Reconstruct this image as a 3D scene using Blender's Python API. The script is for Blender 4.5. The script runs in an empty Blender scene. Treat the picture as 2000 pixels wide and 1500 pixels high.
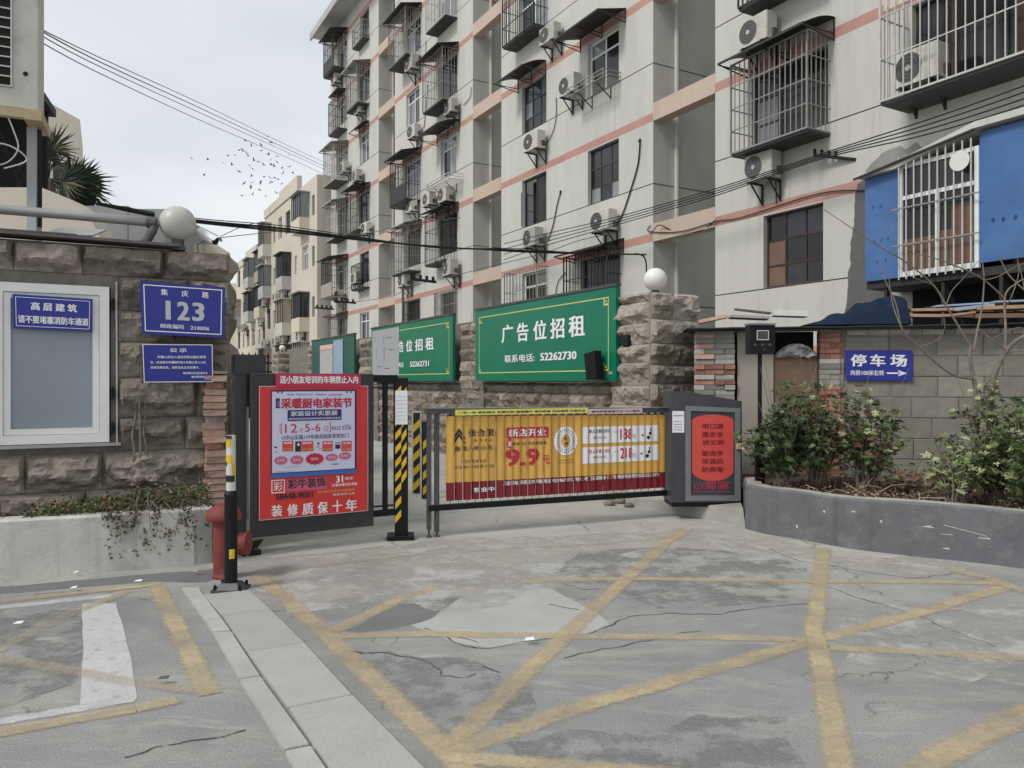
import bpy, bmesh, math, random
from mathutils import Vector, Matrix, noise
random.seed(7)
R = math.radians
SC = bpy.context.scene
COL = SC.collection
F = 1490.0; EYE = 1.55; HOR = 745.0

# ------------------------------------------------------------------ camera, world, sun
cd = bpy.data.cameras.new('camera'); cam = bpy.data.objects.new('camera', cd); COL.objects.link(cam)
cam.location = (0, 0, EYE); cam.rotation_euler = (R(90), 0, 0)
cd.sensor_width = 36; cd.lens = 36*F/2000; cd.shift_y = -0.0025
cd.clip_start = .05; cd.clip_end = 2000
SC.camera = cam
world = bpy.data.worlds.new('World'); SC.world = world; world.use_nodes = True
wn = world.node_tree.nodes; wl = world.node_tree.links
for n in list(wn): wn.remove(n)
wo = wn.new('ShaderNodeOutputWorld'); bg = wn.new('ShaderNodeBackground'); bg.inputs[1].default_value = .1
sky = wn.new('ShaderNodeTexSky'); sky.sky_type = 'NISHITA'; sky.sun_disc = False
SUN_EL, SUN_AZ = 46, -125          # azimuth measured from +Y towards +X
sky.sun_elevation = R(SUN_EL); sky.sun_rotation = R(SUN_AZ)
tc = wn.new('ShaderNodeTexCoord'); mp = wn.new('ShaderNodeMapping'); mp.inputs['Scale'].default_value = (1.2, 1.2, 3.2)
nz = wn.new('ShaderNodeTexNoise'); nz.inputs['Scale'].default_value = 1.6; nz.inputs['Detail'].default_value = 5
cr = wn.new('ShaderNodeValToRGB')
cr.color_ramp.elements[0].position = .3; cr.color_ramp.elements[0].color = (5.2, 5.5, 5.85, 1)
cr.color_ramp.elements[1].position = .72; cr.color_ramp.elements[1].color = (6.9, 7.1, 7.35, 1)
mx = wn.new('ShaderNodeMix'); mx.data_type = 'RGBA'; mx.inputs[0].default_value = .93
wl.new(tc.outputs['Generated'], mp.inputs[0]); wl.new(mp.outputs[0], nz.inputs['Vector']); wl.new(nz.outputs['Fac'], cr.inputs[0])
wl.new(sky.outputs[0], mx.inputs[6]); wl.new(cr.outputs[0], mx.inputs[7]); wl.new(mx.outputs[2], bg.inputs[0]); wl.new(bg.outputs[0], wo.inputs[0])
sd = bpy.data.lights.new('sun', 'SUN'); sd.energy = 1.5; sd.angle = R(14); sd.color = (1, .97, .92)
so = bpy.data.objects.new('sun', sd); COL.objects.link(so)
so.rotation_euler = (R(90-SUN_EL), 0, R(180-SUN_AZ))
vs = SC.view_settings; SC.display_settings.display_device = 'sRGB'
vs.view_transform = 'Standard'; vs.look = 'None'; vs.gamma = 1; vs.use_curve_mapping = False
vs.exposure = 0.42

# ------------------------------------------------------------------ materials
def mat(name, col, rough=.75, var=.12, scale=6, bump=0, bscale=40, metal=0, rand=0, spec=.4, stretch=(1,1,1),
        dirt=None, dscale=1.5, damt=.5, coord='Object', alpha=None, sheen=None, fine=.0, streak=0):
    m = bpy.data.materials.new(name); m.use_nodes = True
    nt = m.node_tree; N = nt.nodes; L = nt.links
    b = N['Principled BSDF']; b.inputs['Roughness'].default_value = rough; b.inputs['Metallic'].default_value = metal
    b.inputs['Specular IOR Level'].default_value = spec
    t = N.new('ShaderNodeTexCoord'); mpg = N.new('ShaderNodeMapping'); mpg.inputs['Scale'].default_value = stretch
    L.new(t.outputs[coord], mpg.inputs[0])
    vec = mpg.outputs[0]
    c = tuple(col[:3])
    cur = None
    n1 = N.new('ShaderNodeTexNoise'); n1.inputs['Scale'].default_value = scale; n1.inputs['Detail'].default_value = 6; n1.inputs['Roughness'].default_value = .65
    L.new(vec, n1.inputs['Vector'])
    r1 = N.new('ShaderNodeValToRGB')
    r1.color_ramp.elements[0].position = .3; r1.color_ramp.elements[1].position = .7
    r1.color_ramp.elements[0].color = tuple(max(0, x*(1-var)) for x in c)+(1,)
    r1.color_ramp.elements[1].color = tuple(min(1, x*(1+var)) for x in c)+(1,)
    L.new(n1.outputs['Fac'], r1.inputs[0]); cur = r1.outputs[0]
    if dirt:
        n2 = N.new('ShaderNodeTexNoise'); n2.inputs['Scale'].default_value = dscale; n2.inputs['Detail'].default_value = 8; n2.inputs['Roughness'].default_value = .7
        L.new(vec, n2.inputs['Vector'])
        r2 = N.new('ShaderNodeValToRGB'); r2.color_ramp.elements[0].position = .5; r2.color_ramp.elements[1].position = .72
        r2.color_ramp.elements[0].color = (0,0,0,1); r2.color_ramp.elements[1].color = (damt,)*3+(1,)
        L.new(n2.outputs['Fac'], r2.inputs[0])
        mm = N.new('ShaderNodeMix'); mm.data_type = 'RGBA'; mm.inputs[7].default_value = tuple(dirt)+(1,)
        L.new(r2.outputs[0], mm.inputs[0]); L.new(cur, mm.inputs[6]); cur = mm.outputs[2]
    if streak:
        ms_ = N.new('ShaderNodeMapping'); ms_.inputs['Scale'].default_value = (7,7,.22); L.new(t.outputs['Object'], ms_.inputs[0])
        n6 = N.new('ShaderNodeTexNoise'); n6.inputs['Scale'].default_value = 1.0; n6.inputs['Detail'].default_value = 5; n6.inputs['Roughness'].default_value = .6; L.new(ms_.outputs[0], n6.inputs['Vector'])
        r6 = N.new('ShaderNodeMapRange'); r6.inputs[1].default_value = .54; r6.inputs[2].default_value = .72; r6.inputs[3].default_value = 0; r6.inputs[4].default_value = streak; L.new(n6.outputs['Fac'], r6.inputs[0])
        n7 = N.new('ShaderNodeTexNoise'); n7.inputs['Scale'].default_value = .45; n7.inputs['Detail'].default_value = 3; L.new(t.outputs['Object'], n7.inputs['Vector'])
        r7 = N.new('ShaderNodeMapRange'); r7.inputs[1].default_value = .42; r7.inputs[2].default_value = .6; L.new(n7.outputs['Fac'], r7.inputs[0])
        m7 = N.new('ShaderNodeMath'); m7.operation = 'MULTIPLY'; L.new(r6.outputs[0], m7.inputs[0]); L.new(r7.outputs[0], m7.inputs[1])
        m6 = N.new('ShaderNodeMix'); m6.data_type = 'RGBA'; m6.inputs[7].default_value = tuple(x*.45 for x in c)+(1,); L.new(m7.outputs[0], m6.inputs[0]); L.new(cur, m6.inputs[6]); cur = m6.outputs[2]
    if fine:
        n4 = N.new('ShaderNodeTexNoise'); n4.inputs['Scale'].default_value = 130; n4.inputs['Detail'].default_value = 3
        L.new(vec, n4.inputs['Vector'])
        m4 = N.new('ShaderNodeMapRange'); m4.inputs[1].default_value = .3; m4.inputs[2].default_value = .7
        m4.inputs[3].default_value = 1-fine; m4.inputs[4].default_value = 1+fine
        L.new(n4.outputs['Fac'], m4.inputs[0])
        h4 = N.new('ShaderNodeVectorMath'); h4.operation = 'SCALE'
        L.new(cur, h4.inputs[0]); L.new(m4.outputs[0], h4.inputs['Scale']); cur = h4.outputs[0]
    if rand:
        oi = N.new('ShaderNodeObjectInfo'); mr = N.new('ShaderNodeMapRange')
        mr.inputs[3].default_value = 1-rand; mr.inputs[4].default_value = 1+rand
        L.new(oi.outputs['Random'], mr.inputs[0])
        hs = N.new('ShaderNodeVectorMath'); hs.operation = 'SCALE'
        L.new(cur, hs.inputs[0]); L.new(mr.outputs[0], hs.inputs['Scale']); cur = hs.outputs[0]
    L.new(cur, b.inputs['Base Color'])
    if bump:
        n3 = N.new('ShaderNodeTexNoise'); n3.inputs['Scale'].default_value = bscale; n3.inputs['Detail'].default_value = 8; n3.inputs['Roughness'].default_value = .7
        L.new(vec, n3.inputs['Vector'])
        bp = N.new('ShaderNodeBump'); bp.inputs['Strength'].default_value = bump; bp.inputs['Distance'].default_value = .02
        L.new(n3.outputs['Fac'], bp.inputs['Height']); L.new(bp.outputs[0], b.inputs['Normal'])
    if alpha is not None:                       # worn paint: chips let the road show
        n5 = N.new('ShaderNodeTexNoise'); n5.inputs['Scale'].default_value = alpha[2]; n5.inputs['Detail'].default_value = 10; n5.inputs['Roughness'].default_value = .75
        L.new(vec, n5.inputs['Vector'])
        r5 = N.new('ShaderNodeMapRange'); r5.inputs[1].default_value = alpha[0]-.08; r5.inputs[2].default_value = alpha[0]+.08
        r5.inputs[3].default_value = alpha[1]; r5.inputs[4].default_value = .9
        L.new(n5.outputs['Fac'], r5.inputs[0]); L.new(r5.outputs[0], b.inputs['Alpha'])
    return m

M = {}
M['black'] = mat('black_metal', (.009,.0095,.01), .5, .2, 12, .05, spec=.22)
M['charcoal'] = mat('charcoal_metal', (.03,.031,.034), .42, .15, 9, .04, dirt=(.07,.068,.06), dscale=3, damt=.35)
M['boxgrey'] = mat('box_paint', (.05,.052,.06), .4, .1, 8, .03, dirt=(.09,.085,.08), dscale=4, damt=.4)
M['doorgrey'] = mat('door_frame_paint', (.17,.175,.19), .4, .08, 8)
M['white'] = mat('white_paint', (.74,.74,.74), .5, .05, 6, dirt=(.4,.38,.34), dscale=5, damt=.25)
M['print_white'] = mat('print_white', (.82,.82,.84), .5, .02)
M['print_lilac'] = mat('print_lilac', (.62,.62,.78), .45, .02)
M['print_black'] = mat('print_black', (.02,.02,.03), .5, .02)
M['print_red'] = mat('print_red', (.5,.016,.05), .5, .02)
M['print_navy'] = mat('print_navy', (.03,.025,.13), .5, .02)
M['print_blue'] = mat('print_blue', (.05,.14,.42), .4, .02)
M['print_gold'] = mat('print_gold', (.62,.38,.12), .5, .02)
M['print_pink'] = mat('print_pink', (.6,.12,.2), .5, .02)
M['print_brown'] = mat('print_brown', (.12,.05,.02), .5, .05)
M['poster_red'] = mat('poster_red', (.64,.04,.035), .5, .08, 3)
M['banner_red'] = mat('banner_red', (.5,.03,.09), .5, .05)
M['box_red'] = mat('box_red', (.62,.075,.06), .5, .05)
M['dark_red'] = mat('dark_red', (.2,.012,.022), .45, .08)
M['vane'] = mat('vane_ochre', (.7,.4,.085), .45, .12, 5, rand=.1)
M['stripe_y'] = mat('stripe_yellow', (.72,.48,.03), .4, .1, 12, dirt=(.2,.15,.03), dscale=14, damt=.5)
M['strip_yel'] = mat('strip_yellow', (.75,.72,.16), .5, .05)
M['strip_pink'] = mat('strip_pale_pink', (.68,.5,.52), .5, .05)
M['sign_blue'] = mat('sign_blue', (.018,.03,.26), .24, .06, 3, dirt=(.04,.06,.28), dscale=4, damt=.3)
M['sign_green'] = mat('sign_green', (.0,.17,.09), .36, .12, 2, dirt=(.0,.12,.065), dscale=1, damt=.6)
M['green_old'] = mat('sign_green_faded', (.02,.1,.075), .5, .12, 2)
M['silver'] = mat('sign_silver', (.5,.52,.54), .35, .05, metal=.4)
M['gold_line'] = mat('gold_line', (.55,.58,.2), .5, .05)
M['stone'] = mat('rock_faced_stone', (.275,.238,.195), .9, .3, 3.2, 1.0, 22, rand=.3, dirt=(.1,.088,.076), dscale=2.2, damt=.75, coord='Object', fine=.16)
M['stone2'] = mat('pale_rock_faced_stone', (.37,.325,.275), .9, .28, 2.6, .9, 26, rand=.16, dirt=(.16,.125,.09), dscale=2.4, damt=.6, fine=.14)
M['mortar'] = mat('mortar', (.3,.29,.27), .95, .25, 8, .4)
M['mortar_dark'] = mat('dark_mortar', (.2,.185,.16), .95, .3, 8, .4)
M['brick'] = mat('brick_red', (.35,.165,.115), .9, .25, 9, .5, 60, rand=.3, dirt=(.45,.33,.27), dscale=8, damt=.5, fine=.12)
M['brick_pale'] = mat('brick_pale_red', (.55,.35,.28), .9, .25, 9, .5, 60, rand=.25, dirt=(.6,.5,.44), dscale=8, damt=.6, fine=.12)
M['brick_grey'] = mat('brick_grey', (.4,.38,.34), .9, .2, 9, .5, 60, rand=.3, fine=.12)
M['block'] = mat('grey_block', (.265,.25,.21), .95, .2, 5, .5, 70, rand=.14, dirt=(.12,.11,.09), dscale=3, damt=.5, fine=.15)
M['plaster'] = mat('pale_render', (.56,.55,.5), .9, .15, 1.8, .35, 24, dirt=(.22,.2,.17), dscale=1.7, damt=.75, fine=.1, streak=.5)
M['planter'] = mat('grey_painted_render', (.135,.138,.148), .7, .16, 3, .45, 18, dirt=(.24,.235,.225), dscale=4.5, damt=.7, fine=.1, streak=.45)
M['planter_chip'] = mat('chipped_render', (.55,.54,.5), .8, .1)
M['concrete'] = mat('concrete', (.4,.395,.36), .9, .15, 3, .3, 50, dirt=(.22,.2,.17), dscale=2.2, damt=.6, fine=.1)
M['slab'] = mat('granite_slab', (.38,.385,.36), .85, .07, 4, .15, 90, rand=.06, dirt=(.3,.29,.26), dscale=2, damt=.4, fine=.13)
M['kerb'] = mat('kerb_stone', (.41,.41,.38), .85, .09, 4, .2, 90, rand=.07, dirt=(.28,.27,.24), dscale=3, damt=.5, fine=.14)
M['facade'] = mat('cream_render', (.555,.545,.495), .9, .05, .6, .08, 60, dirt=(.42,.41,.37), dscale=.8, damt=.5, stretch=(1.6,1.6,.4), fine=.03, streak=.45)
M['facade_grey'] = mat('grey_render', (.6,.605,.565), .9, .06, .8, .08, 60, dirt=(.5,.505,.47), dscale=.9, damt=.5, stretch=(1.6,1.6,.4))
M['beam'] = mat('peach_render', (.53,.42,.345), .9, .08, 1, .05, dirt=(.4,.29,.23), dscale=1.2, damt=.4)
M['band'] = mat('salmon_render', (.47,.27,.225), .9, .1, 1.5, .05, dirt=(.34,.16,.12), dscale=2, damt=.5)
M['groove'] = mat('joint', (.12,.12,.11), .9, .1)
M['cream2'] = mat('sand_render', (.6,.55,.465), .9, .07, .5, .05, dirt=(.42,.37,.3), dscale=.5, damt=.5, stretch=(1.5,1.5,.4), streak=.6)
M['cream3'] = mat('pale_sand_render', (.62,.565,.46), .9, .05, .5)
M['patch'] = mat('cement_patch', (.13,.13,.125), .9, .12, 4, .2)
M['patch2'] = mat('pale_cement_patch', (.29,.285,.265), .9, .15, 5, .2)
M['winframe'] = mat('dark_window_frame', (.05,.045,.04), .5, .2)
M['winwhite'] = mat('white_window_frame', (.78,.78,.76), .45, .06)
M['winrust'] = mat('rusty_window_frame', (.055,.03,.022), .7, .3)
M['glass'] = mat('window_glass', (.025,.028,.03), .1, .4, 1.2, rand=.6, spec=.5)
M['glass_pale'] = mat('pale_window_glass', (.2,.21,.22), .12, .2, 1.2, rand=.2, spec=.8)
M['curtain'] = mat('curtain', (.5,.48,.46), .8, .3, 4, stretch=(8,8,.5))
M['frosted'] = mat('frosted_pane', (.26,.3,.335), .28, .06, 1.2, spec=.6)
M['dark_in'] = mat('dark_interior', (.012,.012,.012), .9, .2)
M['cagebar'] = mat('weathered_bar', (.27,.26,.24), .55, .2, 9, metal=.1)
M['cagedark'] = mat('dark_bar', (.03,.028,.026), .6, .3, 9)
M['cagewhite'] = mat('pale_bar', (.5,.49,.46), .5, .15, 9)
M['tray'] = mat('cage_tray', (.05,.05,.052), .7, .25, 6)
M['awning'] = mat('dark_awning_sheet', (.036,.034,.033), .6, .25, 5)
M['awning_pale'] = mat('pale_awning_sheet', (.42,.42,.41), .6, .15, 5)
M['ac'] = mat('aircon_casing', (.5,.49,.44), .5, .08, 4, dirt=(.27,.24,.19), dscale=3, damt=.7, rand=.25)
M['ac_fan'] = mat('fan_grille', (.07,.07,.068), .6, .2)
M['pipe'] = mat('drain_pipe', (.55,.53,.48), .6, .06, 3)
M['blue_sheet'] = mat('blue_sheet', (.06,.145,.34), .5, .18, 1.5, dirt=(.11,.2,.37), dscale=1.2, damt=.6)
M['blue_mark'] = mat('dark_blue_mark', (.02,.05,.16), .6, .1)
M['cardboard'] = mat('cardboard', (.18,.115,.08), .85, .15, 4)
M['plywood'] = mat('plywood', (.36,.32,.27), .8, .1, 3, stretch=(6,6,1), dirt=(.25,.22,.18), dscale=3, damt=.5)
M['tarp'] = mat('navy_tarp', (.01,.02,.045), .75, .25, 3, .5, 12, spec=.15)
M['felt'] = mat('roof_felt', (.035,.035,.037), .8, .3, 6, .3)
M['timber'] = mat('timber', (.42,.26,.17), .8, .25, 5, stretch=(1,8,8))
M['foam'] = mat('white_board', (.68,.67,.63), .7, .06)
M['pale_blue'] = mat('pale_blue_sheet', (.3,.38,.48), .5, .1)
M['hydrant'] = mat('hydrant_red', (.2,.04,.033), .65, .22, 7, .1, dirt=(.33,.14,.115), dscale=5, damt=.5)
M['steel'] = mat('grey_steel', (.36,.36,.35), .4, .1, 5, metal=.5)
M['steel_dark'] = mat('dark_steel', (.09,.09,.095), .5, .2, 6, metal=.3)
M['globe'] = mat('opal_globe', (.78,.77,.72), .3, .03, 3, dirt=(.6,.57,.5), dscale=2.5, damt=.4)
M['globe_old'] = mat('dusty_opal_globe', (.5,.49,.44), .4, .06, 3, dirt=(.4,.38,.34), dscale=2.5, damt=.5)
M['reflect'] = mat('reflector_white', (.6,.6,.56), .35, .1, 12)
M['wire'] = mat('black_cable', (.012,.012,.013), .6, .1)
M['wire_grey'] = mat('grey_cable', (.09,.09,.09), .6, .1)
M['bird'] = mat('bird_plumage', (.04,.04,.045), .8, .2)
M['tan'] = mat('tan_bracket', (.45,.36,.22), .7, .1)
M['palm'] = mat('palm_leaf', (.022,.034,.018), .6, .4, 5)
M['palm_dry'] = mat('dry_palm_leaf', (.16,.14,.08), .8, .3, 5)
M['bark'] = mat('bark', (.21,.175,.14), .9, .3, 20, .5, 60)
M['twig'] = mat('twig', (.2,.165,.135), .9, .25, 20)
M['leaf_d'] = mat('leaf_dark', (.045,.075,.028), .45, .3, 14)
M['leaf_m'] = mat('leaf_mid', (.115,.16,.055), .45, .3, 14)
M['leaf_v'] = mat('leaf_variegated', (.34,.36,.19), .5, .25, 20)
M['leaf_r'] = mat('leaf_reddish', (.13,.065,.04), .7, .3, 14)
M['litter'] = mat('dead_leaf', (.2,.12,.07), .9, .4, 20)
M['litter_pale'] = mat('pale_litter', (.42,.35,.26), .9, .3, 20)
M['soil'] = mat('soil', (.07,.05,.035), .95, .4, 12, .8, 30)
M['paper'] = mat('paper', (.74,.75,.77), .8, .03)
M['grey_wall'] = mat('grey_panel', (.36,.37,.38), .8, .06, 1.5)
M['roof_strip'] = mat('brown_flashing', (.13,.11,.105), .6, .2, 4)
M['yellow_paint'] = mat('worn_yellow_paint', (.47,.375,.225), .85, .08, 3, .2, 60, dirt=(.43,.38,.29), dscale=2, damt=.6, alpha=(.36,.4,7), coord='Object', fine=.16)
M['yellow_faint'] = mat('faded_yellow_paint', (.45,.4,.3), .85, .08, 3, .2, 60, alpha=(.45,.15,3.5), fine=.1)
M['white_road'] = mat('worn_white_paint', (.56,.56,.55), .85, .08, 3, .2, 60, alpha=(.38,.25,14), fine=.14)
M['patch_light'] = mat('light_concrete_patch', (.41,.41,.385), .9, .1, 2, .25, 50, dirt=(.33,.31,.28), dscale=1.3, damt=.6, fine=.1)
M['patch_dark'] = mat('dark_asphalt_patch', (.185,.185,.185), .95, .12, 3, .5, 90, fine=.16)
M['patch_tan'] = mat('sandy_concrete_patch', (.44,.42,.37), .9, .08, 2, .25, 50, dirt=(.36,.35,.32), dscale=1.3, damt=.6, fine=.12, alpha=(.47,.05,2.4))
def road_paint(name, col, lo, hi, thr):
    m = mat(name, col, .88, .07, 3, .25, 70, dirt=tuple(c*.86 for c in col), dscale=1.6, damt=.6, fine=.16)
    N = m.node_tree.nodes; L = m.node_tree.links; b = N['Principled BSDF']; t = N.new('ShaderNodeTexCoord')
    s_ = N.new('ShaderNodeSeparateXYZ'); L.new(t.outputs['UV'], s_.inputs[0])
    def mth(op, a, b_=None, c=None):
        n = N.new('ShaderNodeMath'); n.operation = op
        for i, v in enumerate((a, b_, c)):
            if v is None: continue
            if isinstance(v, (int, float)): n.inputs[i].default_value = v
            else: L.new(v, n.inputs[i])
        return n.outputs[0]
    def ns(sc, d):
        n = N.new('ShaderNodeTexNoise'); n.inputs['Scale'].default_value = sc; n.inputs['Detail'].default_value = d; n.inputs['Roughness'].default_value = .75; L.new(t.outputs['Object'], n.inputs['Vector']); return n.outputs['Fac']
    u = s_.outputs[0]; edge = mth('MULTIPLY', mth('MINIMUM', u, mth('SUBTRACT', 1.0, u)), 4.2)       # 0 at the rim
    e2 = mth('ADD', edge, mth('MULTIPLY_ADD', ns(22, 8), 2.6, -1.25)); n = N.new('ShaderNodeClamp'); L.new(e2, n.inputs[0])
    def rng(v, a, b_, c, d):
        r = N.new('ShaderNodeMapRange'); r.inputs[1].default_value = a; r.inputs[2].default_value = b_; r.inputs[3].default_value = c; r.inputs[4].default_value = d; L.new(v, r.inputs[0]); return r.outputs[0]
    wear = rng(ns(1.5, 6), .38, .62, lo, hi); chips = rng(ns(38, 10), thr-.07, thr+.07, .25, 1.0)
    L.new(mth('MULTIPLY', mth('MULTIPLY', n.outputs[0], wear), chips), b.inputs['Alpha']); return m
M['yellow_paint'] = road_paint('worn_yellow_paint', (.53,.435,.28), .42, .85, .37)
M['yellow_faint'] = road_paint('faded_yellow_paint', (.5,.43,.31), .1, .6, .42)
M['white_line'] = road_paint('worn_white_line', (.6,.6,.59), .45, .9, .38)
M['soft_pale'] = mat('pale_worn_concrete', (.45,.44,.41), .9, .08, 2, .25, 50, fine=.16, alpha=(.5,.0,2.2))
M['soft_dark'] = mat('rough_dark_asphalt', (.265,.265,.26), .95, .12, 3, .6, 80, fine=.3, alpha=(.54,.0,2.9))
M['crack'] = mat('crack_fill', (.07,.065,.06), .95, .3, 20, alpha=(.42,.0,14))

def ground_mat():
    m = bpy.data.materials.new('weathered_asphalt'); m.use_nodes = True
    N = m.node_tree.nodes; L = m.node_tree.links; b = N['Principled BSDF']; b.inputs['Roughness'].default_value = .92
    b.inputs['Specular IOR Level'].default_value = .25
    t = N.new('ShaderNodeTexCoord'); v = t.outputs['Object']
    def nzz(s, d=8, r=.65, vec=v, dist=0):
        n = N.new('ShaderNodeTexNoise'); n.inputs['Scale'].default_value = s; n.inputs['Detail'].default_value = d
        n.inputs['Roughness'].default_value = r; n.inputs['Distortion'].default_value = dist; L.new(vec, n.inputs['Vector']); return n
    def ramp(i, p0, c0, p1, c1):
        r = N.new('ShaderNodeValToRGB'); e = r.color_ramp.elements
        e[0].position = p0; e[0].color = c0+(1,); e[1].position = p1; e[1].color = c1+(1,); L.new(i, r.inputs[0]); return r.outputs[0]
    def mix(f, a, bb):
        x = N.new('ShaderNodeMix'); x.data_type = 'RGBA'
        if isinstance(f, float): x.inputs[0].default_value = f
        else: L.new(f, x.inputs[0])
        L.new(a, x.inputs[6])
        if isinstance(bb, tuple): x.inputs[7].default_value = bb+(1,)
        else: L.new(bb, x.inputs[7])
        return x.outputs[2]
    base = ramp(nzz(.9).outputs['Fac'], .3, (.24,.24,.238), .7, (.325,.322,.315))
    # worn light concrete dust in long streaks
    mpn = N.new('ShaderNodeMapping'); mpn.inputs['Scale'].default_value = (.5, 1.6, 1); mpn.inputs['Rotation'].default_value = (0,0,R(-12)); L.new(v, mpn.inputs[0])
    dust = ramp(nzz(1.3, 9, .7, mpn.outputs[0], .6).outputs['Fac'], .5, (0,0,0), .66, (.75,.75,.75))
    base = mix(dust, base, (.4,.395,.37))
    # distance: concrete slab beyond the gate is paler
    sx = N.new('ShaderNodeSeparateXYZ'); L.new(v, sx.inputs[0])
    wob = nzz(1.1, 6)
    ad = N.new('ShaderNodeMath'); ad.operation = 'MULTIPLY_ADD'; L.new(wob.outputs['Fac'], ad.inputs[0]); ad.inputs[1].default_value = 4.2; L.new(sx.outputs[1], ad.inputs[2])
    mr = N.new('ShaderNodeMapRange'); mr.inputs[1].default_value = 7.5; mr.inputs[2].default_value = 9.0; mr.inputs[4].default_value = .92; L.new(ad.outputs[0], mr.inputs[0])
    base = mix(mr.outputs[0], base, ramp(nzz(.7, 8, .7, mpn.outputs[0]).outputs['Fac'], .3, (.385,.375,.345), .7, (.51,.495,.455)))
    # fine aggregate
    agg = ramp(nzz(120, 4, .7).outputs['Fac'], .28, (.55,.55,.55), .72, (1.42,1.42,1.4))
    mu = N.new('ShaderNodeMix'); mu.data_type = 'RGBA'; mu.blend_type = 'MULTIPLY'; mu.inputs[0].default_value = 1; L.new(base, mu.inputs[6]); L.new(agg, mu.inputs[7])
    base = mu.outputs[2]
    # dark pits
    stain = ramp(nzz(.75, 7, .7, v, 1.2).outputs['Fac'], .5, (0,0,0), .68, (.45,.45,.45)); base = mix(stain, base, (.17,.168,.165))
    pale = ramp(nzz(2.1, 9, .75, mpn.outputs[0], .8).outputs['Fac'], .58, (0,0,0), .66, (.6,.6,.6)); base = mix(pale, base, (.46,.455,.43))
    pit = ramp(nzz(28, 5, .65).outputs['Fac'], .66, (0,0,0), .73, (.8,.8,.8)); base = mix(pit, base, (.1,.1,.1))
    wp = ramp(nzz(45, 2, .5, mpn.outputs[0]).outputs['Fac'], .745, (0,0,0), .77, (.7,.7,.7)); base = mix(wp, base, (.55,.55,.53))
    # cracks
    vo = N.new('ShaderNodeTexVoronoi'); vo.feature = 'DISTANCE_TO_EDGE'; vo.inputs['Scale'].default_value = .62
    dn = nzz(1.6, 6, .6); av = N.new('ShaderNodeVectorMath'); av.operation = 'MULTIPLY_ADD'
    L.new(dn.outputs['Color'], av.inputs[0]); av.inputs[1].default_value = (1.1,1.1,0); L.new(v, av.inputs[2]); L.new(av.outputs[0], vo.inputs['Vector'])
    ck = ramp(vo.outputs['Distance'], .0, (1,1,1), .007, (0,0,0))
    ckm = ramp(nzz(.55, 4).outputs['Fac'], .48, (0,0,0), .56, (.75,.75,.75))
    cm = N.new('ShaderNodeMath'); cm.operation = 'MULTIPLY'; L.new(ck, cm.inputs[0]); L.new(ckm, cm.inputs[1])
    base = mix(cm.outputs[0], base, (.07,.065,.06))
    L.new(base, b.inputs['Base Color'])
    bp = N.new('ShaderNodeBump'); bp.inputs['Strength'].default_value = .45; bp.inputs['Distance'].default_value = .012
    L.new(nzz(70, 8, .75).outputs['Fac'], bp.inputs['Height']); L.new(bp.outputs[0], b.inputs['Normal'])
    return m
M['ground'] = ground_mat()

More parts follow.
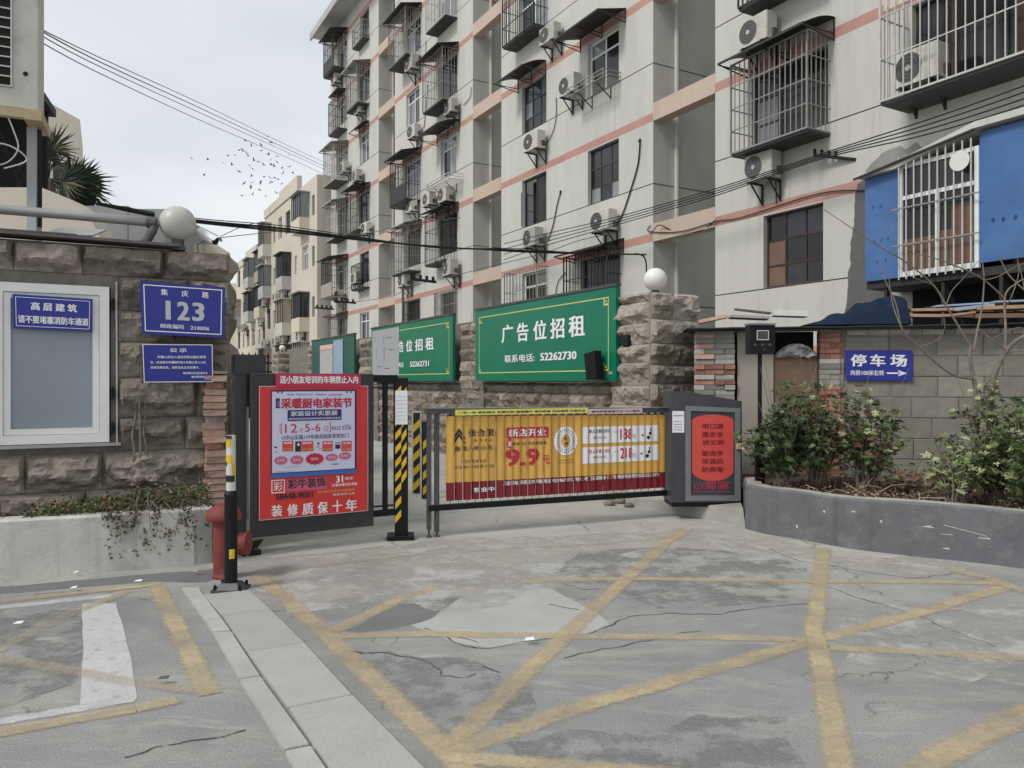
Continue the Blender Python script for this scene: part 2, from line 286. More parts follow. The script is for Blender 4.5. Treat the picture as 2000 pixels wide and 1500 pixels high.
# ------------------------------------------------------------------ geometry helpers
class MB:
    def __init__(s): s.v = []; s.f = []; s.mi = []; s.ms = []; s.cur = 0; s.uv = []
    def m(s, name):
        if name not in s.ms: s.ms.append(name)
        s.cur = s.ms.index(name); return s
    def face(s, pts):
        b = len(s.v); s.v += [tuple(p) for p in pts]; s.f.append(tuple(range(b, b+len(pts)))); s.mi.append(s.cur)
    def mesh(s, vs_, fs):
        b = len(s.v); s.v += [tuple(p) for p in vs_]
        for f in fs: s.f.append(tuple(b+i for i in f)); s.mi.append(s.cur)
    def box(s, x0, x1, y0, y1, z0, z1, c=0):
        if c <= 0:
            v = [(x0,y0,z0),(x1,y0,z0),(x1,y1,z0),(x0,y1,z0),(x0,y0,z1),(x1,y0,z1),(x1,y1,z1),(x0,y1,z1)]
            s.mesh(v, [(0,3,2,1),(4,5,6,7),(0,1,5,4),(1,2,6,5),(2,3,7,6),(3,0,4,7)]); return
        # chamfered vertical and top edges
        ring = [(x0+c,y0),(x1-c,y0),(x1,y0+c),(x1,y1-c),(x1-c,y1),(x0+c,y1),(x0,y1-c),(x0,y0+c)]
        cx, cy = (x0+x1)/2, (y0+y1)/2
        def ins(p): return (p[0]+(c if p[0]<cx else -c), p[1]+(c if p[1]<cy else -c))
        v = [(a,b,z0) for a,b in ring]+[(a,b,z1-c) for a,b in ring]+[ins(p)+(z1,) for p in ring]
        f = [tuple(range(7,-1,-1)), tuple(range(16,24))]
        for k in range(2):
            for i in range(8): j = (i+1)%8; f.append((k*8+i, k*8+j, k*8+8+j, k*8+8+i))
        s.mesh(v, f)
    def obox(s, c, ax, ay, az):
        c, ax, ay, az = map(Vector, (c, ax, ay, az))
        v = [c+ax*i+ay*j+az*k for k in (-1,1) for i,j in ((-1,-1),(1,-1),(1,1),(-1,1))]
        s.mesh(v, [(0,3,2,1),(4,5,6,7),(0,1,5,4),(1,2,6,5),(2,3,7,6),(3,0,4,7)])
    def tube(s, pts, r, n=6, r2=None, cap=True):
        pts = [Vector(p) for p in pts]; k = len(pts); rings = []
        up0 = None
        for i, p in enumerate(pts):
            d = (pts[min(i+1,k-1)]-pts[max(i-1,0)]).normalized()
            a = d.orthogonal().normalized() if up0 is None else (up0-d*up0.dot(d)).normalized()
            up0 = a; b = d.cross(a)
            rr = r if r2 is None else r+(r2-r)*i/max(1,k-1)
            rings.append([p+a*(rr*math.cos(t*2*math.pi/n))+b*(rr*math.sin(t*2*math.pi/n)) for t in range(n)])
        v = [q for rg in rings for q in rg]; f = []
        for i in range(k-1):
            for t in range(n):
                u = (t+1)%n; f.append((i*n+t, i*n+u, (i+1)*n+u, (i+1)*n+t))
        if cap: f += [tuple(range(n-1,-1,-1)), tuple((k-1)*n+t for t in range(n))]
        s.mesh(v, f)
    def bar(s, a, b, w, d=None):
        a, b = Vector(a), Vector(b); d = d or w; ax = (b-a); L = ax.length; ax.normalize()
        up = Vector((0,0,1)) if abs(ax.z) < .9 else Vector((0,1,0))
        sx = ax.cross(up).normalized(); sy = sx.cross(ax).normalized()
        s.obox((a+b)/2, ax*L/2, sx*w/2, sy*d/2)
    def lathe(s, prof, n=20, c=(0,0), axis='z', z0=0):
        v = []; f = []
        for r, z in prof:
            for t in range(n):
                a = t*2*math.pi/n
                if axis == 'z': v.append((c[0]+r*math.cos(a), c[1]+r*math.sin(a), z))
                elif axis == 'y': v.append((c[0]+r*math.cos(a), z, c[1]+r*math.sin(a)))
                else: v.append((z, c[0]+r*math.cos(a), c[1]+r*math.sin(a)))
        k = len(prof)
        for i in range(k-1):
            for t in range(n):
                u = (t+1)%n; f.append((i*n+t, i*n+u, (i+1)*n+u, (i+1)*n+t))
        f += [tuple(range(n-1,-1,-1)), tuple((k-1)*n+t for t in range(n))]
        s.mesh(v, f)
    def prism(s, poly, z0, z1):            # poly in xy
        n = len(poly); v = [(x,y,z0) for x,y in poly]+[(x,y,z1) for x,y in poly]
        f = [tuple(range(n-1,-1,-1)), tuple(range(n,2*n))]+[(i,(i+1)%n,n+(i+1)%n,n+i) for i in range(n)]
        s.mesh(v, f)
    def prism_y(s, poly, y0, y1):          # poly in xz, front at y0
        n = len(poly); v = [(x,y0,z) for x,z in poly]+[(x,y1,z) for x,z in poly]
        f = [tuple(range(n)), tuple(range(2*n-1,n-1,-1))]+[((i+1)%n,i,n+i,n+(i+1)%n) for i in range(n)]
        s.mesh(v, f)
    def data(s, name, smooth=False):
        me = bpy.data.meshes.new(name); me.from_pydata([tuple(v) for v in s.v], [], s.f)
        for mname in s.ms: me.materials.append(M[mname])
        if s.ms: me.polygons.foreach_set('material_index', s.mi)
        if smooth: me.polygons.foreach_set('use_smooth', [True]*len(s.f))
        if s.uv:
            ul = me.uv_layers.new(name='across')
            for i_, q in enumerate(s.uv): ul.data[i_].uv = q
        me.update(); return me
    def build(s, name, material=None, parent=None, smooth=False, loc=None, rotz=0):
        if material and not s.ms: s.ms = [material]
        o = bpy.data.objects.new(name, s.data(name, smooth)); COL.objects.link(o)
        if parent is not None: o.parent = parent
        if loc is not None: o.location = loc
        if rotz: o.rotation_euler = (0,0,rotz)
        return o

def tag(o, label=None, cat=None, group=None, kind=None):
    if label: o['label'] = label
    if cat: o['category'] = cat
    if group: o['group'] = group
    if kind: o['kind'] = kind
    return o
def thing(name, label, cat, loc=(0,0,0), rz=0, group=None, kind=None):
    o = bpy.data.objects.new(name, None); o.empty_display_size = .2; COL.objects.link(o)
    o.location = loc; o.rotation_euler = (0,0,rz); return tag(o, label, cat, group, kind)
def inst(name, me, parent, loc=(0,0,0), rz=0, sc=None):
    o = bpy.data.objects.new(name, me); COL.objects.link(o); o.parent = parent; o.location = loc
    if rz: o.rotation_euler = (0,0,rz)
    if sc: o.scale = sc
    return o
def copy_tree(root, loc, rz, label, group=None):
    r = root.copy(); COL.objects.link(r); r.location = loc; r.rotation_euler = (0,0,rz); r['label'] = label
    if group: r['group'] = group
    for ch in root.children:
        c = ch.copy(); COL.objects.link(c); c.parent = r
        for g in ch.children:
            d = g.copy(); COL.objects.link(d); d.parent = c
    return r

def W(px, py, Y): return Vector(((px-1000)/F*Y, Y, EYE+(HOR-py)/F*Y))
def G(px, py, z=0.0):
    Y = (EYE-z)*F/(py-HOR); return Vector(((px-1000)/F*Y, Y, z))
class Fr:                                    # a vertical plane: x along it, y into it, z up
    def __init__(s, O, ang): s.O = Vector((O[0], O[1])); s.a = R(ang); s.u = Vector((math.cos(s.a), math.sin(s.a))); s.n = Vector((-math.sin(s.a), math.cos(s.a)))
    def S(s, px, d=0):
        O = s.O+s.n*d; r = (px-1000)/F; return (r*O.y-O.x)/(s.u.x-r*s.u.y)
    def H(s, px, py, d=0):
        Y = (s.O+s.n*d+s.u*s.S(px, d)).y; return EYE+(HOR-py)/F*Y
    def SH(s, px, py, d=0): return s.S(px, d), s.H(px, py, d)
    def P(s, x, y=0, z=0):
        p = s.O+s.u*x+s.n*y; return Vector((p.x, p.y, z))

_tc = {}
def text_data(body, offset):
    key = (body, offset)
    if key in _tc: return _tc[key]
    c = bpy.data.curves.new('t', 'FONT'); c.body = body; c.resolution_u = 2
    o = bpy.data.objects.new('t', c); COL.objects.link(o); bpy.context.view_layer.update()
    me = bpy.data.meshes.new_from_object(o.evaluated_get(bpy.context.evaluated_depsgraph_get()))
    v0_ = [v.co.copy() for v in me.vertices]; f0 = [tuple(p.vertices) for p in me.polygons]; vs_ = []; fs = []
    sh = [(0,0)] if offset < .005 else [(-offset,-offset*.5),(offset,-offset*.5),(offset,offset*.5),(-offset,offset*.5)] if offset > .018 else [(-offset,0),(offset,0)]
    for i_, (dx_, dy_) in enumerate(sh):
        b_ = len(vs_); vs_ += [Vector((v.x+dx_, v.y+dy_, i_*.00012)) for v in v0_]; fs += [tuple(b_+q for q in f) for f in f0]
    bpy.data.objects.remove(o); bpy.data.curves.remove(c); bpy.data.meshes.remove(me)
    _tc[key] = (vs_, fs); return _tc[key]
def put_text(mb, body, x0, x1, z0, z1, y, material, bold=.012, shear=0, zr=0):
    """fit the lettering into the rectangle; zr raises the right end"""
    vs_, fs = text_data(body, bold)
    if not vs_: return
    ax = min(v.x for v in vs_); bx = max(v.x for v in vs_); ay = min(v.y for v in vs_); by = max(v.y for v in vs_)
    sx = (x1-x0)/(bx-ax); sz = (z1-z0)/max(1e-6, by-ay)
    mb.m(material)
    mb.mesh([(x0+(v.x-ax)*sx+shear*(v.y-ay)*sz, y-v.z, z0+(v.y-ay)*sz+zr*(v.x-ax)/(bx-ax)) for v in vs_], fs)
def text(parent, body, x0, x1, z0, z1, y, material, bold=.012, name='lettering', **k):
    mb = MB(); put_text(mb, body, x0, x1, z0, z1, y, material, bold, **k); return mb.build(name, None, parent)
def frame_rect(mb, x0, x1, z0, z1, y, w):
    mb.face([(x0,y,z0),(x1,y,z0),(x1,y,z0+w),(x0,y,z0+w)]); mb.face([(x0,y,z1-w),(x1,y,z1-w),(x1,y,z1),(x0,y,z1)])
    mb.face([(x0,y,z0+w),(x0+w,y,z0+w),(x0+w,y,z1-w),(x0,y,z1-w)]); mb.face([(x1-w,y,z0+w),(x1,y,z0+w),(x1,y,z1-w),(x1-w,y,z1-w)])
def rect(mb, x0, x1, z0, z1, y): mb.face([(x0,y,z0),(x1,y,z0),(x1,y,z1),(x0,y,z1)])
def disc(mb, cx, cz, rx, rz_, y, n=24, spike=0):
    mb.face([(cx+(rx*(1+(spike if t%2 else 0)))*math.cos(t*2*math.pi/n), y, cz+(rz_*(1+(spike if t%2 else 0)))*math.sin(t*2*math.pi/n)) for t in range(n)])

# ================================================================== GROUND
mb = MB(); mb.face([(-300,-40,0),(300,-40,0),(300,600,0),(-300,600,0)])
g = mb.build('ground', 'ground'); tag(g, 'cracked grey asphalt and concrete forecourt and drive', kind='structure')

def ground_poly(pts, z, wob=0.0, sub=1):
    w = [G(x, y) for x, y in pts]; out = []
    n = len(w)
    for i in range(n):
        a, b = w[i], w[(i+1)%n]
        k = max(1, int((b-a).length/.12)) if sub else 1
        for j in range(k):
            p = a.lerp(b, j/k)
            if wob and (j or True):
                q = noise.noise(Vector((p.x*3.1, p.y*3.1, 1.7)))*wob; q2 = noise.noise(Vector((p.x*9, p.y*9, 8.2)))*wob*.5
                p = p+Vector((q+q2, q-q2, 0))
            out.append((p.x, p.y, z))
    return out
_pz = [.0006]
def ground_patch(name, pts, material, label, z=.004, wob=.05):
    _pz[0] += .00018; z = _pz[0]
    mb = MB(); mb.face(ground_poly(pts, z, wob)); me = mb.build(name, material)
    bm = bmesh.new(); bm.from_mesh(me.data); bmesh.ops.triangulate(bm, faces=bm.faces[:]); bm.to_mesh(me.data); bm.free()
    tag(me, label, kind='structure'); return me
ground_patch('concrete_patch', [(806,1222),(842,1196),(895,1170),(985,1152),(1070,1150),(1130,1178),(1192,1222),(1150,1240),(1050,1252),(955,1268),(905,1262),(850,1236)], 'patch_light', 'pale concrete patch in the middle of the yellow hatching')
ground_patch('asphalt_patch', [(680,1232),(740,1200),(790,1172),(850,1160),(900,1166),(870,1192),(830,1214),(770,1228),(700,1236)], 'patch_dark', 'dark asphalt patch left of the pale concrete patch')
ground_patch('sandy_patch', [(1690,1098),(1760,1085),(1850,1090),(1900,1108),(1870,1120),(1790,1130),(1730,1116)], 'patch_tan', 'sandy concrete patch near the foot of the grey planter')
ground_patch('dusty_patch', [(520,1140),(640,1095),(820,1085),(1010,1095),(1040,1130),(960,1165),(860,1158),(760,1175),(600,1190)], 'patch_tan', 'dusty sand coloured concrete in front of the striped post', wob=.12)
ground_patch('verge_patch', [(1330,1030),(1460,1040),(1560,1062),(1680,1084),(1900,1112),(1700,1104),(1500,1079),(1380,1060),(1240,1050)], 'patch_tan', 'sandy strip of concrete along the planter kerb', wob=.04)
ground_patch('concrete_apron', [(-60,1160),(0,1147),(220,1128),(415,1112),(440,1108),(440,1122),(400,1138),(300,1136),(0,1160)], 'patch_dark', 'grey strip of paving along the low rendered wall', wob=.03)

ground_patch('worn_patch', [(430,1105),(700,1075),(830,1058),(1080,1045),(1300,1040),(1470,1060),(1560,1085),(1380,1130),(1060,1140),(980,1190),(760,1180),(560,1200),(500,1160)], 'soft_pale', 'pale worn concrete in front of both gates', wob=.15)
ground_patch('worn_patch', [(1130,1075),(1340,1068),(1580,1100),(1540,1180),(1300,1190),(1180,1150),(1090,1120)], 'soft_dark', 'rough darker asphalt right of the pale patch', wob=.12)
ground_patch('worn_patch', [(650,1275),(900,1290),(1050,1340),(1030,1430),(880,1440),(760,1380)], 'soft_dark', 'rough darker asphalt below the pale patch', wob=.12)
ground_patch('worn_patch', [(1620,1190),(1990,1170),(2060,1260),(1900,1330),(1660,1290)], 'soft_pale', 'pale worn asphalt at the right of the hatching', wob=.12)
ground_patch('worn_patch', [(-40,1190),(160,1190),(160,1330),(-40,1400)], 'soft_dark', 'rough darker asphalt inside the left hatching', wob=.05)
ground_patch('worn_patch', [(1000,1440),(1500,1400),(1620,1540),(1000,1560)], 'soft_dark', 'rough darker asphalt near the bottom edge', wob=.15)

def road_line(mb, pts, w=.15, z=.008):
    P = [G(x, y) for x, y in pts]
    for i in range(len(P)-1):
        a, b = P[i], P[i+1]; d = (b-a); L = d.length; d.normalize(); n = Vector((-d.y, d.x, 0))
        k = max(1, int(L/.15)); prev = None
        for j in range(k+1):
            p = a+d*(L*j/k)
            e1 = noise.noise(Vector((p.x*7, p.y*7, 3)))*.012; e2 = noise.noise(Vector((p.x*7, p.y*7, 9)))*.012
            l, r_ = p+n*(w/2+e1), p-n*(w/2+e2)
            if prev: mb.face([(prev[0].x,prev[0].y,z),(prev[1].x,prev[1].y,z),(r_.x,r_.y,z),(l.x,l.y,z)]); mb.uv += [(0,0),(1,0),(1,1),(0,1)]
            prev = (l, r_)
# each line is its own sheet, every crossing one 1.5 mm higher so none share a plane
ylines = [
 ([(505,1126),(638,1240),(869,1466),(930,1530)], .16, 'yellow_paint', 'yellow line along the stone slabs'),
 ([(640,1238),(790,1167),(850,1148)], .13, 'yellow_paint', 'short yellow diagonal crossing the dark asphalt patch'),
 ([(1027,1137),(1180,1131),(1280,1131),(1560,1136),(1865,1138),(1950,1140)], .13, 'yellow_paint', 'yellow line across the upper part of the hatching'),
 ([(653,1243),(840,1239),(1180,1244),(1400,1245),(1550,1250),(1617,1266),(1800,1274),(2060,1290)], .13, 'yellow_paint', 'long yellow line across the middle of the hatching'),
 ([(872,1464),(1121,1226),(1302,1059),(1343,1034)], .15, 'yellow_paint', 'yellow diagonal running up towards the barrier box'),
 ([(876,1474),(1100,1392),(1586,1252),(1775,1203),(1965,1148)], .15, 'yellow_paint', 'longest yellow diagonal running to the right'),
 ([(1608,1070),(1590,1235),(1597,1266),(1617,1365),(1640,1510),(1650,1600)], .15, 'yellow_paint', 'yellow line running straight towards the viewer at the right'),
 ([(2080,1362),(2000,1392),(1797,1500),(1600,1620)], .16, 'yellow_paint', 'yellow line in the bottom right corner'),
 ([(880,1480),(1180,1503),(1500,1530)], .13, 'yellow_paint', 'yellow line along the bottom edge'),
 ([(1860,1115),(1930,1130),(2010,1160),(2100,1210)], .16, 'yellow_paint', 'yellow corner line near the right edge'),
 ([(509,1127),(640,1102),(782,1086),(1020,1070),(1180,1062),(1316,1050)], .13, 'yellow_faint', 'faded yellow line in front of the gate'),
 ([(-60,1184),(0,1176),(238,1150),(315,1142)], .12, 'yellow_paint', 'yellow line at the top of the left hatching'),
 ([(306,1146),(352,1238),(409,1358)], .15, 'yellow_paint', 'yellow line down the right side of the left hatching'),
 ([(-80,1446),(0,1432),(266,1386),(345,1368)], .13, 'yellow_paint', 'yellow line at the bottom of the left hatching'),
 ([(252,1155),(147,1196),(0,1268),(-60,1302)], .12, 'yellow_faint', 'faded yellow diagonal in the left hatching'),
 ([(418,1354),(245,1332),(0,1288),(-60,1280)], .12, 'yellow_faint', 'faded yellow line crossing the white bar'),
]
for i, (pts, w, mt, lb) in enumerate(ylines):
    mb = MB(); road_line(mb, pts, w, .0034+.0002*i); tag(mb.build('road_marking', mt), lb, kind='structure')
mb = MB(); mb.face(ground_poly([(160,1180),(226,1178),(252,1270),(268,1362),(262,1372),(157,1384),(162,1280)], .0028, .006)); o = mb.build('road_marking', 'white_road'); tag(o, 'thick white bar of a number painted in the left hatching', kind='structure')
mb = MB(); road_line(mb, [(-60,1195),(0,1187),(218,1164)], .13, .003); tag(mb.build('road_marking', 'white_line'), 'white line beside the upper yellow line at the left', kind='structure')
mb = MB(); road_line(mb, [(-60,1420),(0,1411),(262,1366)], .1, .0032); tag(mb.build('road_marking', 'white_line'), 'white line above the lower yellow line at the left', kind='structure')

cracks = [[(830,1226),(870,1246),(905,1262),(950,1270)], [(850,1236),(905,1248),(950,1258)], [(905,1262),(955,1268),(1050,1250),(1150,1238),(1230,1205),(1300,1198),(1400,1200),(1480,1188),(1540,1182),(1605,1178)],
 [(680,1270),(760,1278),(830,1290),(862,1318),(900,1326),(950,1312)], [(945,1300),(985,1322)], [(1570,1138),(1620,1148),(1670,1166),(1740,1186),(1800,1206),(1880,1240),(1960,1270)],
 [(1100,1286),(1180,1268),(1280,1248),(1380,1228)], [(1500,1072),(1560,1096),(1640,1108),(1700,1120),(1790,1130),(1870,1120)], [(1100,1140),(1140,1152),(1180,1150)], [(1075,1180),(1148,1195)], [(620,1064),(560,1078),(500,1092)],
 [(470,1096),(640,1082),(760,1066)], [(1126,1018),(1155,1040)], [(240,1480),(330,1458),(430,1440),(500,1420)]]
mb = MB()
for c in cracks:
    P = [G(x, y) for x, y in c]; fine = []
    for i in range(len(P)-1):
        k = max(2, int((P[i+1]-P[i]).length/.05))
        for j in range(k):
            p = P[i].lerp(P[i+1], j/k); q = Vector((noise.noise(p*9), noise.noise(p*9+Vector((5,5,5))), 0))*.035; fine.append(p+q)
    for i in range(len(fine)-1):
        a, b = fine[i], fine[i+1]; d = (b-a).normalized(); n = Vector((-d.y,d.x,0)); w = .003+.006*abs(noise.noise(a*4)); z = .0027
        mb.face([(a.x-n.x*w,a.y-n.y*w,z),(b.x-n.x*w,b.y-n.y*w,z),(b.x+n.x*w,b.y+n.y*w,z),(a.x+n.x*w,a.y+n.y*w,z)])
tag(mb.build('crack', 'crack'), 'network of dark cracks across the forecourt', kind='stuff')

# stone slabs and kerb stones, flush strip
def slab(name, px, material, parent, zt=.05, ext=None):
    P = [G(x, y) for x, y in px]; c = sum(P, Vector())/4
    mb = MB(); q = [(c+(p-c)*.985) for p in P]
    t = [(c+(p-c)*.97) for p in P]
    v = [(p.x,p.y,-.02) for p in q]+[(p.x,p.y,zt-.006) for p in q]+[(p.x,p.y,zt) for p in t]
    f = [(8,9,10,11)]+[(i,(i+1)%4,4+(i+1)%4,4+i) for i in range(4)]+[(4+i,4+(i+1)%4,8+(i+1)%4,8+i) for i in range(4)]
    mb.mesh(v, f); return mb.build(name, material, parent)
strip = thing('pavement', 'flush strip of pale stone slabs and kerb stones', None, kind='structure')
R_ = [[(395,1166),(486,1156),(528,1194),(434,1207)], [(434,1207),(528,1194),(595,1260),(481,1278)], [(481,1278),(595,1260),(688,1362),(562,1388)], [(562,1388),(688,1362),(835,1512),(668,1545)], [(668,1545),(835,1512),(1100,1800),(860,1860)]]
L_ = [[(356,1152),(386,1152),(450,1237),(416,1238)], [(416,1240),(451,1239),(507,1326),(468,1332)], [(468,1333),(507,1327),(604,1462),(555,1472)], [(556,1474),(605,1464),(760,1690),(690,1720)]]
for q in R_: slab('slab', q, 'slab', strip, .018)
for q in L_: slab('kerb_stone', q, 'kerb', strip, .022)

# ================================================================== MAIN BUILDING
FA = Fr((4.29, 16.1), -60.33)
BAND0 = 4.82; PITCH = 2.82; PER = 9.35; WID = 7.35; TOP = 19.75
cols = [(1.3, 2.68), (4.72, 6.05)]
bldg = thing('apartment_building', 'long cream apartment block with salmon floor bands and recessed stairwells', 'building', FA.P(0,0,0), FA.a)
def wall_grid(mb, x0, x1, z0, z1, holes, grooves, y=0, rev=.16, wm='facade', bands=()):
    xs = sorted({x0, x1}|{h[0] for h in holes}|{h[1] for h in holes})
    gz = []
    for g_ in grooves: gz += [g_, g_+.022]
    bz = []
    for b_ in bands: bz += [b_, b_+.2]
    zs = sorted({z for z in [z0, z1]+[h[2] for h in holes]+[h[3] for h in holes]+gz+bz if z0 <= z <= z1})
    for j in range(len(zs)-1):
        za, zb = zs[j], zs[j+1]; zc = (za+zb)/2
        gr = any(g_ < zc < g_+.022 for g_ in grooves); bd = any(b_ < zc < b_+.2 for b_ in bands)
        for i in range(len(xs)-1):
            xa, xb = xs[i], xs[i+1]; xc = (xa+xb)/2
            if any(h[0] < xc < h[1] and h[2] < zc < h[3] for h in holes): continue
            if gr:
                mb.m('groove'); mb.face([(xa,y+.02,za),(xb,y+.02,za),(xb,y+.02,zb),(xa,y+.02,zb)])
                mb.face([(xa,y,za),(xb,y,za),(xb,y+.02,za),(xa,y+.02,za)]); mb.face([(xa,y+.02,zb),(xb,y+.02,zb),(xb,y,zb),(xa,y,zb)])
            else:
                mb.m('band' if bd else wm); mb.face([(xa,y,za),(xb,y,za),(xb,y,zb),(xa,y,zb)])
    mb.m(wm)
    for a, b, c, d in holes:
        mb.face([(a,y,c),(a,y+rev,c),(a,y+rev,d),(a,y,d)]); mb.face([(b,y+rev,c),(b,y,c),(b,y,d),(b,y+rev,d)])
        mb.face([(a,y,c),(b,y,c),(b,y+rev,c),(a,y+rev,c)]); mb.face([(a,y+rev,d),(b,y+rev,d),(b,y,d),(a,y,d)])
def make_window(parent, x0, x1, z0, z1, style, y=.1):
    fm = {'steel':'winframe','rust':'winrust','white':'winwhite','open':'winframe','dark':'winframe'}[style]
    t = .05 if style == 'white' else .035
    mb = MB(); a, b, c, d = x0+.004, x1-.004, z0+.004, z1-.004
    mb.box(a,b,y,y+.05,c,c+t); mb.box(a,b,y,y+.05,d-t,d); mb.box(a,a+t,y,y+.05,c+t,d-t); mb.box(b-t,b,y,y+.05,c+t,d-t)
    w = b-a
    if style in ('steel','rust'): vx = [a+w*.33, a+w*.67]; hz = [c+(d-c)*.3, c+(d-c)*.65]
    elif style == 'white': vx = [a+w*.5]; hz = [c+(d-c)*.72] if (x1-x0) > 1.2 else []
    else: vx = [a+w*.5]; hz = []
    for x in vx: mb.box(x-t/2, x+t/2, y+.004, y+.046, c+t, d-t)
    for z in hz: mb.box(a+t, b-t, y+.008, y+.042, z-t/2, z+t/2)
    fr = mb.build('window', fm, parent)
    xs = [a]+vx+[b]; zz = [c]+hz+[d]
    for i in range(len(xs)-1):
        for j in range(len(zz)-1):
            if style == 'open' and i == 0: continue
            p = MB(); r_ = random.random()
            p.box(xs[i]+t*.4, xs[i+1]-t*.4, y+.02, y+.028, zz[j]+t*.4, zz[j+1]-t*.4)
            mname = 'glass'
            if style == 'white' and r_ < .28: mname = 'glass_pale'
            if style == 'rust' and i == 0 and j < 2: mname = 'cardboard'
            if style == 'steel' and r_ < .3: mname = 'glass_pale'
            p.build('pane', mname, fr)
    bk = MB(); bk.face([(x0,y+.3,z0),(x1,y+.3,z0),(x1,y+.3,z1),(x0,y+.3,z1)])
    if style == 'open': bk.build('backing', 'dark_in', fr)
    return fr
bands = [BAND0+PITCH*k for k in range(-1, 6)]
grooves = [b-1.47 for b in bands]
styles = {(3,0,1):'rust',(2,1,2):'steel',(2,0,2):'open',(2,0,3):'steel',(2,1,3):'white',(3,0,2):'white',(1,0,4):'white',(1,1,3):'white',(1,1,1):'steel',(0,1,2):'dark',(0,1,6):'dark',(1,0,1):'dark'}
wide = {(3,0,2):(.3,.1),(3,1,2):(.35,1.1),(3,0,3):(.2,.15),(2,1,1):(.35,.05),(2,0,4):(.2,.05),(1,0,2):(.2,.1),(1,0,3):(.2,.1),(1,0,5):(.25,.1),(1,1,2):(.25,.05),(1,1,4):(.25,.05),(1,1,5):(.2,.05),(0,0,2):(.25,.1),(0,0,3):(.15,.05),(0,0,4):(.2,.1),(0,1,3):(.2,.05),(0,1,5):(.2,.05),(0,0,1):(.15,.05)}
for k in range(4):                                   # 0 = far left section ... 3 = nearest
    s0 = (k-3)*PER; s1 = s0+WID
    holes = []
    for ci, (a, b) in enumerate(cols):
        for f in range(7):
            hb = bands[f]; wl, wr_ = wide.get((k,ci,f), (0,0))
            if k == 3 and ci == 1 and f == 1: continue
            holes.append((s0+a-wl, s0+b+wr_, hb-1.446, hb-.03))
            st = styles.get((k,ci,f), random.choice(['white','white','dark','steel']))
            make_window(bldg, s0+a-wl, s0+b+wr_, hb-1.446, hb-.03, st if not wl else ('steel' if k == 3 and ci == 0 else 'dark' if (k+f)%2 else 'white'))
    mb = MB(); wall_grid(mb, s0, s1, -.05, TOP, holes, [g_ for g_ in grooves], bands=bands)
    mb.build('wall', None, bldg)
    # recess beside the section: side wall cream then grey
    if k == 0: 
        e = MB(); e.face([(s0,0,-.05),(s0,0,TOP),(s0,11,TOP),(s0,11,-.05)]); e.build('end_wall', 'facade', bldg)
    for yy0, yy1, mm_ in ((0,.56,'facade'),(.56,3.0,'facade_grey')):
        e = MB(); zprev = -.05; off = 0 if mm_ == 'facade' else 0
        for g_ in [q for q in grooves]+[TOP]:
            e.m(mm_); e.face([(s1,yy0,zprev),(s1,yy1,zprev),(s1,yy1,g_),(s1,yy0,g_)]); x_ = s1+.004
            if g_ < TOP:
                e.m('groove'); e.face([(x_,yy0,g_),(x_,yy1,g_),(x_,yy1,g_+.025),(x_,yy0,g_+.025)])
                zprev = g_
        e.build('side_wall', None, bldg)
    if k < 3:
        nx = s1+(PER-WID)
        e = MB(); e.face([(nx,3,-.05),(nx,0,-.05),(nx,0,TOP),(nx,3,TOP)]); e.build('side_wall', 'facade', bldg)
    else: nx = s1+(PER-WID)
    e = MB(); hs = [(s1+.5, nx-.5, b-1.9, b-.9) for b in bands]; wall_grid(e, s1, nx, -.05, TOP, hs, [], y=3.0, wm='facade_grey')
    e.build('stairwell_wall', None, bldg)
    for b in bands:
        w_ = make_window(bldg, s1+.5, nx-.5, b-1.9, b-.9, 'dark', y=3.08)
    for b in bands:
        e = MB(); e.box(s1+.002, nx-.002, -.003, .3, b, b+.42); e.build('floor_beam', 'beam', bldg)
    e = MB(); e.tube([(s1+.07,.66,0),(s1+.07,.66,TOP)], .055, 8)
    for b in bands: e.tube([(s1+.07,.66,b+.5),(s1+.07,.66,b+.62)], .068, 8)
    e.build('drain_pipe', 'pipe', bldg, smooth=False)
    if k == 3:
        e = MB(); e.face([(nx,0,-.05),(nx+8,0,-.05),(nx+8,0,TOP),(nx,0,TOP)]); e.face([(nx,3,-.05),(nx,0,-.05),(nx,0,TOP),(nx,3,TOP)]); e.build('wall', 'facade', bldg)
e = MB(); e.box(-3*PER-.5, 17, -.9, 11, TOP, TOP+.18); e.box(-3*PER-.55, 17, -1.0, -.9, TOP-.12, TOP+.24); e.build('roof', 'awning_pale', bldg)

SEC = ['the far left section', 'the second section', 'the middle section', 'the nearest section']
LEV = ['ground', 'first', 'second', 'third', 'fourth', 'fifth', 'sixth', 'seventh']
